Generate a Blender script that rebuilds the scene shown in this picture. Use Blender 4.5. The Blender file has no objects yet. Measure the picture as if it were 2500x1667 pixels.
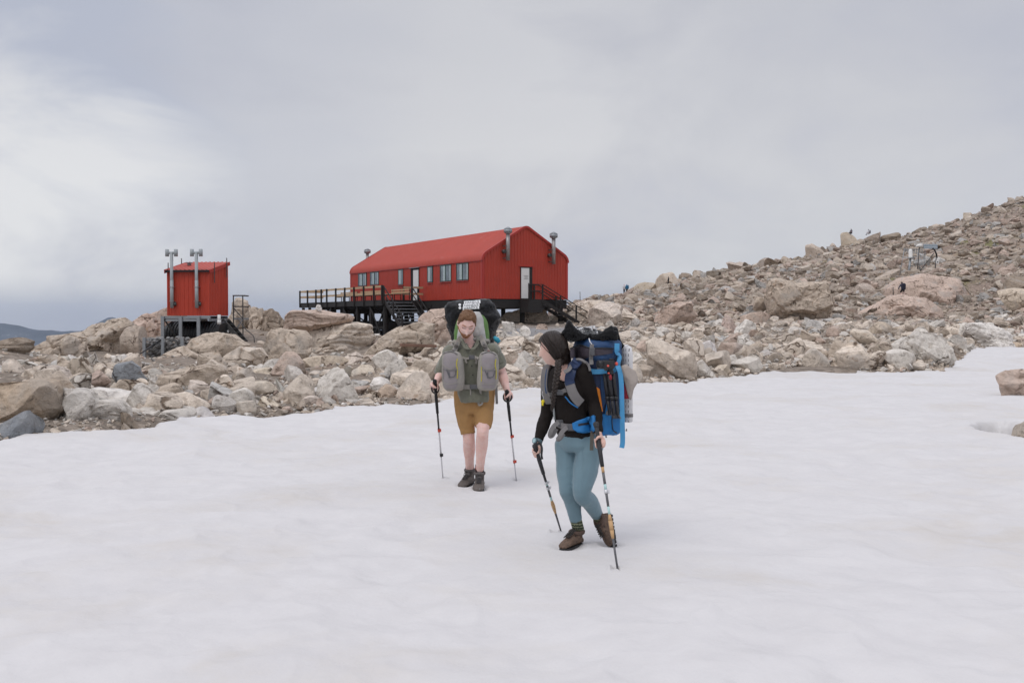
import bpy, bmesh, math, random
import numpy as np
from mathutils import Vector, Matrix
SC = bpy.context.scene
COL = SC.collection
R = math.radians
# ------------------------------------------------------------------ camera
F = 2430.56                       # focal length in photo pixels (35 mm on 36 mm, 2500 px wide)
HOR = 778.0
PITCH = math.atan((833.5 - HOR) / F)
EYE = Vector((0.0, 0.0, 1.7))
cd = bpy.data.cameras.new("camera"); cam = bpy.data.objects.new("camera", cd); COL.objects.link(cam)
cd.lens = 35; cd.sensor_width = 36; cd.clip_end = 40000; cd.clip_start = 0.05
cam.location = EYE; cam.rotation_euler = (math.pi/2 - PITCH, 0, 0)
SC.camera = cam
_fw = Vector((0, math.cos(PITCH), -math.sin(PITCH))); _up = Vector((0, math.sin(PITCH), math.cos(PITCH)))
def at(px, py, Y):
    d = _fw + Vector(((px-1250)/F, 0, 0)) + _up*((833.5-py)/F)
    return EYE + d*(Y/d.y)
def zrow(py, Y): return at(1250, py, Y).z
def xcol(px, Y): return (px-1250)/F*Y
# ------------------------------------------------------------------ numpy noise
def _hash(ix, iy, iz):
    h = (ix*374761393 + iy*668265263 + iz*2147483647) & 0xffffffff
    h = ((h ^ (h >> 13))*1274126177) & 0xffffffff
    h = ((h ^ (h >> 16))*2246822519) & 0xffffffff
    return ((h ^ (h >> 15)) & 0xffff)/32767.5 - 1.0
def vnoise(P):
    P = np.asarray(P, dtype=np.float64)
    I = np.floor(P).astype(np.int64); f = P - I; f = f*f*f*(f*(f*6-15)+10)
    x, y, z = I[..., 0], I[..., 1], I[..., 2]; fx, fy, fz = f[..., 0], f[..., 1], f[..., 2]
    def L(a, b, t): return a + (b-a)*t
    return L(L(L(_hash(x,y,z),_hash(x+1,y,z),fx), L(_hash(x,y+1,z),_hash(x+1,y+1,z),fx), fy),
             L(L(_hash(x,y,z+1),_hash(x+1,y,z+1),fx), L(_hash(x,y+1,z+1),_hash(x+1,y+1,z+1),fx), fy), fz)
def fbm(P, octs=4, lac=2.07, gain=0.5):
    P = np.asarray(P, dtype=np.float64); s = np.zeros(P.shape[:-1]); a = 1.0
    for k in range(octs):
        s += a*vnoise(P + 17.3*k); P = P*lac; a *= gain
    return s
def n2(x, y, s, octs=4, seed=0.0):
    return fbm(np.stack([np.asarray(x)*s, np.asarray(y)*s, np.full(np.shape(x), seed)], -1), octs)
def sstep(a, b, x):
    t = np.clip((x-a)/(b-a), 0, 1); return t*t*(3-2*t)
# ------------------------------------------------------------------ objects
def tag(o, label=None, cat=None, group=None, kind=None):
    if label: o["label"] = label
    if cat: o["category"] = cat
    if group: o["group"] = group
    if kind: o["kind"] = kind
    return o
def thing(name, label, cat, loc=(0,0,0), rotz=0.0, group=None):
    o = bpy.data.objects.new(name, None); COL.objects.link(o)
    o.empty_display_size = 0.2; o.location = loc; o.rotation_euler = (0, 0, rotz)
    o["_inv"] = 0
    del o["_inv"]
    return tag(o, label, cat, group)
def link_mesh(name, me, mat=None, parent=None, world=False):
    """world=True: the mesh is in world space, parent is an unrotated Empty"""
    o = bpy.data.objects.new(name, me); COL.objects.link(o)
    if mat is not None and len(me.materials) == 0: me.materials.append(mat)
    if parent is not None:
        o.parent = parent
        if world:
            p = parent; off = Vector((0,0,0))
            while p is not None:
                off += p.location; p = p.parent
            me.transform(Matrix.Translation(-off))
    return o
def np_mesh(name, V, faces_tri=None, faces_quad=None, smooth=False):
    me = bpy.data.meshes.new(name)
    V = np.ascontiguousarray(V, dtype=np.float32)
    me.vertices.add(len(V)); me.vertices.foreach_set("co", V.ravel())
    idx = []; starts = []; tot = 0
    for Fa, k in ((faces_tri, 3), (faces_quad, 4)):
        if Fa is None or len(Fa) == 0: continue
        Fa = np.asarray(Fa, dtype=np.int32); idx.append(Fa.ravel()); starts.append(tot + np.arange(len(Fa))*k); tot += Fa.size
    idx = np.concatenate(idx); starts = np.concatenate(starts).astype(np.int32)
    me.loops.add(len(idx)); me.loops.foreach_set("vertex_index", idx)
    me.polygons.add(len(starts)); me.polygons.foreach_set("loop_start", starts)
    me.update(calc_edges=True)
    me.polygons.foreach_set("use_smooth", np.full(len(starts), smooth, dtype=bool))
    me.update()
    return me
def set_attr(me, name, arr):
    a = me.attributes.new(name, 'FLOAT_COLOR', 'POINT')
    c = np.ones((len(arr), 4), dtype=np.float32); c[:, :3] = arr
    a.data.foreach_set("color", c.ravel())
class MB:
    """collects shapes into one mesh"""
    def __init__(s): s.v = []; s.f = []; s.sm = []
    def add(s, vs, fs, smooth=False):
        b = len(s.v); s.v += [tuple(v) for v in vs]; s.f += [tuple(i+b for i in f) for f in fs]; s.sm += [smooth]*len(fs); return s
    def box(s, lo, hi):
        x0,y0,z0 = lo; x1,y1,z1 = hi
        return s.add([(x0,y0,z0),(x1,y0,z0),(x1,y1,z0),(x0,y1,z0),(x0,y0,z1),(x1,y0,z1),(x1,y1,z1),(x0,y1,z1)],
                     [(0,3,2,1),(4,5,6,7),(0,1,5,4),(1,2,6,5),(2,3,7,6),(3,0,4,7)])
    def bar(s, a, b, w, h, up=(0,0,1)):
        a = Vector(a); b = Vector(b); d = (b-a).normalized(); up = Vector(up)
        if abs(d.dot(up)) > 0.98: up = Vector((0,1,0))
        sx = d.cross(up).normalized()*(w/2); sz = sx.normalized().cross(d).normalized()*(h/2)
        vs = [p+q for p in (a, b) for q in (-sx-sz, sx-sz, sx+sz, -sx+sz)]
        return s.add(vs, [(0,3,2,1),(4,5,6,7),(0,1,5,4),(1,2,6,5),(2,3,7,6),(3,0,4,7)])
    def loft(s, rings, close=True, cap=True, smooth=True):
        n = len(rings[0]); vs = [p for r in rings for p in r]; fs = []
        for i in range(len(rings)-1):
            for j in range(n if close else n-1):
                k = (j+1) % n; fs.append((i*n+j, i*n+k, (i+1)*n+k, (i+1)*n+j))
        s.add(vs, fs, smooth)
        if cap and close:
            b = len(s.v)-len(vs)
            s.f.append(tuple(b+j for j in reversed(range(n)))); s.f.append(tuple(b+(len(rings)-1)*n+j for j in range(n))); s.sm += [False, False]
        return s
    def tube(s, pts, rad, n=10, cap=True, flat=1.0, up=None):
        """rad: number or list; flat squashes the section along the frame's second axis"""
        pts = [Vector(p) for p in pts]; m = len(pts)
        if not hasattr(rad, '__len__'): rad = [rad]*m
        rings = []; ref = Vector(up) if up is not None else None
        for i in range(m):
            d = (pts[min(i+1, m-1)] - pts[max(i-1, 0)]).normalized()
            if ref is None: ref = Vector((0,0,1)) if abs(d.z) < 0.9 else Vector((0,1,0))
            a = d.cross(ref)
            if a.length < 1e-5: a = d.cross(Vector((1,0.3,0.2)))
            a.normalize(); b = a.cross(d).normalized()
            if up is None: ref = b
            rings.append([pts[i] + a*(math.cos(t)*rad[i]) + b*(math.sin(t)*rad[i]*flat) for t in (2*math.pi*k/n for k in range(n))])
        return s.loft(rings, True, cap, True)
    def cyl(s, a, b, r0, r1=None, n=16):
        return s.tube([a, b], [r0, r0 if r1 is None else r1], n)
    def ell(s, c, r, n=14, m=9, rot=None):
        c = Vector(c); rings = []
        for i in range(m+1):
            t = math.pi*i/m; st = max(math.sin(t), 1e-3)
            ring = []
            for k in range(n):
                p = Vector((r[0]*st*math.cos(2*math.pi*k/n), r[1]*st*math.sin(2*math.pi*k/n), -r[2]*math.cos(t)))
                if rot is not None: p = rot @ p
                ring.append(c+p)
            rings.append(ring)
        return s.loft(rings)
    def strip(s, pts, wid, thick, normals):
        """webbing: flat band along pts, width direction = tangent x normal"""
        pts = [Vector(p) for p in pts]; m = len(pts); rings = []
        for i in range(m):
            d = (pts[min(i+1, m-1)] - pts[max(i-1, 0)]).normalized()
            nn = Vector(normals[i] if hasattr(normals[0], '__len__') or isinstance(normals[0], Vector) else normals)
            w = d.cross(nn).normalized()*(wid/2); nn = w.cross(d).normalized()*(thick/2)
            rings.append([pts[i]-w-nn, pts[i]+w-nn, pts[i]+w+nn, pts[i]-w+nn])
        return s.loft(rings, smooth=False)
    def mesh(s, name):
        me = bpy.data.meshes.new(name); me.from_pydata(s.v, [], s.f)
        me.polygons.foreach_set("use_smooth", np.array(s.sm, dtype=bool)); me.update()
        bm = bmesh.new(); bm.from_mesh(me); bmesh.ops.recalc_face_normals(bm, faces=bm.faces); bm.to_mesh(me); bm.free()
        return me
    def build(s, name, mat=None, parent=None, world=False, bevel=0.0, segs=2):
        o = link_mesh(name, s.mesh(name), mat, parent, world)
        if bevel > 0:
            md = o.modifiers.new("bevel", 'BEVEL'); md.width = bevel; md.segments = segs; md.limit_method = 'ANGLE'; md.angle_limit = R(40)
        return o
def baked(o):
    """replace o's mesh by its evaluated (modified) mesh"""
    bpy.context.view_layer.update()
    dg = bpy.context.evaluated_depsgraph_get()
    me = bpy.data.meshes.new_from_object(o.evaluated_get(dg))
    old = o.data; o.modifiers.clear(); o.data = me
    bpy.data.meshes.remove(old)
    return o
def copy_tree(o, parent=None):
    c = o.copy(); COL.objects.link(c)
    if parent is not None: c.parent = parent
    for ch in list(o.children): copy_tree(ch, c)
    return c
# ------------------------------------------------------------------ materials
def nt_new(name):
    m = bpy.data.materials.new(name); m.use_nodes = True
    nt = m.node_tree; nt.nodes.clear()
    out = nt.nodes.new('ShaderNodeOutputMaterial'); b = nt.nodes.new('ShaderNodeBsdfPrincipled')
    nt.links.new(b.outputs[0], out.inputs[0])
    return m, nt, b
def N(nt, kind, **kw):
    n = nt.nodes.new(kind)
    for k, v in kw.items():
        if k.startswith('i_'):
            key = k[2:]; n.inputs[int(key) if key.isdigit() else key.replace('_', ' ')].default_value = v
        else: setattr(n, k, v)
    return n
def ramp(nt, fac, stops, interp='LINEAR'):
    n = nt.nodes.new('ShaderNodeValToRGB'); e = n.color_ramp.elements; n.color_ramp.interpolation = interp
    while len(e) < len(stops): e.new(0.5)
    for k, (p, c) in enumerate(stops):
        e[k].position = p; e[k].color = (c, c, c, 1) if not hasattr(c, '__len__') else (*c, 1)
    nt.links.new(fac, n.inputs[0]); return n.outputs[0]
def mixc(nt, fac, a, b, blend='MIX'):
    n = nt.nodes.new('ShaderNodeMix'); n.data_type = 'RGBA'; n.blend_type = blend
    for sock, v in ((n.inputs[0], fac), (n.inputs[6], a), (n.inputs[7], b)):
        if hasattr(v, 'node'): nt.links.new(v, sock)
        elif hasattr(v, '__len__'): sock.default_value = (*v, 1)
        else: sock.default_value = v
    return n.outputs[2]
def mth(nt, op, a, b=None, clamp=False):
    n = nt.nodes.new('ShaderNodeMath'); n.operation = op; n.use_clamp = clamp
    for k, v in enumerate((a, b)):
        if v is None: continue
        if hasattr(v, 'node'): nt.links.new(v, n.inputs[k])
        else: n.inputs[k].default_value = v
    return n.outputs[0]
def noise(nt, vec, scale, detail=4, rough=0.55, dist=0.0):
    n = N(nt, 'ShaderNodeTexNoise'); n.inputs['Scale'].default_value = scale; n.inputs['Detail'].default_value = detail
    n.inputs['Roughness'].default_value = rough; n.inputs['Distortion'].default_value = dist
    if vec is not None: nt.links.new(vec, n.inputs['Vector'])
    return n.outputs['Fac']
def mapping(nt, vec, scale=(1,1,1), rot=(0,0,0), loc=(0,0,0)):
    n = N(nt, 'ShaderNodeMapping'); n.inputs['Scale'].default_value = scale; n.inputs['Rotation'].default_value = rot; n.inputs['Location'].default_value = loc
    nt.links.new(vec, n.inputs['Vector']); return n.outputs[0]
def bump(nt, b, h, strength, dist, prev=None):
    n = N(nt, 'ShaderNodeBump'); n.inputs['Strength'].default_value = strength; n.inputs['Distance'].default_value = dist
    nt.links.new(h, n.inputs['Height'])
    if prev is not None: nt.links.new(prev, n.inputs['Normal'])
    if b is not None: nt.links.new(n.outputs[0], b.inputs['Normal'])
    return n.outputs[0]
_pm = {}
def pmat(name, col, rough=0.6, var=0.18, scale=9.0, bumpd=0.0, bscale=60.0, metal=0.0, spec=0.4, wear=None, weave=False, sheen=0.0):
    """a general procedural surface: base colour broken up by two noises, optional wear colour and bump (metres)"""
    if name in _pm: return _pm[name]
    m, nt, b = nt_new(name)
    P = N(nt, 'ShaderNodeTexCoord').outputs['Object']
    n1 = noise(nt, P, scale, 5, 0.6); n2_ = noise(nt, P, scale*6, 3, 0.6)
    f = mth(nt, 'MULTIPLY_ADD', n1, 1.0); nt.nodes[-1].inputs[2].default_value = 0.0
    f = mth(nt, 'ADD', mth(nt, 'MULTIPLY', n1, 0.65), mth(nt, 'MULTIPLY', n2_, 0.35))
    lo = tuple(c*(1-var) for c in col); hi = tuple(min(1, c*(1+var)) for c in col)
    c = ramp(nt, f, [(0.3, lo), (0.7, hi)])
    if wear is not None:
        w = ramp(nt, noise(nt, P, scale*1.7, 8, 0.7), [(wear[1], 0.0), (wear[1]+0.1, 1.0)])
        c = mixc(nt, w, c, wear[0])
    nt.links.new(c, b.inputs['Base Color'])
    rr = ramp(nt, n2_, [(0.3, max(rough-0.08, 0)), (0.7, min(rough+0.08, 1))]); nt.links.new(rr, b.inputs['Roughness'])
    b.inputs['Metallic'].default_value = metal; b.inputs['Specular IOR Level'].default_value = spec
    if sheen: b.inputs['Sheen Weight'].default_value = sheen
    if bumpd > 0: bump(nt, b, noise(nt, P, bscale, 6, 0.6), 1.0, bumpd)
    _pm[name] = m
    return m
# ------------------------------------------------------------------ light and sky
SUN_EL, SUN_AZ = R(60), R(222)          # azimuth of the sun, clockwise from +Y
SC.view_settings.view_transform = 'Standard'; SC.view_settings.look = 'None'
SC.view_settings.exposure = 0.06; SC.view_settings.gamma = 1.0
W = bpy.data.worlds.new("World"); SC.world = W; W.use_nodes = True
def make_world():
    nt = W.node_tree; nt.nodes.clear()
    out = N(nt, 'ShaderNodeOutputWorld')
    sky = N(nt, 'ShaderNodeTexSky'); sky.sky_type = 'NISHITA'; sky.sun_disc = False
    sky.sun_elevation = SUN_EL; sky.sun_rotation = SUN_AZ; sky.altitude = 1800
    bg = N(nt, 'ShaderNodeBackground', i_Strength=0.09); nt.links.new(sky.outputs[0], bg.inputs[0])
    D = N(nt, 'ShaderNodeTexCoord').outputs['Generated']
    sep = N(nt, 'ShaderNodeSeparateXYZ'); nt.links.new(D, sep.inputs[0])
    # cloud deck: soft layered billows stretched along the horizon
    q = mapping(nt, D, (1.0, 1.0, 1.9), (0.0, 0.35, 0.1))
    big = noise(nt, q, 1.5, 4, 0.5, 0.3); mid = noise(nt, mapping(nt, D, (1.0, 1.0, 2.0), (0.1, 0.30, 0.0), (3, 1, 2)), 3.8, 8, 0.56, 0.35)
    f = mth(nt, 'ADD', mth(nt, 'MULTIPLY', big, 0.55), mth(nt, 'MULTIPLY', mid, 0.45))
    c = ramp(nt, f, [(0.40, (0.40, 0.425, 0.53)), (0.47, (0.505, 0.515, 0.585)), (0.535, (0.59, 0.59, 0.62)), (0.61, (0.71, 0.705, 0.71))])
    def blob(px, py, lo, hi):
        v = (at(px, py, 100)-EYE).normalized()
        n = N(nt, 'ShaderNodeVectorMath', operation='DOT_PRODUCT'); nt.links.new(D, n.inputs[0]); n.inputs[1].default_value = v
        wob = mth(nt, 'MULTIPLY_ADD', mid, 0.055); nt.nodes[-1].inputs[2].default_value = -0.0275
        return ramp(nt, mth(nt, 'ADD', n.outputs['Value'], wob), [(lo, 0.0), (hi, 1.0)], 'EASE')
    c = mixc(nt, mth(nt, 'MULTIPLY', blob(330, 190, 0.960, 1.0), 0.55), c, (0.47, 0.495, 0.585))
    c = mixc(nt, mth(nt, 'MULTIPLY', blob(60, 320, 0.985, 0.9995), 0.8), c, (0.44, 0.485, 0.60))         # bluer gap on the left
    c = mixc(nt, mth(nt, 'MULTIPLY', blob(40, 580, 0.983, 0.9975), 0.92), c, (0.81, 0.805, 0.80))        # bright bank below it
    c = mixc(nt, mth(nt, 'MULTIPLY', blob(900, 470, 0.975, 1.0), 0.35), c, (0.63, 0.63, 0.645))
    c = mixc(nt, mth(nt, 'MULTIPLY', blob(2250, 330, 0.93, 1.0), 0.55), c, (0.635, 0.635, 0.65))
    up_ = ramp(nt, sep.outputs[2], [(0.10, 0.0), (0.30, 1.0)], 'EASE'); c = mixc(nt, mth(nt, 'MULTIPLY', up_, 0.40), c, (0.475, 0.49, 0.555))
    # darker murk right at the horizon
    mz = ramp(nt, sep.outputs[2], [(0.0, 1.0), (0.045, 0.0)], 'EASE')
    c = mixc(nt, mth(nt, 'MULTIPLY', mz, 0.72), c, (0.36, 0.385, 0.455))
    # an overcast sky is brighter overhead
    zen = ramp(nt, sep.outputs[2], [(0.32, 0.0), (0.85, 1.0)], 'EASE')
    st = mth(nt, 'MULTIPLY_ADD', zen, 1.15); nt.nodes[-1].inputs[2].default_value = 1.0
    bc = N(nt, 'ShaderNodeBackground'); nt.links.new(c, bc.inputs[0]); nt.links.new(st, bc.inputs[1])
    mx = N(nt, 'ShaderNodeMixShader'); mx.inputs[0].default_value = 0.94
    nt.links.new(bg.outputs[0], mx.inputs[1]); nt.links.new(bc.outputs[0], mx.inputs[2]); nt.links.new(mx.outputs[0], out.inputs[0])
make_world()
sd = bpy.data.lights.new("sun", 'SUN'); sd.energy = 0.95; sd.angle = R(35); sd.color = (1.0, 0.965, 0.92)
sun = bpy.data.objects.new("sun", sd); COL.objects.link(sun)
sv = Vector((math.sin(SUN_AZ)*math.cos(SUN_EL), math.cos(SUN_AZ)*math.cos(SUN_EL), math.sin(SUN_EL)))
sun.rotation_euler = sv.to_track_quat('Z', 'Y').to_euler(); sun.location = (0, -20, 60)
# ------------------------------------------------------------------ the lie of the land: heights by column (photo px) and distance (m)
TAB = {
 -1200: [(12,0),(18,.3),(25,.6),(32,.8),(42,.3),(60,-4),(100,-18)],
 0:    [(13.9,0),(18,.3),(25,.5),(32,.75),(40,.5),(55,-2),(100,-16)],
 160:  [(14.6,0),(20,.3),(32,.3),(45,-.05),(55,-.2),(70,-2),(100,-14)],
 250:  [(15,0),(22,.3),(35,.2),(48,-.2),(58,.3),(70,.3),(100,-12)],
 335:  [(16,0),(24,.3),(35,.2),(48,-.25),(50.3,-.3),(58,.3),(70,.5),(100,-11)],
 350:  [(16,0),(24,.3),(35,.2),(48,-.25),(50.3,-.3),(50.9,.5),(56,.6),(64,1.0),(74,.6),(100,-11)],
 450:  [(17,0),(25,.35),(36,.3),(48,-.05),(50.3,-.2),(50.9,.5),(56,.6),(64,1.0),(74,.6),(100,-11)],
 500: [(17.4,0),(25,.3),(35,.05),(41,0),(48,.05),(50.6,.4),(53,.55),(64,1.2),(74,.6),(100,-10)],
 660: [(18,0),(25,.25),(36,-.08),(45,.05),(56,.5),(64,1.0),(74,.6),(100,-10)],
 800: [(18.8,0),(28,.35),(36,.15),(45,.0),(52,.5),(60,.2),(72,-.6),(100,-9)],
 1000: [(20,0),(28,.4),(34,.2),(40,.12),(44,.3),(50,.9),(58,.5),(72,-.3),(100,-9)],
 1200: [(22.4,0),(32,.4),(45,.85),(56,1.0),(66,1.15),(74,1.6),(88,.6),(120,-8)],
 1400: [(24,0),(34,.5),(45,.95),(57,1.05),(69,1.2),(78,2.4),(100,3.3),(135,2)],
 1550: [(25,0),(35,.55),(50,1.0),(70,1.2),(80,2.2),(120,4.3),(190,6.0),(230,4)],
 1700: [(26,0),(36,.45),(55,.95),(73,1.05),(90,2.0),(130,5.0),(210,10.4),(260,8)],
 1900: [(31,0),(40,.4),(60,.95),(81,1.35),(95,2.6),(130,6.2),(220,13.9),(280,10)],
 2021: [(32,0),(41,.4),(63,1.0),(85,1.35),(97,2.7),(130,6.6),(225,17.1),(285,13)],
 2100: [(33,0),(42,.4),(65,1.0),(91,1.45),(105,3.3),(130,6.7),(230,18.6),(290,14)],
 2290: [(33,0),(46,.55),(70,1.1),(91,1.55),(101,2.6),(115,5.0),(135,8.3),(235,22.6),(300,18)],
 2345: [(50,0),(56,.4),(75,1.1),(93,1.7),(104,3.2),(137,8.8),(236,24.6),(300,20)],
 2395: [(54,0),(60,.4),(77,1.1),(94,1.9),(106,3.8),(138,9.2),(238,27.2),(305,23)],
 2500: [(59,.0),(65,.5),(82,1.4),(96,2.6),(112,5.2),(140,10.0),(240,30.8),(310,28)],
 2950: [(55,0),(65,.6),(80,3),(105,7),(140,13),(240,42),(320,40)],
}
_tu = np.array(sorted(TAB)); _far = [(420,-60),(900,-190),(2600,-520),(16000,-640)]
def _col(k):
    p = TAB[k]; e = p[0][0]
    q = [(1,-.55),(e-1.2,-.5),(e-.25,-.12),(e+.35,.06)] + p[1:] + _far
    return np.array([a for a, b in q]), np.array([b for a, b in q])
_tc = [_col(int(k)) for k in _tu]
# distance of the snow's far edge for each column
_EU = [-1200,-200,0,73,140,240,300,340,420,460,526,590,705,790,850,960,1050,1220,1560,1680,1745,1790,1850,1990,2080,2140,2285,2325,2352,2400,2500,2700,3400]
_ER = [1100,1090,1076,1067,1062,1056,1050,1044,1028,1019,1019.5,1011,1003,999,992,985,982.5,958,941,940,934,922,912,899,901,906,906,898,866,852,847,845,850]
_ED = [1.7*F/(r-HOR) for r in _ER]
def edge_d(u): return np.interp(u, _EU, _ED)
def ground_raw(x, y):
    x = np.asarray(x, float); y = np.asarray(y, float); ys = np.maximum(y, 1.0)
    u = np.clip(1250 + F*x/ys, -1200, 2950)
    zs = np.stack([np.interp(ys, a, b) for a, b in _tc], 0)
    k = np.clip(np.searchsorted(_tu, u, 'right')-1, 0, len(_tu)-2)
    t = (u-_tu[k])/(_tu[k+1]-_tu[k]); t = t*t*(3-2*t)*0.4 + t*0.6
    za = np.take_along_axis(zs, k[None], 0)[0]; zb = np.take_along_axis(zs, (k+1)[None], 0)[0]
    return za + (zb-za)*t
def ground_z(x, y):
    x = np.asarray(x, float); y = np.asarray(y, float)
    z = ground_raw(x, y); u = 1250 + F*x/np.maximum(y, 1.0)
    past = sstep(0, 3, y-edge_d(u)); far = sstep(50, 130, y)
    far2 = 1-sstep(260, 420, y)
    z = z + past*(n2(x, y, 0.45, 4, 3.1)*0.10) + far*far2*(n2(x, y, 0.09, 5, 7.7)*0.75 + n2(x, y, 0.5, 3, 1.7)*0.22)
    z = z + sstep(500, 1500, y)*n2(x, y, 0.0012, 5, 2.2)*60
    return z
def snow_z(x, y):
    x = np.asarray(x, float); y = np.asarray(y, float)
    u = 1250 + F*x/np.maximum(y, 1.0)
    z = n2(x, y, 0.75, 3, 11.0)*0.030 - np.abs(n2(x, y, 1.35, 3, 5.0))*0.040 + n2(x, y, 3.2, 3, 8.5)*0.010 + n2(x, y, 0.16, 3, 9.0)*0.05*sstep(11, 20, y)
    # drifts and undulations at the far right
    z = z + sstep(7, 12, x)*sstep(20, 34, y)*(n2(x*0.5, y*0.5, 0.5, 3, 4.4)*0.16)
    # melt hollow round the boulder by the right edge
    hx, hy = 8.0, 15.0
    rr = np.sqrt(((x-hx)/0.95)**2 + ((y-hy)/1.5)**2) + n2(x, y, 1.6, 3, 8.0)*0.10
    z = z - 0.75*(1-sstep(0.74, 1.0, rr)) + 0.03*np.exp(-((rr-1.15)/0.14)**2)
    for (cx_, cy_) in ((0.48, 7.35), (-0.35, 10.15)):      # trodden level where the two stand
        w_ = 1-sstep(0.5, 1.7, np.sqrt((x-cx_)**2 + (y-cy_)**2)); z = z*(1-w_) + (0.004 + n2(x, y, 2.2, 3, 1.3)*0.006)*w_
    # boot and pole prints where the two walkers tread
    for (fx, fy, rx, ry, dp) in PRINTS:
        q = np.sqrt(((x-fx)/rx)**2 + ((y-fy)/ry)**2)
        z = z - dp*(1-sstep(0.55, 1.0, q)) + dp*0.45*np.exp(-((q-1.2)/0.2)**2)
    e = edge_d(u) + n2(x, y, 0.7, 4, 2.0)*0.38 + n2(x, y, 2.4, 4, 6.0)*0.17
    over = y - e
    lip = np.exp(-(np.minimum(over, 0)/0.55)**2)*0.045
    return z + lip - sstep(-0.10, 0.42, over)*0.62 - np.clip(over-0.3, 0, 5)*0.25
PRINTS = [(-0.315,9.90,.085,.18,.012),(-0.475,10.11,.10,.16,.012),(0.415,7.385,.13,.14,.012),(0.745,7.44,.10,.10,.015),(-.70,10.55,.03,.03,.05),
          (.045,10.42,.03,.03,.05),(0.335,7.9,.03,.03,.05),(0.70,6.72,.035,.035,.06)]
_rp = random.Random(5)
for k in range(26):   # older soft tracks leading to the hut
    yy = 10.9 + k*0.37; PRINTS.append((-0.38 + 0.35*math.sin(k*0.33) + (0.12 if k % 2 else -0.12), yy, .11+.03*_rp.random(), .17, .0035*_rp.random()+.015))
def polar(u0, u1, nu, ds):
    u = np.linspace(u0, u1, nu); U, D = np.meshgrid(u, ds); X = (U-1250)/F*D
    n, m = D.shape; i = np.arange(n*m).reshape(n, m)
    Q = np.stack([i[:-1,:-1].ravel(), i[:-1,1:].ravel(), i[1:,1:].ravel(), i[1:,:-1].ravel()], -1)
    return U, X, D, Q
# ---- ground sheet
def mat_ground():
    m, nt, b = nt_new("ground_scree")
    P = N(nt, 'ShaderNodeNewGeometry').outputs['Position']
    t = N(nt, 'ShaderNodeAttribute', attribute_name="tint").outputs['Color']
    v = N(nt, 'ShaderNodeTexVoronoi', feature='F1'); v.inputs['Scale'].default_value = 5.0; v.inputs['Randomness'].default_value = 1
    nt.links.new(P, v.inputs['Vector'])
    cell = N(nt, 'ShaderNodeSeparateColor'); nt.links.new(v.outputs['Color'], cell.inputs[0])
    n1 = noise(nt, P, 0.35, 5, 0.6); n3 = noise(nt, P, 9, 6, 0.65)
    k = mth(nt, 'ADD', mth(nt, 'MULTIPLY', cell.outputs[0], 0.35), mth(nt, 'MULTIPLY', n3, 0.65))
    c = mixc(nt, 1.0, t, ramp(nt, k, [(0.2, 0.45), (0.5, 0.9), (0.8, 1.25)]), 'MULTIPLY')
    c = mixc(nt, ramp(nt, n1, [(0.55, 0.0), (0.7, 0.5)]), c, (0.30, 0.20, 0.13))
    nt.links.new(c, b.inputs['Base Color']); b.inputs['Roughness'].default_value = 0.95; b.inputs['Specular IOR Level'].default_value = 0.15
    h = mth(nt, 'ADD', mth(nt, 'MULTIPLY', v.outputs['Distance'], -0.7), n3)
    bump(nt, b, h, 1.0, 0.09)
    return m
def make_ground():
    ds = np.concatenate([np.linspace(1.0, 11, 24), np.geomspace(11.4, 330, 330), np.geomspace(345, 16000, 60)])
    U, X, D, Q = polar(-1150, 3650, 520, ds)
    Z = ground_z(X, D)
    o = link_mesh("ground", np_mesh("ground", np.stack([X, D, Z], -1).reshape(-1, 3), None, Q, True), mat_ground())
    tint = np.empty(X.shape + (3,)); tint[:] = (0.30, 0.25, 0.205)
    grey = np.exp(-(((U-1330)/130)**2 + ((D-54)/10)**2)) + np.exp(-(((U-1480)/70)**2 + ((D-55)/8.0)**2))
    grey = np.clip(grey*1.6, 0, 1)[..., None]
    tint = tint*(1-grey) + np.array((0.30, 0.292, 0.288))*grey
    hill = sstep(70, 110, D)[..., None]; tint = tint*(1-hill) + np.array((0.37, 0.305, 0.25))*hill
    red = (sstep(0.1, 0.7, n2(X, D, 0.035, 3, 4.0))*sstep(70, 110, D))[..., None]
    tint = tint*(1-red*0.6) + np.array((0.27, 0.20, 0.16))*red*0.6
    moss = (sstep(0.55, 0.8, n2(X, D, 0.10, 4, 21.0))*sstep(80, 120, D)*(1-sstep(300, 400, D)))[..., None]
    tint = tint*(1-moss) + np.array((0.22, 0.20, 0.10))*moss
    vall = sstep(330, 700, D)[..., None]
    tint = tint*(1-vall) + np.array((0.055, 0.07, 0.08))*vall
    set_attr(o.data, "tint", tint.reshape(-1, 3))
    tag(o, kind="structure")
make_ground()
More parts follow.
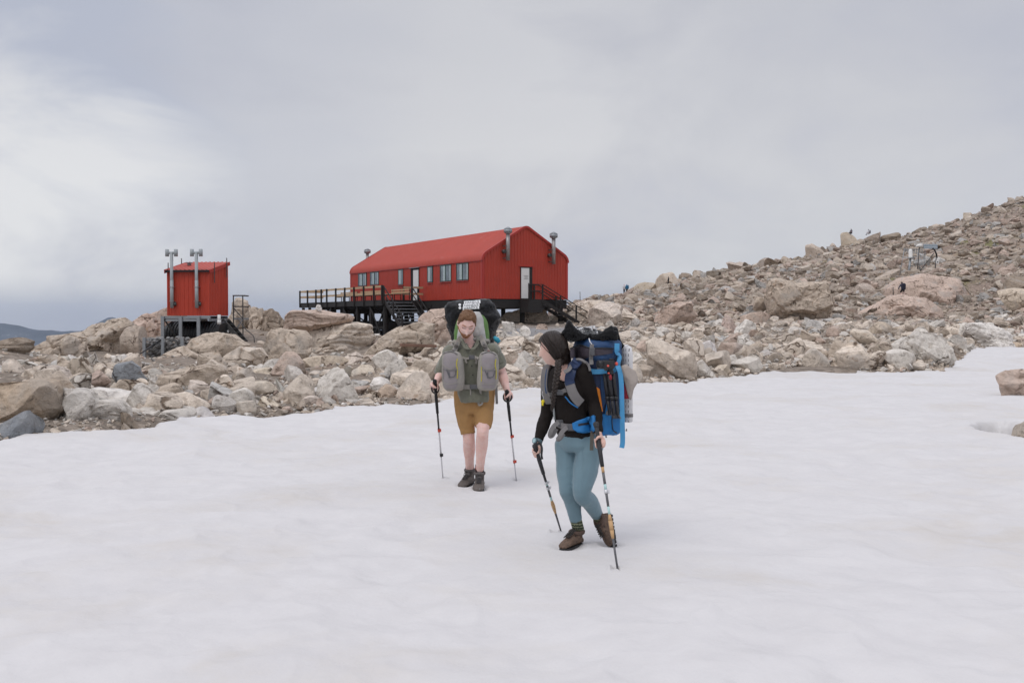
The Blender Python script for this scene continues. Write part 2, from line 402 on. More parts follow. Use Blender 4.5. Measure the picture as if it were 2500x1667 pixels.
# ---- snow
def mat_snow():
    m, nt, b = nt_new("snow")
    P = N(nt, 'ShaderNodeNewGeometry').outputs['Position']
    q = mapping(nt, P, (0.85, 1.0, 1.0))
    n1 = noise(nt, q, 0.42, 7, 0.6, 0.5); n3 = noise(nt, q, 2.6, 5, 0.6)
    c = mixc(nt, ramp(nt, n1, [(0.49, 0.0), (0.66, 1.0)]), (0.612, 0.595, 0.586), (0.548, 0.515, 0.478))
    c = mixc(nt, ramp(nt, n3, [(0.35, 1.0), (0.6, 0.0)]), c, (0.580, 0.563, 0.555))
    spk = ramp(nt, noise(nt, P, 22, 4, 0.7), [(0.69, 0.0), (0.74, 0.6)])
    c = mixc(nt, mth(nt, 'MULTIPLY', spk, ramp(nt, n1, [(0.48, 0.0), (0.66, 1.0)])), c, (0.44, 0.38, 0.32))
    nt.links.new(c, b.inputs['Base Color']); b.inputs['Roughness'].default_value = 0.75; b.inputs['Specular IOR Level'].default_value = 0.25
    h = mth(nt, 'ADD', noise(nt, P, 4.2, 4, 0.55), mth(nt, 'MULTIPLY', noise(nt, P, 40, 4, 0.6), 0.07))
    bump(nt, b, h, 0.6, 0.028)
    return m
def make_snow():
    ds = np.concatenate([np.geomspace(1.6, 4.4, 30), np.geomspace(4.45, 37, 560), np.geomspace(37.2, 66, 120)])
    U, X, D, Q = polar(-760, 3260, 720, ds)
    Z = snow_z(X, D)
    keep = np.ones(len(Q), bool)
    q0 = Z.ravel()[Q].max(1); keep = q0 > -0.9
    V = np.stack([X, D, Z], -1).reshape(-1, 3)
    # level apron round and behind the camera
    b = len(V); r = 1.62
    xa, xb = (-760-1250)/F*r, (3260-1250)/F*r
    V = np.concatenate([V, np.array([(xa, r, -.03), (xb, r, -.03), (54.5, 65.9, -.03), (60, -30, -.03), (-40, -30, -.03), (-10.6, 12.8, -.03)], float)])
    Q = np.concatenate([Q[keep], np.array([(b, b+4, b+3, b+1)])])
    T = np.array([(b+1, b+3, b+2), (b, b+5, b+4)])
    o = link_mesh("snow_field", np_mesh("snow_field", V, T, Q, True), mat_snow())
    tag(o, kind="structure")
make_snow()
# ---- far mountains across the valley
def make_hills():
    xs = np.linspace(-7000, 9000, 420); ys = np.linspace(6200, 11000, 46)
    X, Y = np.meshgrid(xs, ys); t = (Y-6200)/4800
    u = 1250 + F*X/Y
    crest = np.interp(u, [-900, -200, 60, 200, 270, 330, 420, 690, 760, 850, 960, 1010, 1100, 1400], [-10, -50, -65, -105, -5, -100, -130, -110, -50, -20, -80, -45, -80, -120])
    ridge = 1-np.abs(2*(t-0.35))
    Z = -620 + (620+crest)*np.clip(1-np.abs(t-0.40)/0.42, 0, 1)**0.8 + n2(X, Y, 0.0016, 6, 3.0)*95*np.clip(t*5, 0, 1)*(1-sstep(0.3, 0.42, t)*0.6)
    n, m = X.shape; i = np.arange(n*m).reshape(n, m)
    Q = np.stack([i[:-1,:-1].ravel(), i[:-1,1:].ravel(), i[1:,1:].ravel(), i[1:,:-1].ravel()], -1)
    mt, nt, b = nt_new("mountain_side")
    P = N(nt, 'ShaderNodeNewGeometry').outputs['Position']
    base = ramp(nt, noise(nt, P, 0.0022, 6, 0.6), [(0.35, (0.025, 0.035, 0.045)), (0.65, (0.07, 0.085, 0.10))])
    sn = ramp(nt, noise(nt, mapping(nt, P, (1.0, 0.5, 2.6)), 0.0065, 5, 0.6), [(0.66, 0.0), (0.68, 1.0)])
    nt.links.new(mixc(nt, sn, base, (0.8, 0.8, 0.82)), b.inputs['Base Color']); b.inputs['Roughness'].default_value = 0.9
    o = link_mesh("mountains", np_mesh("mountains", np.stack([X, Y, Z], -1).reshape(-1, 3), None, Q, True), mt)
    tag(o, kind="structure")
make_hills()
# ---- the air between
def make_haze():
    m = bpy.data.materials.new("haze"); m.use_nodes = True; nt = m.node_tree; nt.nodes.clear()
    out = N(nt, 'ShaderNodeOutputMaterial'); v = N(nt, 'ShaderNodeVolumePrincipled')
    v.inputs['Color'].default_value = (0.66, 0.78, 1.0, 1); v.inputs['Density'].default_value = HAZE; v.inputs['Anisotropy'].default_value = 0.0
    nt.links.new(v.outputs[0], out.inputs['Volume'])
    o = MB().box((-14000, -300, -760), (16000, 16500, 240)).build("haze", m)
    tag(o, "thin pale mountain air fading the far ranges", "haze", None, "stuff")
HAZE = 0.000036
make_haze()
# ------------------------------------------------------------------ rocks
PAL = {'cream': (.69,.595,.495), 'tan': (.55,.46,.37), 'pink': (.58,.455,.375), 'grey': (.53,.505,.47), 'blue': (.28,.295,.31),
       'white': (.77,.72,.66), 'brown': (.34,.275,.215), 'rust': (.51,.40,.295), 'pale': (.66,.61,.545)}
def mat_rock(name, attr=False, strata=False):
    m, nt, b = nt_new(name)
    geo = N(nt, 'ShaderNodeNewGeometry'); P = geo.outputs['Position']
    base = N(nt, 'ShaderNodeAttribute', attribute_name="tint").outputs['Color'] if attr else N(nt, 'ShaderNodeObjectInfo').outputs['Color']
    n1 = noise(nt, P, 0.9, 4, 0.55, 0.5); n3 = noise(nt, P, 5.5, 8, 0.66, 0.3); n4 = noise(nt, P, 2.1, 6, 0.65, 1.0)
    c = mixc(nt, 1.0, base, ramp(nt, n3, [(0.25, (0.52,0.49,0.46)), (0.5, (0.97,0.97,0.97)), (0.72, (1.22,1.22,1.22))]), 'MULTIPLY')
    c = mixc(nt, ramp(nt, n1, [(0.54, 0.0), (0.66, 0.45)]), c, (0.40, 0.375, 0.345))            # grey weathered areas
    c = mixc(nt, ramp(nt, n4, [(0.615, 0.0), (0.72, 0.75)]), c, (0.345, 0.215, 0.125))           # rust stains
    c = mixc(nt, ramp(nt, noise(nt, P, 3.3, 7, 0.7, 0.6), [(0.585, 0.0), (0.67, 0.75)]), c, (0.12, 0.105, 0.085))   # dark lichen
    c = mixc(nt, ramp(nt, noise(nt, P, 14, 6, 0.7), [(0.63, 0.0), (0.70, 0.5)]), c, (0.66, 0.64, 0.59))
    # fractures
    wv = N(nt, 'ShaderNodeVectorMath', operation='ADD')
    nz = N(nt, 'ShaderNodeTexNoise'); nz.inputs['Scale'].default_value = 1.6; nz.inputs['Detail'].default_value = 4; nt.links.new(P, nz.inputs['Vector'])
    nt.links.new(mapping(nt, P, (0.75, 0.75, 1.5), (0.35, 0.3, 0.2)), wv.inputs[0])
    sc = N(nt, 'ShaderNodeVectorMath', operation='SCALE'); nt.links.new(nz.outputs['Color'], sc.inputs[0]); sc.inputs['Scale'].default_value = 0.95
    nt.links.new(sc.outputs[0], wv.inputs[1])
    vo = N(nt, 'ShaderNodeTexVoronoi', feature='DISTANCE_TO_EDGE'); vo.inputs['Scale'].default_value = 0.85; nt.links.new(wv.outputs[0], vo.inputs['Vector'])
    cr = ramp(nt, vo.outputs['Distance'], [(0.006, 0.0), (0.034, 1.0)])
    cr2 = mth(nt, 'MAXIMUM', cr, ramp(nt, n1, [(0.42, 0.0), (0.5, 1.0)]))
    c = mixc(nt, 1.0, c, mixc(nt, cr2, (0.30, 0.26, 0.23), (1, 1, 1)), 'MULTIPLY')
    nt.links.new(c, b.inputs['Base Color']); b.inputs['Roughness'].default_value = 0.9; b.inputs['Specular IOR Level'].default_value = 0.2
    h = mth(nt, 'ADD', mth(nt, 'MULTIPLY', n3, 0.75), mth(nt, 'MULTIPLY', cr2, 0.35))
    h = mth(nt, 'ADD', h, mth(nt, 'MULTIPLY', noise(nt, P, 21, 6, 0.65), 0.3))
    if strata:
        wvz = N(nt, 'ShaderNodeTexNoise'); wvz.inputs['Scale'].default_value = 1.0; wvz.inputs['Detail'].default_value = 6
        nt.links.new(mapping(nt, P, (0.25, 0.25, 4.2)), wvz.inputs['Vector'])
        h = mth(nt, 'ADD', h, mth(nt, 'MULTIPLY', wvz.outputs['Fac'], 1.3))
    bump(nt, b, h, 1.0, 0.11)
    return m
ROCK = mat_rock("rock"); ROCKS = mat_rock("scree_rock", True); STRATA = mat_rock("layered_rock", False, True)
_ico = {}
def ico(sub):
    if sub not in _ico:
        bm = bmesh.new(); bmesh.ops.create_icosphere(bm, subdivisions=sub, radius=1.0)
        V = np.array([v.co[:] for v in bm.verts]); T = np.array([[v.index for v in f.verts] for f in bm.faces]); bm.free()
        _ico[sub] = (V, T)
    return _ico[sub]
def rock_shape(rng, sub=4, style='block', tilt=0.0, rough=0.05, layers=0):
    """angular boulder: a sphere cut flat by random planes, roughened; returned in a box of half size 1"""
    V, T = ico(sub); P = V.copy()
    rough *= .55
    st = {'block': (1,.85,.85), 'slab': (1.25,1,.45), 'wedge': (1.1,.9,.75), 'round': (1,.9,.8)}[style]
    k = {'block': 13, 'slab': 12, 'wedge': 9, 'round': 22}[style]
    lo, hi = {'block': (.42,.72), 'slab': (.40,.75), 'wedge': (.26,.72), 'round': (.62,.86)}[style]
    P *= 1.12
    for _ in range(k):
        n = rng.normal(size=3); n /= np.linalg.norm(n)
        if style == 'slab' and rng.random() < .3: n = n*np.array([.25,.25,1.6]); n /= np.linalg.norm(n)
        o = rng.uniform(lo, hi)
        d = P @ n - o
        P -= n*np.maximum(d, 0)[:, None]
    for _ in range(16):      # chipped corners
        n = rng.normal(size=3); n /= np.linalg.norm(n); d = P @ n; o = d.max()*(1-rng.uniform(.03, .14)); P -= n*np.maximum(d-o, 0)[:, None]
    P = P*np.array(st)
    a = rng.uniform(0, 6.28); c, s = math.cos(a), math.sin(a)
    P = P @ np.array([[c,-s,0],[s,c,0],[0,0,1]]).T
    c, s = math.cos(tilt), math.sin(tilt)
    P = P @ np.array([[c,0,s],[0,1,0],[-s,0,c]]).T
    q = P*1.7 + rng.uniform(-50, 50, 3)
    nrm = P/np.maximum(np.linalg.norm(P, axis=1, keepdims=True), 1e-6)
    e = fbm(q, 4 if sub > 2 else 2)
    ridg = 1-np.abs(fbm(q*1.3+9, 3))
    P = P + nrm*(e*rough + np.clip(ridg-.82, 0, 1)*-rough*2.2)[:, None]
    if layers:
        z = P[:, 2]*layers + e*0.6
        step = np.abs(((z+rng.random()) % 1.0)-.5)*2
        P[:, :2] *= (1 + 0.05*(step-.6) - 0.09*np.clip(0.16-step, 0, 1)/0.16*(1 if layers else 0))[:, None]
    mn, mx = P.min(0), P.max(0)
    return (P-(mn+mx)/2)/((mx-mn)/2), T
def add_rock(u0, u1, r0, r1, d, col='cream', style='block', label=None, tilt=0.0, seed=None, sub=4, deep=None, bury=.35, mat=None, rough=.05, layers=0, name='boulder', group=None, cat='boulder'):
    rng = np.random.default_rng(seed if seed is not None else int(u0*7+r0*13+d*29) & 0xffff)
    w = (u1-u0)/F*d; zt, zb = zrow(r0, d), zrow(r1, d); h = zt-zb
    bz = h*bury; D = deep if deep is not None else max(h*.9, min(w*.75, h*2.2))
    P, T = rock_shape(rng, sub, style, tilt, rough, layers)
    P = P*np.array([w/2, D/2, (h+bz)/2])
    me = np_mesh(name, P, T, None, False)
    o = link_mesh(name, me, mat or ROCK)
    o.location = (xcol((u0+u1)/2, d), d+D*.18, (zt+zb-bz)/2)
    c = PAL[col]; j = rng.uniform(.9, 1.1); o.color = (c[0]*j, c[1]*j, c[2]*j*rng.uniform(.95, 1.05), 1)
    tag(o, label, cat, group)
    return o
def vor3(P):
    """cell value and distance to the cell border"""
    I = np.floor(P).astype(np.int64); f1 = np.full(len(P), 9.0); f2 = f1.copy(); idv = np.zeros(len(P))
    for dx in (-1,0,1):
        for dy in (-1,0,1):
            for dz in (-1,0,1):
                C = I + np.array([dx,dy,dz]); x, y, z = C[:,0], C[:,1], C[:,2]
                q = C + np.stack([_hash(x,y,z), _hash(x+91,y,z+7), _hash(x,y+53,z+31)], -1)*.5 + .5
                d = np.linalg.norm(q-P, axis=1); nr = d < f1
                f2 = np.where(nr, f1, np.minimum(f2, d)); idv = np.where(nr, _hash(x+5,y+5,z+5), idv); f1 = np.where(nr, d, f1)
    return idv, f2-f1
def add_poly(poly, d, deep, col, label, sub=5, seed=None, mat=None, layers=0, block=0.0, bsize=1.5, nclip=9, name='boulder', cat='boulder', group=None, rough=.035):
    """boulder of a given outline: star-shaped in its front view, thick in depth, cut by flat faces, optionally broken into blocks"""
    rng = np.random.default_rng(seed if seed is not None else int(sum(p[0] for p in poly)) & 0xffff)
    X = np.array([xcol(p[0], d) for p in poly]); Z = np.array([zrow(p[1], d) for p in poly])
    cx, cz = X.mean(), Z.mean(); a = X*np.roll(Z,-1)-np.roll(X,-1)*Z
    A = a.sum()/2; cx = ((X+np.roll(X,-1))*a).sum()/(6*A); cz = ((Z+np.roll(Z,-1))*a).sum()/(6*A)
    X -= cx; Z -= cz
    th = np.linspace(-math.pi, math.pi, 721); rad = np.zeros(721)
    for i in range(len(X)):
        x0, z0, x1, z1 = X[i], Z[i], X[(i+1)%len(X)], Z[(i+1)%len(X)]
        # ray/segment
        c, s_ = np.cos(th), np.sin(th); den = c*(z1-z0)-s_*(x1-x0); den = np.where(abs(den)<1e-9, 1e-9, den)
        t = (x0*(z1-z0)-z0*(x1-x0))/den; w = np.where(abs(x1-x0)>abs(z1-z0), (t*c-x0)/(x1-x0 if abs(x1-x0)>1e-9 else 1e-9), (t*s_-z0)/(z1-z0 if abs(z1-z0)>1e-9 else 1e-9))
        rad = np.where((t>0)&(w>=-1e-6)&(w<=1+1e-6), np.maximum(rad, t), rad)
    rad = np.maximum(rad, .02)
    V, T = ico(sub); P = V.copy(); 
    for _ in range(nclip):      # flat faces towards front and back
        n = rng.normal(size=3)*np.array([1.0, 1.0, .9]); n[1] = (abs(n[1])+.35)*(1 if rng.random() < .3 else -1); n /= np.linalg.norm(n)
        o = rng.uniform(.40, .74); dd = P @ n - o; P -= n*np.maximum(dd, 0)[:, None]
    for _ in range(12):
        n = rng.normal(size=3); n /= np.linalg.norm(n); dd = P @ n; o = dd.max()*(1-rng.uniform(.03, .13)); P -= n*np.maximum(dd-o, 0)[:, None]
    rho = np.sqrt(P[:,0]**2+P[:,2]**2); t = np.arctan2(P[:,2], P[:,0])
    # keep the outline where the clipping ate into it
    rr0 = np.sqrt(V[:,0]**2+V[:,2]**2); w = sstep(.82, 1.0, rr0); rho = rho*(1-w) + np.maximum(rho, rr0)*w
    r = np.interp(t, th, rad)
    hs = (Z.max()-Z.min())/2
    G = np.stack([np.cos(t)*r*rho**.85, np.sign(P[:,1])*np.abs(P[:,1])**.75*deep/2, np.sin(t)*r*rho**.85], -1)
    wp = G + np.array([cx, d, cz])
    nrm = P/np.maximum(np.linalg.norm(P,axis=1,keepdims=True),1e-6)
    sz = min(hs, (X.max()-X.min())/2)
    e = fbm(wp*1.4/max(sz,.3)+seed_off(rng), 4)*rough*sz*1.2
    if block:
        idv, fe = vor3(wp*np.array([1,1,.9])/bsize + fbm(wp*.7, 3)[:,None]*.25)
        e = e + idv*block - (1-sstep(.02, .13, fe))*block*.9
    if layers:
        lz = (cz+G[:,2])*layers + fbm(wp*.5, 3)*.5; st = np.abs(((lz) % 1.0)-.5)*2
        e = e - (1-sstep(.0, .35, st))*.10*sz + vnoise(np.stack([np.floor(lz), lz*0, lz*0], -1))*.07*sz
    G = G + nrm*e[:,None]
    me = np_mesh(name, G, T, None, False)
    o = link_mesh(name, me, mat or ROCK); o.location = (cx, d+deep*.25, cz)
    c = PAL[col]; o.color = (*c, 1)
    return tag(o, label, cat, group)
def seed_off(rng): return rng.uniform(-40, 40, 3)
POLYS = [
([(-40,935),(36,930),(107,933),(119,950),(126,982),(131,1004),(114,1025),(85,1048),(20,1060),(-40,1050)],15.4,1.5,'rust','big orange-stained boulder at the left edge of the snow',dict(block=.02,bsize=.5)),
([(121,960),(174,948),(242,977),(267,977),(288,1006),(293,1048),(242,1066),(184,1070),(130,1072),(97,1055),(128,1010)],15.8,1.2,'pale','grey boulder with brown hollows beside the big orange-stained boulder',dict(block=.05,bsize=.45,rough=.06)),
([(179,967),(211,948),(257,953),(310,960),(337,984),(310,1020),(242,1015)],17.4,1.2,'white','smooth pale slab lying above the grey boulder with brown hollows',{}),
([(284,999),(359,991),(448,999),(466,1011),(464,1030),(407,1049),(368,1055),(330,1052),(305,1025)],17.0,1.3,'pale','long pale slab meeting the snow, cracked at its right end',dict(block=.04,bsize=.45)),
([(354,940),(371,916),(431,899),(500,889),(530,892),(545,905),(535,940),(470,965),(417,975),(363,960)],21.5,1.8,'tan','broad sloping tan boulder with rusty patch, beside the dark grey rock',dict(block=.02,bsize=.7)),
([(262,921),(270,890),(313,882),(335,897),(351,928),(335,955),(285,948)],22.5,.8,'blue','dark blue-grey boulder among cream rocks left of the toilet hut',{}),
([(-25,836),(39,822),(66,834),(62,850),(44,870),(-25,888)],31,1.6,'brown','dark brown layered boulder at the far left in front of the mountains',dict(layers=3.0)),
([(262,870),(275,825),(310,792),(335,772),(352,758),(405,742),(425,745),(445,800),(440,870),(350,880)],57,5.0,'pink','high pinkish bedrock crag left of the toilet hut',dict(block=.16,bsize=1.3)),
([(152,870),(156,812),(190,809),(205,796),(262,780),(290,776),(316,792),(300,822),(290,880),(213,884)],52,4.0,'tan','cracked tan middle bulge of the left bedrock ridge',dict(block=.14,bsize=1.0)),
([(50,872),(76,842),(107,826),(156,818),(180,830),(185,885),(110,890)],48,3.0,'tan','low left end of the bedrock ridge behind the boulders',dict(block=.12,bsize=.9)),
([(60,880),(130,836),(200,816),(300,797),(380,776),(432,772),(446,860),(300,890)],60,5.0,'tan','long cracked bedrock base joining the crags left of the toilet hut',dict(block=.16,bsize=1.2)),
([(440,850),(463,827),(487,813),(524,811),(561,817),(581,831),(600,843),(590,870),(532,895),(463,895)],41,2.4,'tan','large rounded tan boulder standing in front of the black tank',dict(block=.03,bsize=1.0)),
([(366,880),(387,866),(416,849),(438,845),(473,866),(500,882),(480,905),(393,908)],37,1.8,'tan','smooth tan slab below the gabion wall',{}),
([(530,890),(540,872),(581,847),(634,849),(651,870),(643,902),(560,908)],35,1.8,'cream','cream boulder with orange corner right of the big tan boulder by the tank',dict(block=.03,bsize=.8)),
([(550,850),(555,784),(565,729),(581,728),(600,737),(612,764),(625,860)],64,4,'tan','steep cracked crag directly behind the steel staircase',dict(block=.16,bsize=1.0)),
([(600,850),(604,760),(612,749),(638,747),(648,774),(650,850)],63,3,'tan','upright fractured crag top right of the steel staircase',dict(block=.14,bsize=.9)),
([(636,860),(636,760),(655,749),(671,757),(675,770),(693,784),(705,860)],62,3,'brown','lower right shoulder of the crag behind the staircase',dict(block=.14,bsize=.9)),
([(634,845),(659,799),(680,798),(738,807),(754,827),(758,860),(738,890),(687,910),(645,896)],37,1.7,'tan','upright boulder with black lichen on its right face',dict(block=.04,bsize=.7)),
([(725,880),(733,800),(858,787),(896,794),(902,807),(912,822),(905,850),(890,885),(766,890)],47,3.6,'cream','wide layered cream outcrop below the deck',dict(layers=1.7,mat='S',rough=.02)),
([(683,810),(690,771),(708,757),(777,758),(848,767),(858,775),(856,788),(802,800),(733,815)],47,3.4,'pink','pink layered cap slab on the wide cream outcrop',dict(layers=2.3,mat='S',rough=.03)),
([(881,870),(915,826),(960,800),(1010,783),(1060,790),(1060,850),(1000,870),(935,880)],41,2.6,'tan','sloping tan slab rising right under the deck stairs',dict(block=.04,bsize=1.2,layers=1.1)),
([(1015,840),(1021,780),(1034,761),(1047,751),(1086,749),(1110,757),(1120,800),(1115,850),(1068,850)],45,2.2,'pink','pink-tan boulder with dark cleft behind the walker in the green shirt',dict(block=.07,bsize=.9)),
([(1205,805),(1234,764),(1267,754),(1310,752),(1338,752),(1350,800),(1288,812)],71.6,2.0,'cream','rounded cream bedrock under the gable door of the red hut',dict(block=.10,bsize=1.1)),
([(1380,800),(1390,745),(1430,733),(1480,738),(1530,756),(1565,782),(1530,806),(1450,808)],71,3.5,'cream','pale bedrock hump right of the red hut',dict(block=.14,bsize=1.2)),
([(1596,797),(1615,753),(1657,735),(1692,735),(1695,758),(1709,770),(1680,800),(1634,812),(1601,812)],73,3.0,'pink','big pinkish flat-topped boulder with a long crack, on the slope',dict(block=.05,bsize=2.4)),
([(1580,835),(1601,819),(1653,845),(1704,863),(1708,900),(1700,943),(1657,950),(1610,930),(1585,890)],27,1.3,'cream','large cream slab with grey broken front by the blue backpack',dict(block=.02,bsize=.9,nclip=5)),
([(1690,905),(1716,875),(1739,901),(1760,935),(1745,950),(1692,952)],27.6,.8,'pale','pale split rock right of the large cream slab, at the snow',dict(block=.03,bsize=.4)),
([(1878,740),(1876,695),(1884,681),(1898,676),(1945,688),(2028,683),(2036,700),(2043,745),(2028,774),(2015,796),(1960,792),(1900,788),(1882,768)],84,4.6,'tan','giant cracked boulder with dark overhang on the right slope',dict(block=.16,bsize=1.7)),
([(2095,780),(2119,759),(2196,719),(2279,725),(2315,752),(2325,790),(2232,800),(2141,795)],93,6,'pink','wide sloping pink bedrock slab below the scrambling walker',dict(block=.10,bsize=1.8)),
([(2180,740),(2185,700),(2217,676),(2285,664),(2371,679),(2395,725),(2385,775),(2300,785),(2220,780)],105,8,'pink','pink bedrock dome around the scrambling walker',dict(block=.12,bsize=2.2)),
([(2198,893),(2205,860),(2217,832),(2245,811),(2303,817),(2328,838),(2346,880),(2330,903),(2240,905)],34,1.6,'pale','large grey-tan boulder at the tip of the rocks by the snow',dict(block=.05,bsize=.6)),
([(2364,805),(2377,789),(2432,786),(2481,811),(2493,846),(2470,862),(2404,862),(2378,838)],57,2.4,'white','white streaked boulder above the upper snow tongue',dict(block=.06,bsize=.9,layers=1.5)),
([(2446,920),(2477,907),(2520,903),(2550,925),(2550,975),(2500,985),(2462,980),(2449,950)],22,.8,'pink','pink boulder sitting in the snow at the right edge',dict(block=.03,bsize=.4)),
]
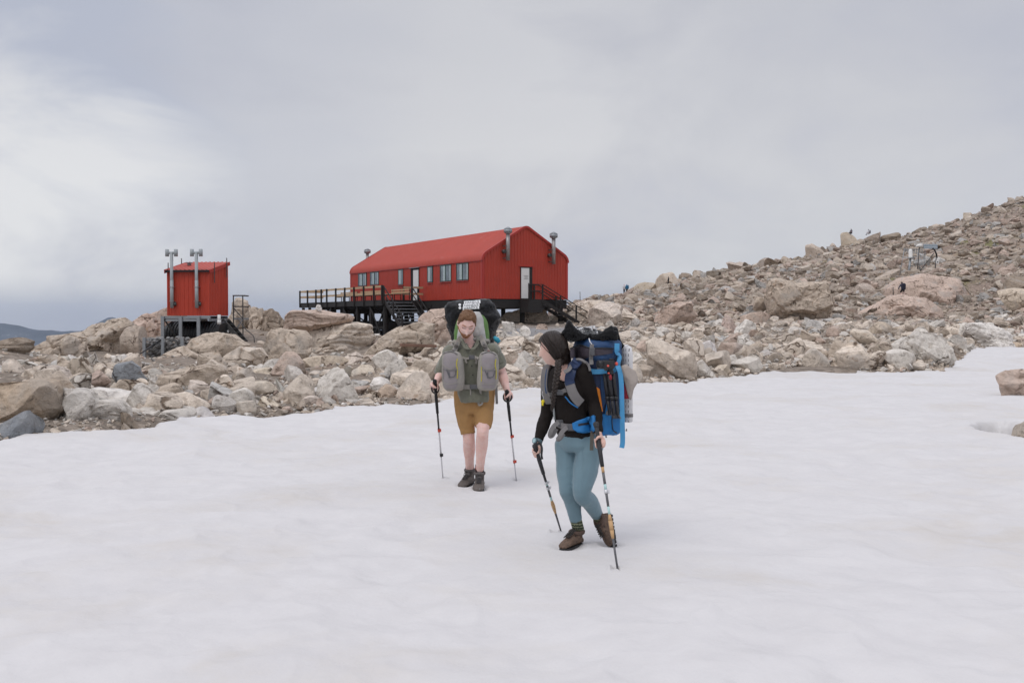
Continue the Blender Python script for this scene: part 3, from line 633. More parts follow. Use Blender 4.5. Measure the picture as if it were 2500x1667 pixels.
HEROES = [
# u0,u1,r0,r1,d,colour,style,label,extra
(-30,128,931,1050,15.4,'rust','block','big orange-stained boulder at the left edge of the snow',dict(tilt=-.1,sub=5,rough=.035)),
(-25,82,1003,1085,14.2,'blue','wedge','blue-grey fractured rock in front of the big orange-stained boulder',dict(sub=5)),
(118,292,945,1060,15.9,'pale','block','grey boulder with brown hollows beside the big orange-stained boulder',dict(sub=5,rough=.08)),
(180,340,940,1020,17.4,'pale','slab','smooth pale slab lying above the grey boulder with brown hollows',dict(tilt=.12)),
(284,343,1005,1050,15.9,'brown','wedge','brown wedge of rock at the end of the pale slabs on the snow edge',{}),
(291,468,986,1045,17.0,'pale','slab','long pale slab meeting the snow, cracked at its right end',dict(tilt=.1,sub=5)),
(351,545,888,968,21.5,'tan','wedge','broad sloping tan boulder with rusty patch, beside the dark grey rock',dict(tilt=-.12,sub=5)),
(262,349,888,948,22.5,'blue','block','dark blue-grey boulder among cream rocks left of the toilet hut',{}),
(213,267,902,945,21.5,'pink','block','small pink block leaning on the dark blue-grey boulder',{}),
(90,176,890,934,22.5,'cream','round','cream boulder with a mossy brown patch',{}),
(155,229,872,926,25,'cream','block','cream block with dark hollow under its front face',{}),
(-8,60,876,934,22.5,'cream','round','cream and orange boulder at the left edge above the orange-stained boulder',{}),
(-20,70,822,882,31,'brown','slab','dark brown layered boulder at the far left in front of the mountains',dict(tilt=-.15,sub=5)),
(40,98,877,911,27,'white','slab','flat whitish slab right of the dark brown layered boulder',{}),
(115,168,867,893,30,'pale','slab','flat pale slab below the left bedrock ridge',{}),
(286,355,793,852,51,'tan','block','split tan block at the foot of the ridge near the gabion wall',{}),
(70,215,806,880,47,'tan','round','low left end of the bedrock ridge behind the boulders',dict(sub=5,rough=.09,deep=7)),
(155,285,778,872,50,'tan','block','cracked tan middle bulge of the left bedrock ridge',dict(sub=5,rough=.08,deep=7)),
(255,420,741,856,57,'pink','block','high pinkish bedrock crag left of the toilet hut',dict(sub=5,rough=.07,deep=8,tilt=.2)),
(440,605,808,886,41,'tan','wedge','large rounded tan boulder standing in front of the black tank',dict(sub=5,tilt=-.05)),
(365,485,842,894,37,'tan','slab','smooth tan slab below the gabion wall',dict(tilt=-.2)),
(528,652,842,896,35,'cream','block','cream boulder with orange corner right of the big tan boulder by the tank',dict(sub=5)),
(555,622,725,850,64,'tan','block','steep cracked crag directly behind the steel staircase',dict(sub=5,rough=.09,deep=6)),
(605,660,740,850,64,'tan','block','upright fractured crag top right of the steel staircase',dict(sub=5,rough=.09,deep=5)),
(638,698,762,850,63,'brown','wedge','lower right shoulder of the crag behind the staircase',dict(sub=5,rough=.08,deep=5)),
(634,756,794,902,37,'tan','block','upright boulder with black lichen on its right face',dict(sub=5,tilt=.08,rough=.06)),
(680,915,793,880,47,'cream','block','wide layered cream outcrop below the deck',dict(sub=5,layers=2.2,mat='S',deep=7,rough=.035)),
(688,866,757,806,48,'pink','slab','pink layered cap slab on the wide cream outcrop',dict(sub=5,layers=2.0,mat='S',deep=6,rough=.04)),
(878,1052,800,876,40.5,'tan','slab','sloping tan slab rising right under the deck stairs',dict(tilt=-.28,sub=5)),
(1000,1114,748,838,45,'pink','wedge','pink-tan boulder with dark cleft behind the walker in the green shirt',dict(tilt=-.2,sub=5)),
(771,785,743,761,47,'white','block','small whitish stone perched on the layered outcrop',dict(bury=.05,sub=3)),
(598,692,897,949,25.5,'cream','block','cream block with flat top in the middle boulder field',{}),
(690,768,890,964,23.5,'pale','slab','tilted pale slab with dark shadowed left side',dict(tilt=.55)),
(733,845,868,912,30.5,'tan','wedge','brownish wedge under the layered outcrop',dict(tilt=.1)),
(771,860,894,952,24,'pale','wedge','pointed pale boulder with slanted left face',dict(tilt=-.2)),
(846,922,891,946,25,'cream','round','rounded cream boulder right of the pointed pale boulder',{}),
(578,672,932,978,20.6,'cream','block','cream angular block above the small blocks on the snow edge',{}),
(508,582,963,1008,18,'pale','block','pale low boulder a step above the snow, left of centre',{}),
(574,624,978,1013,17.9,'cream','block','knobbly cream rock touching the snow edge',{}),
(732,780,965,999,19.2,'cream','block','square cream rock near the snow below the pointed pale boulder',{}),
(912,967,937,985,20.6,'rust','round','round orange-tinted rock left of the walker with the green shirt',{}),
(963,1052,953,988,20.6,'tan','slab','flat tan rock beside the green-shirted walker, at the snow',{}),
(734,808,948,977,20.6,'pale','slab','low pale slab behind the square cream rock',{}),
(541,590,894,931,25,'tan','block','tan block right of the broad sloping boulder',{}),
(472,542,902,946,22,'grey','block','grey boulder tucked under the broad sloping boulder',{}),
(448,520,927,962,20,'cream','block','cream block with square corner below the grey tucked boulder',{}),
(805,883,858,907,31,'cream','slab','cream slab with a reddish end under the outcrop',{}),
(869,923,866,899,31,'tan','slab','brown-sided slab beside the sloping tan slab',{}),
(464,526,992,1025,17.3,'white','block','white-cream rock at the snow edge, right of the long pale slab',{}),
(627,694,965,1002,18.6,'cream','slab','cream slab leaning left on the snow margin',dict(tilt=.2)),
(667,707,925,969,21.5,'grey','slab','narrow grey slab standing left of the tilted pale slab',dict(tilt=.8)),
(1228,1340,742,803,63,'cream','round','rounded cream bedrock under the gable door of the red hut',dict(sub=5,rough=.08,deep=5)),
(1330,1400,754,806,73,'cream','round','cream bedrock beneath the gable staircase',dict(sub=5,rough=.08,deep=4)),
(1384,1455,722,800,71,'cream','block','pale bedrock hump right of the red hut',dict(sub=5,rough=.08,deep=6)),
(1440,1525,735,794,68,'cream','round','pale bedrock knoll right of the hut staircase',dict(sub=5,rough=.09,deep=6)),
(1596,1712,730,810,74,'pink','slab','big pinkish flat-topped boulder with a long crack, on the slope',dict(tilt=-.3,sub=5)),
(1578,1720,820,942,27,'cream','wedge','large cream slab with grey broken front by the blue backpack',dict(tilt=.18,sub=5,rough=.035)),
(1680,1765,870,943,27.6,'pale','wedge','pale split rock right of the large cream slab, at the snow',dict(tilt=.3)),
(1694,1753,830,865,37,'white','slab','whitish lying slab above the large cream slab',{}),
(1792,1846,779,818,56,'white','block','white block in the scree below the giant boulder',{}),
(1763,1802,768,817,57,'pink','wedge','pink upright wedge left of the white block',{}),
(1808,1882,761,796,70,'pink','slab','pinkish slab left of the giant boulder foot',{}),
(1841,1872,723,753,86,'tan','round','round tan boulder just left of the giant boulder',{}),
(1841,1888,852,887,38.5,'pale','slab','pale slab in the lower scree, below the giant boulder',{}),
(1744,1786,889,926,30,'cream','block','cream rock standing at the snow edge',{}),
(1810,1850,898,924,31,'tan','block','tan rock poking through the snow rim',dict(bury=.6)),
(1525,1585,846,885,34,'cream','block','cream rock behind the blue backpack',{}),
(1604,1655,664,700,186,'tan','round','rounded knob on the ridge behind the dark walker',dict(deep=9)),
(1548,1604,689,718,182,'tan','round','smooth hump on the ridge right of the two hikers',dict(deep=10)),
(1770,1822,638,672,208,'tan','wedge','peaked skyline rock left of the blue jacket',dict(deep=9)),
(1850,1903,630,658,214,'tan','slab','broad skyline rock right of the blue jacket',dict(deep=9)),
(1876,2044,676,790,84,'tan','block','giant cracked boulder with dark overhang on the right slope',dict(sub=5,rough=.06,deep=5.0)),
(2050,2105,566,614,220,'tan','block','square skyline boulder under the left seated person',dict(tilt=.12)),
(2106,2152,565,600,222,'brown','block','skyline boulder under the right seated person',{}),
(2140,2204,567,600,224,'brown','slab','long dark slab on the skyline right of the seated people',dict(tilt=-.15)),
(1965,2017,594,638,214,'tan','block','rough skyline boulder left of the square one',{}),
(2090,2315,722,790,93,'pink','slab','wide sloping pink bedrock slab below the scrambling walker',dict(tilt=-.16,sub=5,deep=10)),
(2180,2400,668,770,106,'pink','round','pink bedrock dome around the scrambling walker',dict(sub=5,deep=9,rough=.07)),
(2118,2216,655,705,130,'tan','slab','tan slab left of the weather station foot',dict(tilt=-.3,deep=7)),
(2088,2144,690,722,118,'tan','slab','low tan rock left of the scrambling walker',{}),
(2200,2346,808,898,34,'pale','block','large grey-tan boulder at the tip of the rocks by the snow',dict(sub=5,tilt=-.08,rough=.06)),
(2362,2492,786,855,57,'white','block','white streaked boulder above the upper snow tongue',dict(sub=5)),
(2080,2170,803,856,45,'cream','slab','cream slab sloping right in the lower right scree',dict(tilt=.35)),
(1958,2024,830,880,38,'cream','slab','big cream slab tilted left in the lower scree',dict(tilt=.3)),
(2078,2127,830,870,40,'pale','slab','pale slab below the cream slab sloping right',dict(tilt=.3)),
(2124,2184,784,819,58,'tan','round','two-toned oval boulder below the pink bedrock',{}),
(2450,2530,670,710,108,'brown','slab','dark undercut slab at the right edge of the slope',dict()),
(2438,2530,702,746,94,'tan','wedge','tan boulder below the dark undercut slab at right',{}),
(2157,2202,858,897,34.5,'tan','wedge','small tan wedge left of the large grey-tan boulder',{}),
(2446,2540,903,975,22,'pink','block','pink boulder sitting in the snow at the right edge',dict(sub=5,bury=.5)),
(2489,2545,1018,1100,14.2,'tan','block','tan rock in the melt hollow at the right edge',dict(sub=5,bury=.5)),
]
HER = []
_pl = {p[4] for p in POLYS}
for p in POLYS:
    ex = dict(p[5])
    if ex.get('mat') == 'S': ex['mat'] = STRATA
    us = [q[0] for q in p[0]]; rs = [q[1] for q in p[0]]
    HER.append(((min(us), max(us), min(rs), max(rs)-10, p[1], p[3], '', p[4]), add_poly(p[0], p[1], p[2], p[3], p[4], group='large boulders among the scree', **ex)))
for h in HEROES:
    if h[7] in _pl: continue
    ex = dict(h[8])
    if ex.get('mat') == 'S': ex['mat'] = STRATA
    HER.append((h, add_rock(*h[:5], col=h[5], style=h[6], label=h[7], group='large boulders among the scree', **ex)))
SKY_BITS = [(1700,1726,669,688,207),(1905,1940,624,645,215),(2022,2044,594,616,220),(2268,2290,546,562,230),(2345,2376,517,540,234)]
_wd = ['flat','peaked','stubby','rounded','tilted','narrow','wide','blocky','knobbly','jutting','low','small','topmost']
for w_, (a, b_, c_, d_, e_) in zip(_wd, SKY_BITS):
    hh = (a, b_, c_, d_, e_, 'tan', 'block', w_ + ' skyline rock on the upper right ridge', {})
    HER.append((hh, add_rock(a, b_, c_, d_, e_, col='tan', style='wedge' if w_ in ('peaked','tilted') else 'block', label=hh[7], group='large boulders among the scree', deep=5, bury=.6)))
KEEP = [(h[0]+2, h[1]-2, h[2], h[3]-(h[3]-h[2])*.16, h[4]) for h, _ in HER if (h[1]-h[0]) > 45] + [(1285, 1415, 735, 797, 67), (338, 458, 820, 872, 49.5), (395, 545, 770, 828, 52)]
def hides(u, d, wpx):
    """would a stone here stand in front of one of the big boulders?"""
    z = .15*wpx/F*d + .3; row = HOR + (1.7-float(ground_raw(np.array([(u-1250)/F*d]), np.array([d]))[0]))*F/d - wpx*.25
    return any(a < u < b and c < row < e and d < dd+.5 for a, b, c, e, dd in KEEP)
# ---- the other rocks that still show one by one: spread over the picture's rock belt, each a copy of one of 40 shapes
_rr = np.random.default_rng(21)
PROTO = []
for k in range(40):
    stl = ['block','slab','wedge','block','round'][k % 5]
    P, T = rock_shape(np.random.default_rng(300+k), 4, stl, rough=.05)
    me = np_mesh("rock", P, T, None, False); me.materials.append(ROCK)
    PROTO.append((me, stl))
COLW = [('cream',.40),('pale',.22),('tan',.19),('pink',.08),('grey',.05),('white',.04),('rust',.02)]
WORD = {'cream':'cream','pale':'pale','tan':'tan','pink':'pinkish','grey':'grey','white':'whitish','rust':'rusty','blue':'bluish'}
SHW = {'block':'block','slab':'slab','wedge':'wedge','round':'rounded rock'}
def pick(rng, pairs):
    r = rng.random()*sum(p for _, p in pairs)
    for n_, p in pairs:
        r -= p
        if r <= 0: return n_
    return pairs[0][0]
def ground_hit(u, row, lo=12, hi=260):
    """distance at which the sight line through (u, row) meets the ground"""
    ds = np.geomspace(lo, hi, 260); z = 1.7 + (HOR-row)/F*ds
    g = ground_z((u-1250)/F*ds, ds); k = np.nonzero(g >= z)[0]
    return float(ds[k[0]]) if len(k) else None
taken = [(h[0]+10, h[1]-10, h[2]+6, h[3]-6) for h, _ in HER]
AUTO = []
tries = 0
while len(AUTO) < 200 and tries < 9000:
    tries += 1
    if _rr.random() < .58: u = _rr.uniform(10, 1240); row = _rr.uniform(850, 1062)
    else: u = _rr.uniform(1230, 2480); row = _rr.uniform(760, 935)
    er = np.interp(u, _EU, _ER)
    if row > er-3: continue
    near = (row-760)/(er-760)
    if u < 1000 and row < 860: continue
    wpx = (19 + 88*near**1.25*_rr.uniform(.45, 1.35)*(1.0 if u < 1250 else .62)); hpx = wpx*_rr.uniform(.45, .8)
    if any(a < u < b and c < row-hpx*.4 < d_ for a, b, c, d_ in taken): continue
    d = ground_hit(u, row)
    if d is None or hides(u, d, wpx): continue
    AUTO.append((u-wpx/2, u+wpx/2, row-hpx, row+1, d)); taken.append((u-wpx*.33, u+wpx*.33, row-hpx*.85, row-hpx*.05))
AUTO.sort(key=lambda a: -(a[1]-a[0]))
used_labels = {h[7] for h in HEROES}
autos_done = []
for (u0, u1, r0, r1, d) in AUTO:
    me, stl = PROTO[_rr.integers(len(PROTO))]
    colr = pick(_rr, COLW)
    o = bpy.data.objects.new("rock", me); COL.objects.link(o)
    w = (u1-u0)/F*d; h = (zrow(r0, d)-zrow(r1, d)); bz = h*.45; D = w*_rr.uniform(.6, .95)
    o.scale = (w/2, D/2, (h+bz)/2); x = xcol((u0+u1)/2, d)
    o.location = (x, d+D*.2, zrow(r1, d)+h/2-bz/2); o.rotation_euler = (_rr.uniform(-.15,.15), _rr.uniform(-.3,.3), _rr.choice([0, math.pi]) + _rr.uniform(-.35,.35))
    c = PAL[colr]; j = _rr.uniform(.88, 1.12); o.color = (c[0]*j, c[1]*j, c[2]*j, 1)
    uc, rc = (u0+u1)/2, (r0+r1)/2
    autos_done.append((uc, rc, u1-u0, o, colr, stl))
# labels: where each lies from the nearest boulder that has a name of its own
_cut = set('at in beside lying meeting of below behind standing under on among to for by poking touching a right left above near rising leaning sitting tucked perched around directly from next'.split())
def short_name(l):
    w = l.split(); k = len(w)
    for q in range(3, len(w)):
        if w[q] in _cut: k = q; break
    while k and w[k-1] in ('left', 'right', 'low', 'sloping', 'just', 'and', 'the', 'tilted', 'lower'): k -= 1
    return ' '.join(w[:k]) if k >= 3 else l
_sn = [short_name(t[0][7]) for t in HER]
_sn = [a if _sn.count(a) == 1 else t[0][7] for a, t in zip(_sn, HER)]
REFS = [(t[0], n) for t, n in zip(HER, _sn) if len(n.split()) <= 8]
groups = {}
for uc, rc, wp, o, colr, stl in autos_done:
    h, nm = min(REFS, key=lambda t: ((t[0][0]+t[0][1])/2-uc)**2 + (((t[0][2]+t[0][3])/2-rc)*1.3)**2)
    dx = uc-(h[0]+h[1])/2; dy = rc-(h[2]+h[3])/2
    wx, wy = abs(dx)/max(30, (h[1]-h[0])/2), abs(dy)/max(20, (h[3]-h[2])/2)
    if abs(dx) > 40 and abs(dy) > 22 and 0.4 < wx/max(wy, .01) < 2.5: rel = ('below' if dy > 0 else 'above') + ' and ' + ('right of' if dx > 0 else 'left of')
    elif wx > wy: rel = 'right of' if dx > 0 else 'left of'
    else: rel = 'below' if dy > 0 else 'above'
    size = 'big' if wp > 52 else 'small' if wp < 26 else 'medium'
    groups.setdefault(f"{size} {WORD[colr]} {SHW[stl]} {rel} the {nm}", []).append((math.hypot(dx, dy*1.3), o))
for lab, L in groups.items():
    for k, (_, o) in enumerate(sorted(L, key=lambda t: t[0])):
        l2 = lab if len(L) == 1 else ('nearest', 'second nearest', 'third nearest', 'fourth nearest', 'fifth nearest', 'sixth nearest', 'seventh nearest', 'eighth nearest')[k] + ' ' + lab
        tag(o, l2, 'rock', 'single rocks lying in the boulder field')
# ---- everything smaller: scree and stones nobody could count, one object
def make_scree():
    rng = np.random.default_rng(77)
    var = [[rock_shape(np.random.default_rng(900+k), s, ['block','slab','wedge','slab'][k % 4], rough=.05) for k in range(12)] for s in (2, 3, 1)]
    Vs, Ts, Cs = [], [], []; nv = 0
    names = [n for n, _ in COLW]; pr = np.array([p for _, p in COLW]); pr = pr/pr.sum()
    far_c = [('tan',.42),('pink',.20),('cream',.12),('grey',.14),('brown',.12)]; fn = [n for n, _ in far_c]; fp = np.array([p for _, p in far_c])
    todo = []
    def put(*a): todo.append(a)
    kp = np.array(KEEP)
    def put_now(z, u, d, wpx, sub, flat=None, low=.25):
        nonlocal nv
        x = (u-1250)/F*d
        P, T = var[sub][rng.integers(12)]
        w = wpx/F*d; s = np.array([w/2, w/2*rng.uniform(.6, 1), w/2*(rng.uniform(.4, .8) if flat is None else flat)])
        a = rng.uniform(0, 6.28); c, sn = math.cos(a), math.sin(a); t = rng.uniform(-.45, .45); ct, stt = math.cos(t), math.sin(t)
        Q = (P*s) @ np.array([[ct,0,stt],[0,1,0],[-stt,0,ct]]).T @ np.array([[c,-sn,0],[sn,c,0],[0,0,1]]).T
        Q = Q + np.array([x, d, z + s[2]*low])
        far = d > 72 and u > 1350
        col = np.array(PAL[fn[rng.choice(len(fn), p=fp)] if far else names[rng.choice(len(names), p=pr)]])*(rng.uniform(.56, .96) if far else rng.uniform(.70, 1.10))
        Vs.append(Q); Ts.append(T+nv); Cs.append(np.tile(col, (len(Q), 1))); nv += len(Q)
    # boulder field in front (between the snow and the huts)
    n = 0
    while n < 5200:
        u = rng.uniform(-420, 1300); e = float(edge_d(u)); d = e + rng.exponential(9.0) - .2
        if d > 48: continue
        put(u, d, (rng.uniform(5, 17) + 34*rng.random()**3.0)*(1 if d < e+12 else .8), 1 if d < 30 else 0, None, rng.uniform(.1, .6)); n += 1
    n = 0
    while n < 5600:
        u = rng.uniform(1180, 2950); e = float(edge_d(u)); d = e + rng.exponential(17.0) - .2
        if d > 98: continue
        if 1230 < u < 1460 and 43 < d < 68 and rng.random() < .95: continue
        put(u, d, rng.uniform(4, 13) + 26*rng.random()**3.5, 1 if d < 36 else 0, None, rng.uniform(.1, .5)); n += 1
    n = 0
    while n < 40000:          # hillside
        u = rng.uniform(1395, 3000); d = 66*(280/66)**rng.random()
        w = (rng.uniform(2.5, 6.8) + 26*rng.random()**8)*min(1.25, 150/d+.25)
        put(u, d, w, 2 if w < 9 else 0, None, rng.uniform(.15, .5)); n += 1
    for k in range(1900):     # crumbs along the snow line
        u = rng.uniform(-100, 2345); d = float(edge_d(u)) + rng.uniform(-.2, 1.9)
        put(u, d, rng.uniform(5, 13) + 16*rng.random()**4, 1, None, .6)
    for k in range(160):     # along the back of the near field
        u = rng.uniform(0, 1000); d = rng.uniform(40, 62); put(u, d, rng.uniform(8, 26), 0)
    ud = np.array([t[:2] for t in todo])
    rows = HOR + (1.7-ground_raw((ud[:, 0]-1250)/F*ud[:, 1], ud[:, 1]))*F/ud[:, 1] - np.array([t[2]*.3 for t in todo])
    ok = np.ones(len(todo), bool)
    wp_ = np.array([t[2] for t in todo])
    for a, b_, c_, e_, dd in KEEP: ok &= (wp_ < (15 if dd not in (49.5, 52) else 0)) | ~((ud[:, 0] > a) & (ud[:, 0] < b_) & (rows > c_) & (rows < e_) & (ud[:, 1] < dd+.5))
    todo = [t for t, k in zip(todo, ok) if k]; ud = ud[ok]
    for t, z in zip(todo, ground_z((ud[:, 0]-1250)/F*ud[:, 1], ud[:, 1])): put_now(z, *t)
    me = np_mesh("scree", np.concatenate(Vs), np.concatenate(Ts), None, False)
    set_attr(me, "tint", np.concatenate(Cs))
    o = link_mesh("scree", me, ROCKS)
    tag(o, "loose tan and cream stones filling the slope between the boulders", "scree", None, "stuff")
make_scree()
# ------------------------------------------------------------------ the red hut
M_red  = pmat("red_steel", (.40,.042,.022), .5, .10, 1.2, .0006, 40, 0, .4, ((.31,.045,.03), .60))
M_roof = pmat("red_roof", (.455,.080,.056), .55, .08, 0.8, .0006, 30, 0, .35, ((.47,.11,.09), .56))  # lighter than the wall red: fading plus brighter daylight put into the colour
M_trim = pmat("red_trim", (.40,.035,.025), .45, .08)
M_black= pmat("black_timber", (.022,.020,.019), .75, .3, 6, .002, 30)
M_wood = pmat("raw_timber", (.46,.33,.20), .75, .2, 5, .002, 40)
M_grn  = pmat("dark_green_frame", (.018,.045,.035), .45, .15)
M_white= pmat("white_door_paint", (.74,.73,.70), .5, .05, 5)
M_galv = pmat("galvanised_steel", (.30,.32,.335), .45, .15, 6, .0004, 60, .35, .5)
M_grey = pmat("grey_painted_pipe", (.33,.36,.37), .5, .08, 6)
M_stain= pmat("stained_flue_steel", (.33,.31,.30), .45, .2, 5, 0, 60, .5, .5, ((.42,.12,.09), .57))
M_steel= pmat("dark_steel", (.10,.098,.095), .55, .2, 8, 0, 60, .4)
M_blackp = pmat("black_plastic", (.012,.012,.013), .38, .2, 4, .001, 20)
M_pvc  = pmat("white_pvc", (.68,.68,.66), .4, .05)
def mat_glass(name, tint=(.05,.07,.075), rough=.06):
    m, nt, b = nt_new(name)
    P = N(nt, 'ShaderNodeTexCoord').outputs['Object']
    c = ramp(nt, noise(nt, P, 1.1, 2, 0.5), [(0.35, tint), (0.65, tuple(t*2.6 for t in tint))])
    nt.links.new(c, b.inputs['Base Color']); b.inputs['Roughness'].default_value = rough
    b.inputs['Specular IOR Level'].default_value = 1.0; b.inputs['Coat Weight'].default_value = 0.6
    bump(nt, b, noise(nt, P, 0.9, 2), 0.5, 0.01)
    return m
M_glass = mat_glass("window_glass")
M_blind = pmat("pale_curtain", (.42,.50,.50), .7, .1, 3)
HA = R(31.2)                                   # the hut's long axis lies this far left of the view
HX, HY = xcol(1178, 68.0), 68.0; HZ = zrow(729, 68.0)
HL, HW, HE = 23.7, 7.0, 2.62                   # length, width, height of the wall below the curved eave
def s_of(u):   # distance along the long wall seen at photo column u
    k = (u-1250)/F; return (HX-68*k)/(math.sin(HA)+math.cos(HA)*k)
def t_of(u, off=0.0):
    k = (u-1250)/F; return (68*k-HX)/(math.cos(HA)-math.sin(HA)*k)
def zl(row, s, t=0.0):   # height above the hut floor of a photo row on the wall at (t, s)
    return zrow(row, 68 + math.cos(HA)*s + math.sin(HA)*t) - HZ
hut = thing("mountain_hut", "long red corrugated hut on black piles with curved eaves", "hut", (HX, HY, HZ), HA)
def arc_profile():
    r = .65; a1 = R(58); pts = []
    for k in range(9):
        a = a1*k/8; pts.append((r*(1-math.cos(a)), HE + r*math.sin(a)))
    x, z = pts[-1]; m = math.tan(R(31.0)); ap = z + (HW/2-x)*m
    rr = .45
    xs = HW/2 - rr*math.sin(R(31)); za = ap-(HW/2-xs)*m
    zc = za - rr*math.cos(R(31)); left = list(pts) + [(xs, za)]
    for k in range(1, 5):
        a = R(31)*(1-k/5); left.append((HW/2-rr*math.sin(a), zc+rr*math.cos(a)))
    left.append((HW/2, zc+rr))
    return left + [(HW-x_, z_) for x_, z_ in reversed(left[:-1])]
PROF = arc_profile()
def prof_normals(p):
    out = []
    for i in range(len(p)):
        a = p[max(i-1, 0)]; b = p[min(i+1, len(p)-1)]; dx, dz = b[0]-a[0], b[1]-a[1]; l = math.hypot(dx, dz)
        out.append((-dz/l, dx/l))
    return out
def ribs(y0, y1, pitch, h):
    """positions and lifts of a trapezoid rib sheet"""
    out = []; y = y0
    while y < y1-1e-6:
        for f, l in ((0, 0), (.62, 0), (.70, h), (.92, h)):
            yy = y+f*pitch
            if yy < y1: out.append((yy, l))
        y += pitch
    out.append((y1, 0)); return out
def make_hut():
    pn = prof_normals(PROF); m = MB(); n = len(PROF)
    rb = ribs(-.06, HL+.06, .24, .030)
    rings = [[(p[0]+q[0]*(.05+l), y, p[1]+q[1]*(.05+l)) for p, q in zip(PROF, pn)] for y, l in rb]
    m.loft(rings, close=False, cap=False, smooth=False)
    under = [[(p[0]+q[0]*.015, y, p[1]+q[1]*.015) for p, q in zip(PROF, pn)] for y in (-.055, HL+.055)]
    m.loft(under, close=False, cap=False, smooth=False)
    rf = m.build("roof", M_roof, hut)
    # rake flashing along both gable edges, eave drip
    m = MB()
    for y in (-.075, HL+.075):
        m.loft([[(p[0]+q[0]*o, y+dy, p[1]+q[1]*o) for o, dy in ((-.06,-.02),(.095,-.02),(.095,.16 if y < 0 else -.16),(.085,.16 if y < 0 else -.16),(.083,.0),(-.06,.0))] for p, q in zip(PROF, pn)], smooth=False)
    m.build("flashing", M_trim, rf)
    m = MB()
    for y, z in ((-.055, HE-.01),): m.bar((-.05, -.06, z), (-.05, HL+.06, z), .045, .05)
    m.build("eave_trim", M_trim, hut)
    # long walls and gables, ribbed; doors and windows are set on the front of the sheet
    m = MB()
    for x, sg in ((0, -1), (HW, 1)):
        m.loft([[(x+sg*l, y, z) for z in (0, HE)] for y, l in ribs(0, HL, .24, .022)], close=False, cap=False, smooth=False)
    def top(x):
        xs = [p[0] for p in PROF]; return float(np.interp(x, xs, [p[1] for p in PROF]))
    for y, sg in ((0, -1), (HL, 1)):
        rb = ribs(0, HW, .24, .022)
        m.loft([[(x, y+sg*l, 0), (x, y+sg*l, top(x)-.01)] for x, l in rb], close=False, cap=False, smooth=False)
    m.build("wall", M_red, hut)
    m = MB()
    for (x, y) in ((0, 0), (HW, 0), (0, HL), (HW, HL)):
        sx = -1 if x == 0 else 1; sy = -1 if y == 0 else 1
        m.box((min(x-.0, x+sx*.034), min(y-sy*.14, y+sy*.036), 0), (max(x-.0, x+sx*.034), max(y-sy*.14, y+sy*.036), HE+.05))
        m.box((min(x-sx*.14, x+sx*.034), min(y, y+sy*.036)+.001, .001), (max(x-sx*.14, x+sx*.034), max(y, y+sy*.036)+.001, HE+.048))
    m.build("corner_trim", M_trim, hut)
    # underfloor
    m = MB(); m.box((.03, .03, -.62), (HW-.03, HL-.03, -.03))
    for y in (.1, HL*.33, HL*.66, HL-.3): m.box((-.02, y, -.5), (HW+.02, y+.2, -.28))
    m.build("floor_beam", M_black, hut)
    for y in (.5, 4.5, 8.6, 12.7, 16.8, 20.9, 23.2):
        for x in (.25, HW/2, HW-.25):
            w = Matrix.Rotation(HA, 3, 'Z') @ Vector((x, y, 0)) + Vector((HX, HY, 0))
            g = float(ground_z(np.array([w.x]), np.array([w.y]))[0]) - HZ - .3
            if g > -.7: continue
            MB().box((x-.13, y-.13, g), (x+.13, y+.13, -.61)).build("pile", M_black, hut)
    m = MB()
    for y in (.5, 4.5, 8.6, 12.7, 16.8): 
        m.bar((.25, y, -.65), (.25, y+2.2, -2.4), .1, .1); m.bar((.25, y+3.9, -.65), (.25, y+2.0, -2.4), .1, .1)
    m.build("brace", M_black, hut)
    # windows: frame, glass, inner half curtain
    WIN = [(876,896,667,699,2),(905,926,661,696,2),(973.6,985.7,656.6,696,1),(1044.7,1057.7,649,690,1),(1075.6,1103,644,688,2),(1115.5,1145,640,685,2)]
    for (ua, ub, ra, rb_, pn_) in WIN:
        s1, s0 = s_of(ua), s_of(ub); zt = zl(ra, (s0+s1)/2); zb = zl(rb_, (s0+s1)/2)
        zt = min(zt, HE-.06)
        f = MB(); o = -.055; i = .0; t = .075
        f.box((o, s0, zb), (i, s0+t, zt)); f.box((o, s1-t, zb), (i, s1, zt)); f.box((o, s0+t, zt-t), (i, s1-t, zt)); f.box((o, s0+t, zb), (i, s1-t, zb+t))
        if pn_ == 2: f.box((o, (s0+s1)/2-.045, zb+t), (i, (s0+s1)/2+.045, zt-t))
        w = f.build("window", M_grn, hut)
        g = MB(); g.box((-.036, s0+t, zb+t), (-.026, s1-t, zt-t)); g.build("glass", M_glass, w)
        c = MB(); e = (s0+s1)/2
        if pn_ == 2:
            c.box((-.0395, e+.05+.0, zb+t+.003), (-.0365, e+.05+(s1-e)*.42, zt-t-.003)); c.box((-.0395, s0+t+.002, zb+t+.003), (-.0365, s0+t+(e-s0)*.22, zt-t-.003))
        else: c.box((-.0395, e-.02, zb+t+.003), (-.0365, s1-t-.002, zt-t-.003))
        c.build("curtain", M_blind, w)
        MB().box((-.085, s0-.04, zb-.05), (-.0, s1+.04, zb-.003)).build("sill", M_trim, w)
    # side door on to the deck: black sheet as the recess's shade, white leaf, lamp strip
    s1, s0 = s_of(1004.6), s_of(1024.6); zt = min(zl(654, s0), HE-.1)
    d = MB(); d.box((-.06, s0, 0), (-.0, s0+.08, zt)); d.box((-.06, s1-.08, 0), (0, s1, zt)); d.box((-.06, s0+.08, zt-.1), (0, s1-.08, zt))
    dr = d.build("door", M_black, hut)
    MB().box((-.035, s0+.08, .02), (-.025, s1-.08, zt-.1)).build("recess_shade", M_black, dr)  # flat black sheet, the doorway's shade painted as its colour
    l = MB(); l.box((-.05, s0+.10, .05), (-.036, s1-.42, zt-.14)); l.build("door_leaf", M_white, dr, bevel=.004)
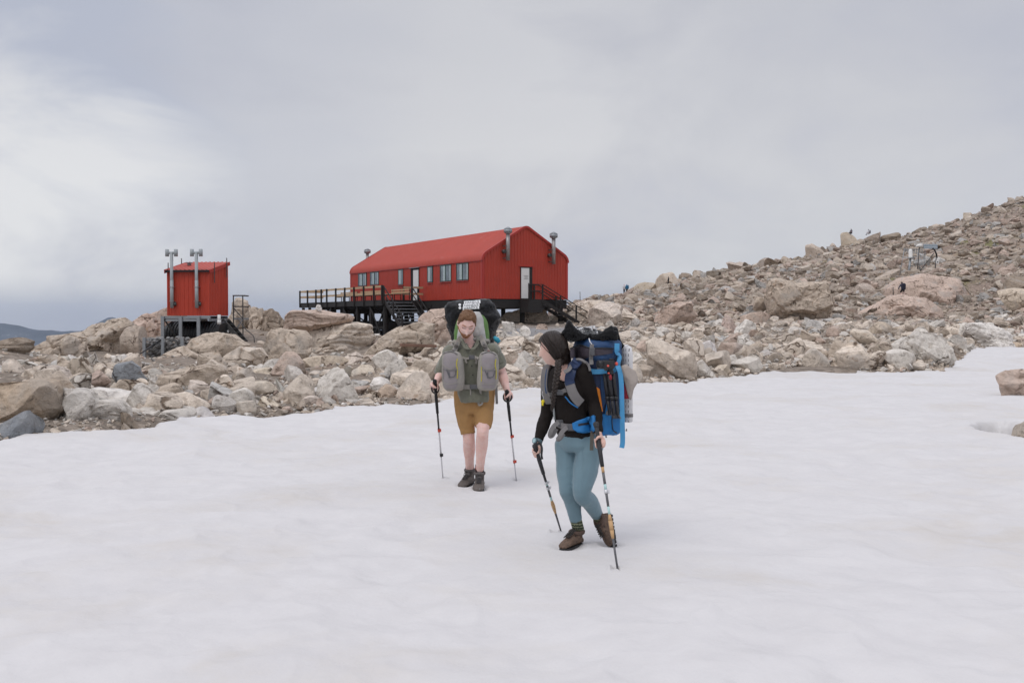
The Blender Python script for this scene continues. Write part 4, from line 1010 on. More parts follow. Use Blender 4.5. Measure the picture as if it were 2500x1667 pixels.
    h = MB(); h.box((-.09, s0+.2, .98), (-.05, s0+.34, 1.02)); h.build("handle", M_black, dr)
    MB().box((-.14, s0-.15, zt+.02), (0, s1+.15, zt+.06)).build("door_hood", M_galv, dr)
    # gable door
    t0, t1 = t_of(1270), t_of(1298.5); zt = zl(651, 0, t0)
    d = MB(); d.box((t0, -.06, 0), (t0+.05, 0, zt)); d.box((t1-.24, -.06, 0), (t1, 0, zt)); d.box((t0+.05, -.06, zt-.08), (t1-.24, 0, zt))
    d.box((t0+.05, -.06, 0), (t1-.24, 0, .05))
    dg_ = d.build("door", M_black, hut)
    MB().box((t0+.05, -.048, .05), (t1-.24, -.02, zt-.08)).build("door_leaf", M_white, dg_, bevel=.004)
    m = MB()
    for z in (1.42, 1.64): m.bar((t0+.27, -.056, z), (t0+.63, -.056, z-.015), .012, .018)
    for k, x in enumerate((.33,.40,.47,.54)): m.box((t0+x, -.054, 1.495), (t0+x+.045, -.050, 1.545))
    m.build("door_notice", M_steel, dg_)
    MB().box((t1-.34, -.10, .96), (t1-.29, -.048, 1.12)).build("handle", M_black, dg_, bevel=.006)
    MB().box((t0-.12, -.11, zt), (t1+.12, 0, zt+.05)).build("door_hood", M_trim, dg_)
    # flues
    def flue(x, y, sg, zt, zb, cap=.29):
        o = y+sg*.34
        f = MB(); f.cyl((x, o, zb), (x, o, zt-.28), .135, n=20); f.cyl((x, o, (zt+zb)/2-.35), (x, o, (zt+zb)/2-.31), .15, n=20)
        p = f.build("flue", M_stain, hut)
        c = MB(); c.cyl((x, o, zt-.36), (x, o, zt-.12), cap*.98, cap, 22); c.cyl((x, o, zt-.12), (x, o, zt+.04), cap*1.02, .05, 22); c.cyl((x, o, zt-.43), (x, o, zt-.36), .15, cap*.9, 22)
        c.build("flue_cap", M_galv, p)
        b = MB()
        for z in (zb+.15, zb+.6, zb+1.0): b.bar((x-.22, y, z), (x-.22, o, z), .04, .05); b.bar((x-.25, o, z), (x+.14, o, z), .05, .05)
        b.cyl((x-.2, y+sg*.02, zb+.62), (x-.2, y+sg*.28, zb+.62), .13, n=14)
        b.build("bracket", M_steel, p)
    flue(t_of(1234), 0, -1, zl(556, 0, 1.6), zl(636, 0, 1.6))
    flue(t_of(1345), 0, -1, zl(568, 0, 5.4), zl(645, 0, 5.4))
    flue(1.75, HL, 1, zl(607, HL, 1.5), 2.3, .30)
make_hut()
# ---- steel and timber stair at the gable door
def make_gable_stair():
    st = thing("gable_staircase", "black staircase with double handrails down from the white gable door", "staircase", (HX, HY, HZ), HA)
    t0, t1 = t_of(1268), t_of(1302); yo, yi = -1.20, -.12; run, drop = 3.95, 1.98
    m = MB(); m.box((t0, yo, -.16), (t1, yi, -.02)); m.box((t0, yo, -.95), (t1, yo+.06, -.162)); m.box((t0, yo+.062, -.95), (t0+.06, yi, -.162)); m.build("landing", M_black, st)
    for y in (yo, yi):
        MB().bar((t1, y, -.14), (t1+run, y, -.14-drop), .07, .24).build("stringer", M_black, st)
    for k in range(10):
        f = (k+.7)/10.6; MB().box((t1+run*f-.13, yo+.037, -.06-drop*f-.02), (t1+run*f+.13, yi-.037, -.06-drop*f+.02)).build("tread", M_galv if k % 2 else M_steel, st)
    for y, fl in ((yo, 1), (yi, 0)):
        r = MB()
        for h in (1.0, .55):
            a = t0 if fl else t1-.05
            if fl: r.bar((t0, y, h), (t1, y, h), .06, .05)
            else: r.bar((t1-.3, y, h), (t1+.35, y, h), .06, .05)
            b0 = t1 if fl else t1+.35
            r.bar((b0, y, h), (t1+run+(.0 if fl else .35), y, h-drop*((run-(0 if fl else 0))/run)), .06, .05)
        r.build("handrail", M_black, st)
        for f in ((0.0, .38, .72) if fl else (.0, .42, .88)):
            x = t1+run*f + (0 if fl else (.0 if f == 0 else .18)); zb = -drop*f - .2
            MB().box((x-.045, y-.046, zb - (1.2 if f > .5 and fl else 0)), (x+.045, y+.046, 1.0-drop*max(0, f-(0 if fl else .04))-.02)).build("post", M_black, st)
        if fl: MB().box((t0, y-.045, -.1), (t0+.09, y+.045, .98)).build("post", M_black, st)
make_gable_stair()
# ---- deck
def make_deck():
    dk = thing("deck", "black timber deck on tall cross-braced posts with pale wooden rails", "deck", (HX, HY, HZ), HA)
    x0, ya, yb, yf = -4.05, 7.4, 9.0, 25.2; xs = -1.85
    m = MB(); m.box((x0, ya, -.10), (xs, yf, -.0)); m.box((xs, yb, -.10), (-.08, HL+1.5, -.001))
    m.build("deck_floor", M_black, dk)
    m = MB(); m.box((x0-.05, ya, -.42), (x0+.06, yf, -.06)); m.box((x0+.061, ya-.05, -.42), (xs, ya+.05, -.101)); m.box((xs, yb-.05, -.42), (-.1, yb+.05, -.101))
    for y in (10.2, 13, 16, 19, 22, 25): m.box((x0+.065, y, -.40), (-.1, y+.12, -.101))
    m.box((-1.0, yb+.06, -.95), (-.2, HL, -.41)); m.box((x0+1.3, ya+.3, -.62), (x0+1.5, yf-.3, -.421))
    m.build("deck_beam", M_black, dk)
    us = [734.6, 754, 774.5, 787.6, 801, 823, 845, 867.5, 891, 916, 940.6]
    rx, ry = math.cos(HA), math.sin(HA)
    def yfr(u):
        k = (u-1250)/F; cx, cy = HX + x0*math.cos(HA), 68 + x0*math.sin(HA)
        return (cx-cy*k)/(math.sin(HA)+math.cos(HA)*k)
    ys = [yfr(u) for u in us]; ys[0] = yf-.05; ys[-1] = ya+.06
    for i, y in enumerate(ys):
        tall = i in (0, 2, 4, 6, 8, 10)
        MB().box((x0-.16, y-.06, -.40), (x0-.051, y+.06, 1.07)).build("rail_post", M_black, dk)
    def gz(x, y):
        w = Matrix.Rotation(HA, 3, 'Z') @ Vector((x, y, 0)) + Vector((HX, HY, 0))
        return float(ground_z(np.array([w.x]), np.array([w.y]))[0]) - HZ - .3
    for y in (ya+.1, 10.0, 12.6, 15.4, 18.2, 21.0, 23.4, 25.0):
        for x in (x0+.16, x0+1.4, -1.6, -.5):
            if y < 9 and x > -1.8: continue
            MB().box((x-.1, y-.1, gz(x, y)), (x+.1, y+.1, -.425 if x != -.5 else -.96)).build("support_post", M_black, dk)
    m = MB()
    for x in (x0+.16, -1.6):
        for a, b in ((ya+.1, 10.0), (12.6, 15.4), (18.2, 21.0)):
            m.bar((x, a, -.5), (x, b, -3.2), .06, .10); m.bar((x-.09, b, -.5), (x-.09, a, -3.2), .06, .10)
    m.bar((x0+.16, ya, -2.0), (x0+.16, 25, -2.0), .08, .12); m.bar((-.6, ya, -1.9), (-.6, 24, -1.9), .3, .7); m.bar((-.4, 9.2, -2.9), (-.4, 20, -2.9), .3, 1.2)
    for a in (10.0, 15.4, 21.0): m.bar((x0+.16, a-.14, -.5), (-.6, a-.14, -2.6), .06, .1)
    m.build("brace", M_black, dk)
    for z in (.90, .42):
        MB().box((x0-.048, ya, z), (x0-.005, yf, z+.15)).build("rail", M_wood, dk)
        MB().box((x0, yf-.05, z), (-2.0, yf-.005, z+.15)).build("rail", M_wood, dk)
        MB().box((xs+.1, yb-.1, z), (-.12, yb-.055, z+.15)).build("rail", M_wood, dk)
    for x in (xs+.15, -.5): MB().box((x-.06, yb-.054, -.40), (x+.06, yb+.06, 1.05)).build("rail_post", M_black, dk)
    st = thing("deck_staircase", "black open stairs with rails leading from the deck down to the boulders", "staircase", (HX, HY, HZ), HA)
    run, drop = 3.3, 2.25
    for x in (x0+.05, xs-.05): MB().bar((x, ya-.06, -.12), (x, ya-run, -drop), .07, .26).build("stringer", M_black, st)
    for k in range(9):
        f = (k+.6)/9.4; y = ya-.06-run*f; MB().box((x0+.09, y-.13, -.05-drop*f-.02), (xs-.09, y+.13, -.05-drop*f+.02)).build("tread", M_galv, st)
    for x in (x0-.02, xs+.02):
        r = MB(); r.bar((x, ya, 1.03), (x, ya-run, 1.03-drop), .05, .07); r.bar((x, ya, .55), (x, ya-run, .55-drop), .05, .06); r.build("handrail", M_black, st)
        for f in (.0, .5, .95): MB().box((x-.05, ya-.1-run*f-.05, -drop*f-.3), (x+.05, ya-.1-run*f+.05, 1.0-drop*f)).build("post", M_black, st)
    # bench seats and tables on the deck
    BN = ["wooden bench at the far left end of the deck", "wooden bench in the middle of the deck", "wooden bench on the deck nearest its stairs"]
    for i, (ua, ub) in enumerate(((776, 817), (822, 874), (893, 938))):
        y1, y0 = yfr(ua)-1.2, yfr(ub)-.9
        b = thing("bench", BN[i], "bench", (HX, HY, HZ), HA, "benches on the hut deck")
        x = x0+1.5
        s = MB()
        for k in range(3): s.box((x+.02-.16*k-.14, y0, .44), (x+.02-.16*k, y1, .48))
        s.build("seat", M_wood, b)
        s = MB()
        for k in range(2): s.box((x+.06, y0, .53+.17*k), (x+.10, y1, .63+.17*k))
        s.build("backrest", M_wood, b)
        for y in (y0+.08, (y0+y1)/2, y1-.08):
            l = MB(); l.box((x-.42, y-.03, 0), (x-.37, y+.03, .435)); l.box((x+.105, y-.03, 0), (x+.15, y+.03, .84)); l.box((x-.37, y-.03, .39), (x+.105, y+.03, .435)); l.build("leg", M_black, b)
make_deck()
# ------------------------------------------------------------------ the toilet hut on steel legs
TD = 53.0
def make_toilet():
    bx, by, bz = xcol(512, TD), TD, zrow(770.5, TD); A = R(-4)
    t = thing("toilet_hut", "small red steel toilet hut with two grey vent pipes, on steel legs", "hut", (bx, by, bz), A)
    W_, D_, H_, HB = 2.30, 2.75, 2.42, 2.95       # local: x from -W_ (left) to 0, y depth
    m = MB()
    def sh(p, q, zf):   # ribbed sheet between two plan points
        p = Vector(p); q = Vector(q); d = (q-p); L = d.length; d.normalize(); nrm = Vector((d.y, -d.x, 0))
        m.loft([[p+d*y+nrm*l, (p+d*y+nrm*l)+Vector((0, 0, zf((p+d*y).y)))] for y, l in ribs(0, L, .235, .022)], close=False, cap=False, smooth=False)
    zf = lambda y: H_ + (HB-H_)*y/D_
    sh((-W_, 0, 0), (0, 0, 0), zf); sh((0, 0, 0), (0, D_, 0), zf); sh((0, D_, 0), (-W_, D_, 0), zf); sh((-W_, D_, 0), (-W_, 0, 0), zf)
    m.build("wall", M_red2, t)
    m = MB(); pitch = .235
    m.loft([[(x, -.17, zf(-.17)+.03+l), (x, D_+.12, zf(D_+.12)+.03+l)] for x, l in ribs(-W_-.10, .10, pitch, .03)], close=False, cap=False, smooth=False)
    m.loft([[(x, -.165, zf(-.165)+.01), (x, D_+.115, zf(D_+.115)+.01)] for x in (-W_-.095, .095)], close=False, cap=False, smooth=False)
    r = m.build("roof", M_roof, t)
    
    for x in (.085, -W_-.085): MB().bar((x, -.17, zf(-.17)-.05), (x, D_+.12, zf(D_+.12)-.05), .03, .2).build("barge_board", M_trim, r)
    m = MB(); m.bar((-W_-.06, -.13, H_-.06), (.06, -.13, H_-.06), .10, .09); m.build("gutter", M_blackp, r)
    m = MB(); m.cyl((-1.7, 1.5, zf(1.5)+.03), (-1.7, 1.5, zf(1.5)+.17), .1); m.cyl((-1.7, 1.5, zf(1.5)+.17), (-1.7, 1.5, zf(1.5)+.21), .21, .2); m.build("roof_vent", M_galv, r)
    for x in (-.075, -W_+.015): MB().box((x, -.034, 0), (x+.06, -.0225, H_)).build("corner_trim", M_red2, t)
    for u in (421, 483):
        x = xcol(u, TD)-bx; o = -.17
        zt, zb = zrow(617.5, TD)-bz, zrow(752, TD)-bz
        f = MB(); f.cyl((x, o, zb), (x, o, zt), .085, n=18); f.cyl((x, o, zb+.02), (x, o, zb+1.46), .092, n=18)
        p = f.build("vent_pipe", M_grey, t)
        c = MB(); c.cyl((x-.22, o, zt), (x+.22, o, zt), .07, n=14)
        for dx in (-.24, .24): c.cyl((x+dx, o, zt-.19), (x+dx, o, zt+.19), .10, n=18)
        c.build("vent_cowl", M_grey, p)
        b = MB()
        for z in (zb+.35, zb+1.10): b.box((x-.12, o-.1, z), (x+.14, -.02, z+.02))
        b.build("pipe_bracket", M_stain, p)
        MB().cyl((x+.06, o+.05, zb+.22), (x+.2, o+.1, zb+.22), .10, n=16).build("elbow", M_steel, p)
    for (x, y, sx) in ((.115, .45, 1), (.115, 2.3, 1), (-W_-.115, .4, 1), (-W_-.115, 2.2, 1)):
        l = MB(); z = zf(y); l.box((x-.008, y-.05, z-.75), (x+.008, y+.05, z+.22)); l.box((x-.008, y-.05, z+.30), (x+.008, y+.05, z+.34))
        l.box((x-.008, y-.05, z+.22), (x+.008, y-.025, z+.30)); l.box((x-.008, y+.025, z+.22), (x+.008, y+.05, z+.30)); l.build("lifting_lug", M_steel, t)
    # steel frame
    m = MB()
    for y in (.05, D_-.1): m.box((-W_-.35, y-.05, -.16), (.02, y+.05, -.02))
    for x in (-W_-.3, -1.2, -.06): m.box((x-.05, .101, -.30), (x+.05, D_, -.161))
    m.box((-W_-.2, .0, -.30), (-.5, .049, -.19)); m.build("frame_beam", M_galv, t)
    for u in (395, 440, 485):
        x = xcol(u, TD)-bx; MB().box((x-.085, -.10, -1.45), (x+.085, .0, -.02)).build("leg", M_galv, t)
    for x in (-.1, -W_): MB().box((x-.06, D_-.35, -1.6), (x+.06, D_-.22, -.17)).build("leg", M_galv, t)
    m = MB(); x = xcol(395, TD)-bx
    m.bar((x+.09, -.03, -.2), (x+.42, .6, -1.1), .07, .07); m.bar((xcol(485, TD)-bx-.1, .2, -.3), (xcol(485, TD)-bx-.5, .8, -1.2), .04, .04); m.build("brace", M_steel, t)
    m = MB(); px = xcol(534, TD)-bx; m.cyl((px, .1, -.42), (px, .1, .05), .085, n=16); m.cyl((px, .1, -.46), (px, .1, -.24), .10, n=16); m.build("waste_pipe", M_pvc, t)
    # the black tank below
    tk = thing("waste_tank", "black ribbed plastic tank lying beneath the toilet hut", "tank", (bx-.55, by+1.15, bz-1.06), R(-14))
    m = MB(); n = 28; rings = []
    L0, L1 = -2.2, 1.15; k = 0; x = L0
    while x <= L1:
        ph = ((x-L0)/.17) % 1.0; rr = .74 + (.045 if ph < .5 else 0)
        if x-L0 < .10 or L1-x < .10: rr = .66
        rings.append([(x, rr*math.cos(2*math.pi*j/n), rr*math.sin(2*math.pi*j/n)) for j in range(n)]); x += .0425
    m.loft(rings, smooth=False); m.build("shell", M_blackp, tk)
    m = MB(); m.cyl((L1-.01, -.25, .05), (L1+.05, -.25, .05), .11, n=18); m.cyl((L1-.01, .28, .2), (L1+.04, .28, .2), .075, n=18); m.build("port", M_pvc, tk)
    MB().tube([(L1+.03, .5, .42), (L1+.1, .5, .2), (L1+.2, .5, -.15)], .04, 8).build("overflow_pipe", M_pvc, tk)
    # landing and steps at the back right
    s = thing("steel_staircase", "grey steel landing and steps behind the toilet hut", "staircase", (bx, by, bz), A)
    xa, xb = xcol(564, 55.3)-bx, xcol(590, 55.3)-bx; y0, y1 = 2.2, 3.1; zt = zrow(721, 55.3)-bz; zf0 = zrow(776, 55.3)-bz
    m = MB(); m.box((xa, y0, zf0-.1), (xb, y1, zf0)); m.build("landing", M_galv, s)
    for x in (xa+.03, xb-.03):
        for y in (y0,): MB().box((x-.026, y-.027, -1.4), (x+.026, y+.027, zt)).build("post", M_steel, s)
    m = MB()
    for z in (zt-.02, (zt+zf0)/2): m.bar((xa, y0, z), (xb+.08, y0, z), .06, .07); m.bar((xb-.03, y0+.04, z), (xb-.03, y1, z), .06, .07)
    m.bar((xa+.05, y0, (zt+zf0)/2-.1), (xb-.06, y0, zf0), .04, .05); m.build("handrail", M_steel, s)
    for y in (y0-.15, y0-.95): MB().bar((xa-.25, y, zf0-.1), (xb+.45, y, zf0-1.6), .06, .2).build("stringer", M_steel, s)
    for k in range(7):
        f = (k+.5)/7; MB().box((xa-.25+(xb-xa+.7)*f-.12, y0-.91, zf0-.06-1.5*f), (xa-.25+(xb-xa+.7)*f+.12, y0-.19, zf0-.03-1.5*f)).build("tread", M_steel, s)
    m = MB(); m.tube([(xb, y0-.95, zf0-.05), (xb+.45, y0-.95, zf0-.62), (xb+.85, y0-.95, zf0-.95), (xb+.92, y0-.95, zf0-1.1), (xb+.93, y0-.95, zf0-1.55)], .025, 8); m.build("side_rail", M_steel, s)
    m = MB(); m.bar((xb-.05, y0-.03, zf0-.1), (xb-.75, y0-.03, -1.3), .05, .05); m.build("brace", M_galv, s)
    # gabion wall and posts
    gx0, gx1 = xcol(352, 50), xcol(452, 50); g0 = float(ground_z(np.array([gx0]), np.array([50.]))[0]); zt = zrow(827, 50)
    rng = np.random.default_rng(9); Vs, Ts = [], []; nv = 0
    while len(Vs) < 260:
        P, T = rock_shape(rng, 2, 'block'); sz = rng.uniform(.07, .13)
        c = np.array([rng.uniform(gx0, gx1), 50+rng.uniform(0, .8), rng.uniform(g0-.2, zt+.05)])
        Vs.append(P*np.array([sz*1.2, sz, sz*.8])+c); Ts.append(T+nv); nv += len(P)
    gw = link_mesh("gabion_wall", np_mesh("gabion_wall", np.concatenate(Vs), np.concatenate(Ts)), ROCK); gw.color = (.27,.265,.26,1)
    tag(gw, "wire gabion wall of grey stones between steel posts left of the tank", "gabion wall")
    m = MB(); st_ = .16
    for k in range(int((gx1-gx0)/st_)+1): m.bar((gx0+k*st_, 49.86, g0-.2), (gx0+k*st_, 49.86, zt), .012, .012)
    for k in range(int((zt-g0+.2)/st_)+1): m.bar((gx0, 49.86, g0-.2+k*st_), (gx1, 49.86, g0-.2+k*st_), .012, .012)
    m.build("wire_mesh", M_steel, gw)
    for u in (351.6, 396.5, 444.5):
        x = xcol(u, 49.7); MB().box((x-.07, 49.66, g0-.4), (x+.07, 49.78, zrow(824, 49.7))).build("wall_post", M_galv, gw)
    pts = [at(-20, 884, 40), at(60, 850, 43), at(0, 874, 41), ]
    hp = [at(296, 884, 45), at(318, 876, 46), at(345, 862, 48), at(372, 843, 49.4), at(402, 824, 49.8)]
    tag(MB().tube(hp, .035, 8).build("hose", M_blackp), "black hose running down from the gabion wall over the rocks", "hose")
M_red2 = pmat("red_toilet_steel", (.46,.052,.026), .48, .10, 1.5, .0006, 40, 0, .4)
make_toilet()
# ------------------------------------------------------------------ people: tools
from mathutils.bvhtree import BVHTree
def cat_pts(P, R_, n=6):
    """Catmull-Rom through points with radii"""
    P = [Vector(p) for p in P]; out = []; ro = []
    for i in range(len(P)-1):
        p0, p1, p2, p3 = P[max(i-1, 0)], P[i], P[i+1], P[min(i+2, len(P)-1)]
        for k in range(n):
            t = k/n; t2, t3 = t*t, t*t*t
            out.append(0.5*((2*p1) + (p2-p0)*t + (2*p0-5*p1+4*p2-p3)*t2 + (3*p1-p0-3*p2+p3)*t3)); s = t*t*(3-2*t); ro.append(R_[i]*(1-s)+R_[i+1]*s)
    out.append(P[-1]); ro.append(R_[-1]); return out, ro
def limb(m, P, R_, n=14, ends=True, flat=1.0, up=None, k=6):
    a, r = cat_pts(P, R_, k); m.tube(a, r, n, True, flat, up)
    if ends:
        for q, w in ((a[0], r[0]), (a[-1], r[-1])): m.ell(q, (w*.97, w*.97, w*.97), 12, 8)
    return m
def rings(m, L, yaw=0.0, n=26, p=2.0):
    """stack of level rings: (centre, half width, half depth[, squareness])"""
    R3 = Matrix.Rotation(yaw, 3, 'Z'); out = []
    for e in L:
        c, rx, ry = e[0], e[1], e[2]; q = e[3] if len(e) > 3 else p; c = Vector(c); ring = []
        for k in range(n):
            t = 2*math.pi*k/n; cx, sy = math.cos(t), math.sin(t)
            ring.append(c + R3 @ Vector((rx*math.copysign(abs(cx)**(2/q), cx), ry*math.copysign(abs(sy)**(2/q), sy), 0)))
        out.append(ring)
    return m.loft(out)
def smooth_rings(L, k=4):
    P, _ = cat_pts([l[0] for l in L], [0]*len(L), k); A = cat_pts([(l[1], l[2], 0) for l in L], [0]*len(L), k)[0]
    return [(p, a.x, a.y) for p, a in zip(P, A)]
def flesh(name, m, mat, parent, voxel=.007, smooth=5, wr=None, carve=None, label=None):
    """one continuous skin round everything in m (world space)"""
    me = m.mesh(name); o = bpy.data.objects.new(name, me); COL.objects.link(o)
    r = o.modifiers.new("r", 'REMESH'); r.mode = 'VOXEL'; r.voxel_size = voxel; r.use_smooth_shade = True
    if smooth:
        s = o.modifiers.new("s", 'SMOOTH'); s.factor = .5; s.iterations = smooth
    baked(o); me = o.data
    if wr:
        n = len(me.vertices); P = np.empty(n*3, np.float32); me.vertices.foreach_get("co", P); P = P.reshape(-1, 3).astype(float)
        Nn = np.empty(n*3, np.float32); me.vertices.foreach_get("normal", Nn); Nn = Nn.reshape(-1, 3)
        amp, sc = wr[0], np.array(wr[1]); e = fbm(P*sc, 4)
        rd = 1-np.abs(fbm(P*sc*.8+11, 2)); e = e*.6 + (rd-.6)*.9
        P = P + Nn*(e*amp)[:, None]; me.vertices.foreach_set("co", P.astype(np.float32).ravel()); me.update()
    if carve:
        bm = bmesh.new(); bm.from_mesh(me)
        bmesh.ops.delete(bm, geom=[f for f in bm.faces if carve(f.calc_center_median(), f.normal)], context='FACES'); bm.to_mesh(me); bm.free()
    me.materials.clear(); me.materials.append(mat)
    me.polygons.foreach_set("use_smooth", np.ones(len(me.polygons), bool))
    if parent is not None:
        o.parent = parent; me.transform(Matrix.Translation(-parent_loc(parent)))
    if label: o["label"] = label
    return o
def parent_loc(p):
    off = Vector((0, 0, 0))
    while p is not None: off += p.location; p = p.parent
    return off
def adopt(o, parent, name=None):
    """make a world-placed, unrotated mesh object a part of PARENT"""
    o.data.transform(Matrix.Translation(o.location - parent_loc(parent))); o.location = (0, 0, 0); o.parent = parent
    if name: o.name = name
    for k in ("category", "group", "label"):
        if k in o: del o[k]
    return o
def world_tree(objs):
    V, Fc = [], []
    for o in objs:
        off = parent_loc(o.parent) + o.location; b = len(V)
        V += [v.co+off for v in o.data.vertices]; Fc += [[i+b for i in p.vertices] for p in o.data.polygons]
    return BVHTree.FromPolygons(V, Fc)
def drape(tree, pts, off=.012, dflt=None, k=5):
    """points of the photo path on the cloth below; returns points and surface normals"""
    a = cat_pts([(p[0], p[1], p[2] if len(p) > 2 else (dflt or 0)) for p in pts], [0]*len(pts), k)[0]; out, nn = [], []
    for q in a:
        tgt = at(q.x, q.y, 10.0); d = (tgt-EYE).normalized(); h = tree.ray_cast(EYE, d)
        if h[0] is None or (q.z > 0 and (h[0].y > q.z+.16 or h[0].y < q.z-.16)): p = at(q.x, q.y, q.z or 8); nrm = -d
        else: p, nrm = h[0], h[1]
        if nrm.dot(d) > 0: nrm = -nrm
        out.append(p + nrm*off); nn.append(nrm)
    for r_ in range(16):
        for i in range(1, len(out)-1):
            if r_ < 3: out[i] = (out[i-1]+out[i]*2+out[i+1])/4
            nn[i] = (nn[i-1]+nn[i]*2+nn[i+1]).normalized()
        nn[0] = (nn[0]+nn[1]).normalized(); nn[-1] = (nn[-1]+nn[-2]).normalized()
    return out, nn
def conform(m, tree, off=.004, maxd=.25):
    """press a flat, camera-facing decal mesh on to the surface behind it"""
    for i, v in enumerate(m.v):
        v = Vector(v); d = (v-EYE).normalized(); h = tree.ray_cast(EYE, d)
        if h[0] is not None and (h[0]-v).length < maxd: m.v[i] = tuple(h[0]-d*off)
    return m
# ---- heads
def head_surface(D, female=False):
    """D: unit directions (x side, y face, z up) -> surface points of a head whose centre is between the ears"""
    D = np.asarray(D, float); x, y, z = D[:, 0], D[:, 1], D[:, 2]
    P = np.stack([x*.077, y*.098, z*.118], -1)
    X, Y, Z = P[:, 0], P[:, 1], P[:, 2]
    low = np.clip(-Z/.118, 0, 1); fr = sstep(-.02, .05, Y)
    X = X*(1-.30*low**1.3*(1 if not female else 1.12)); Y = Y + fr*low*.006; Y = np.where(Y < 0, Y*(1-.30*low), Y)
    Y = Y*np.where(Y > 0, 1-.04*np.clip(Z/.118, 0, 1)**2, 1.0)
    def g(cx, cz, sx, sz): return np.exp(-((X-cx)/sx)**2-((Z-cz)/sz)**2)*fr
    nose = np.clip((.024-Z)/.062, 0, 1)*(Z > -.045)*np.exp(-(X/.0135)**2)*fr
    Y = Y + nose*.026*(1 if not female else .85) + g(0, -.034, .013, .010)*.007
    Y = Y + (g(.026, .036, .022, .010)+g(-.026, .036, .022, .010))*(.006 if not female else .003)
    Y = Y - (g(.032, .012, .017, .013)+g(-.032, .012, .017, .013))*.013 - g(0, .022, .02, .010)*.004
    Y = Y + (g(.04, -.022, .020, .020)+g(-.04, -.022, .020, .020))*.005
    Y = Y + g(0, -.060, .021, .007)*.006 + g(0, -.073, .018, .006)*.005 - g(0, -.066, .022, .0028)*.006 + g(0, -.100, .022, .014)*.010 - g(0, -.084, .022, .006)*.003
    return np.stack([X, Y, Z], -1)
def sph_dirs(n, m):
    t = np.linspace(.02, math.pi-.02, m); p = np.linspace(0, 2*math.pi, n, endpoint=False)
    T, Pp = np.meshgrid(t, p, indexing='ij')
    return np.stack([np.sin(T)*np.cos(Pp), np.sin(T)*np.sin(Pp), np.cos(T)], -1)
class Head:
    def __init__(s, c, face, roll=0.0, size=1.0, female=False):
        f = Vector(face).normalized(); up = Vector((0, 0, 1)); sx = f.cross(up).normalized(); uz = sx.cross(f).normalized()
        if roll: q = Matrix.Rotation(roll, 3, f); sx = q @ sx; uz = q @ uz
        s.M = Matrix((sx, f, uz)).transposed()*1.0; s.c = Vector(c); s.k = size; s.fem = female
        s.A = np.array([[s.M[i][j] for j in range(3)] for i in range(3)])
    def w(s, P): return (np.asarray(P)*s.k) @ s.A.T + np.array(s.c)
    def pt(s, *p): return Vector(s.w(np.array([p]))[0])
    def grid(s, off=None, n=84, m=64, jit=0.0, sc=60):
        D = sph_dirs(n, m).reshape(-1, 3); P = head_surface(D, s.fem)
        if off is not None:
            o = off(P, D); nz = fbm(P*sc, 3)*jit*(o > 0)
            P = P + D/np.linalg.norm(D, axis=1, keepdims=True)*(o+nz)[:, None]
        return P.reshape(m, n, 3)
    def add_to(s, mb):
        mb.loft([[tuple(v) for v in s.w(r)] for r in s.grid()])
        for sg in (-1, 1):
            e = s.pt(sg*.076, -.008, .0); R3 = s.M @ Matrix.Rotation(sg*.45, 3, 'Z')
            mb.ell(e, (.012*s.k, .020*s.k, .033*s.k), 12, 10, R3)
        return mb
    def shell(s, name, off, mat, parent, jit=.003, sc=60, n=120, m=90):
        G = s.grid(off, n, m, jit, sc); b = MB(); b.loft([[tuple(v) for v in s.w(r)] for r in G])
        return b.build(name, mat, parent, world=True)
# ---- hands: a palm, four bent fingers and a thumb closed round a grip
def fist(m, c, axis, palm, wrist, size=1.0, r_grip=.017, thumb=1, start=-70, span=(205, 215, 210, 195), spread=.0205):
    """c: grip centre, axis: up along the grip, palm: direction from the grip to the palm"""
    ax = Vector(axis).normalized(); p = Vector(palm); p = (p-ax*p.dot(ax)).normalized(); q = ax.cross(p)*thumb
    R_ = (r_grip+.010*size)
    for i in range(4):
        off = (1.5-i)*spread*size; rr = (.0096, .0102, .0097, .0084)[i]*size; pts, rd = [], []
        for k in range(9):
            a = R(start+10*(i == 3)) + R(span[i])*k/8; bulge = 1.0 + .22*math.exp(-((k-2.2)/.9)**2) + .12*math.exp(-((k-5)/.8)**2)
            pts.append(Vector(c)+ax*off + (p*math.cos(a)+q*-math.sin(a)*-1)*R_*bulge); rd.append(rr*(1.08-.035*k))
        limb(m, pts, rd, 9, True, k=2)
    R3 = Matrix((ax, p, q)).transposed()
    m.ell(Vector(c)+p*(R_+.006*size)+ax*.002-q*.006, (.046*size, .017*size, .034*size), 14, 10, R3)
    # thumb from the side of the palm near the wrist end, over the fingers
    t0 = Vector(c)+p*(R_+.004)+ax*.026*size-q*.022*size
    limb(m, [t0, Vector(c)+ax*.040*size-q*.030*size+p*.004, Vector(c)+ax*.036*size-q*.024*size-p*.020*size, Vector(c)+ax*.020*size-q*.008*size-p*.031*size], [.0135*size, .0125*size, .011*size, .009*size], 9, True, k=3)
    w = Vector(wrist); b = Vector(c)+p*(R_+.007)
    limb(m, [b, b+(w-b)*.5, w], [.026*size, .0275*size, .027*size], 12, True, flat=.8)
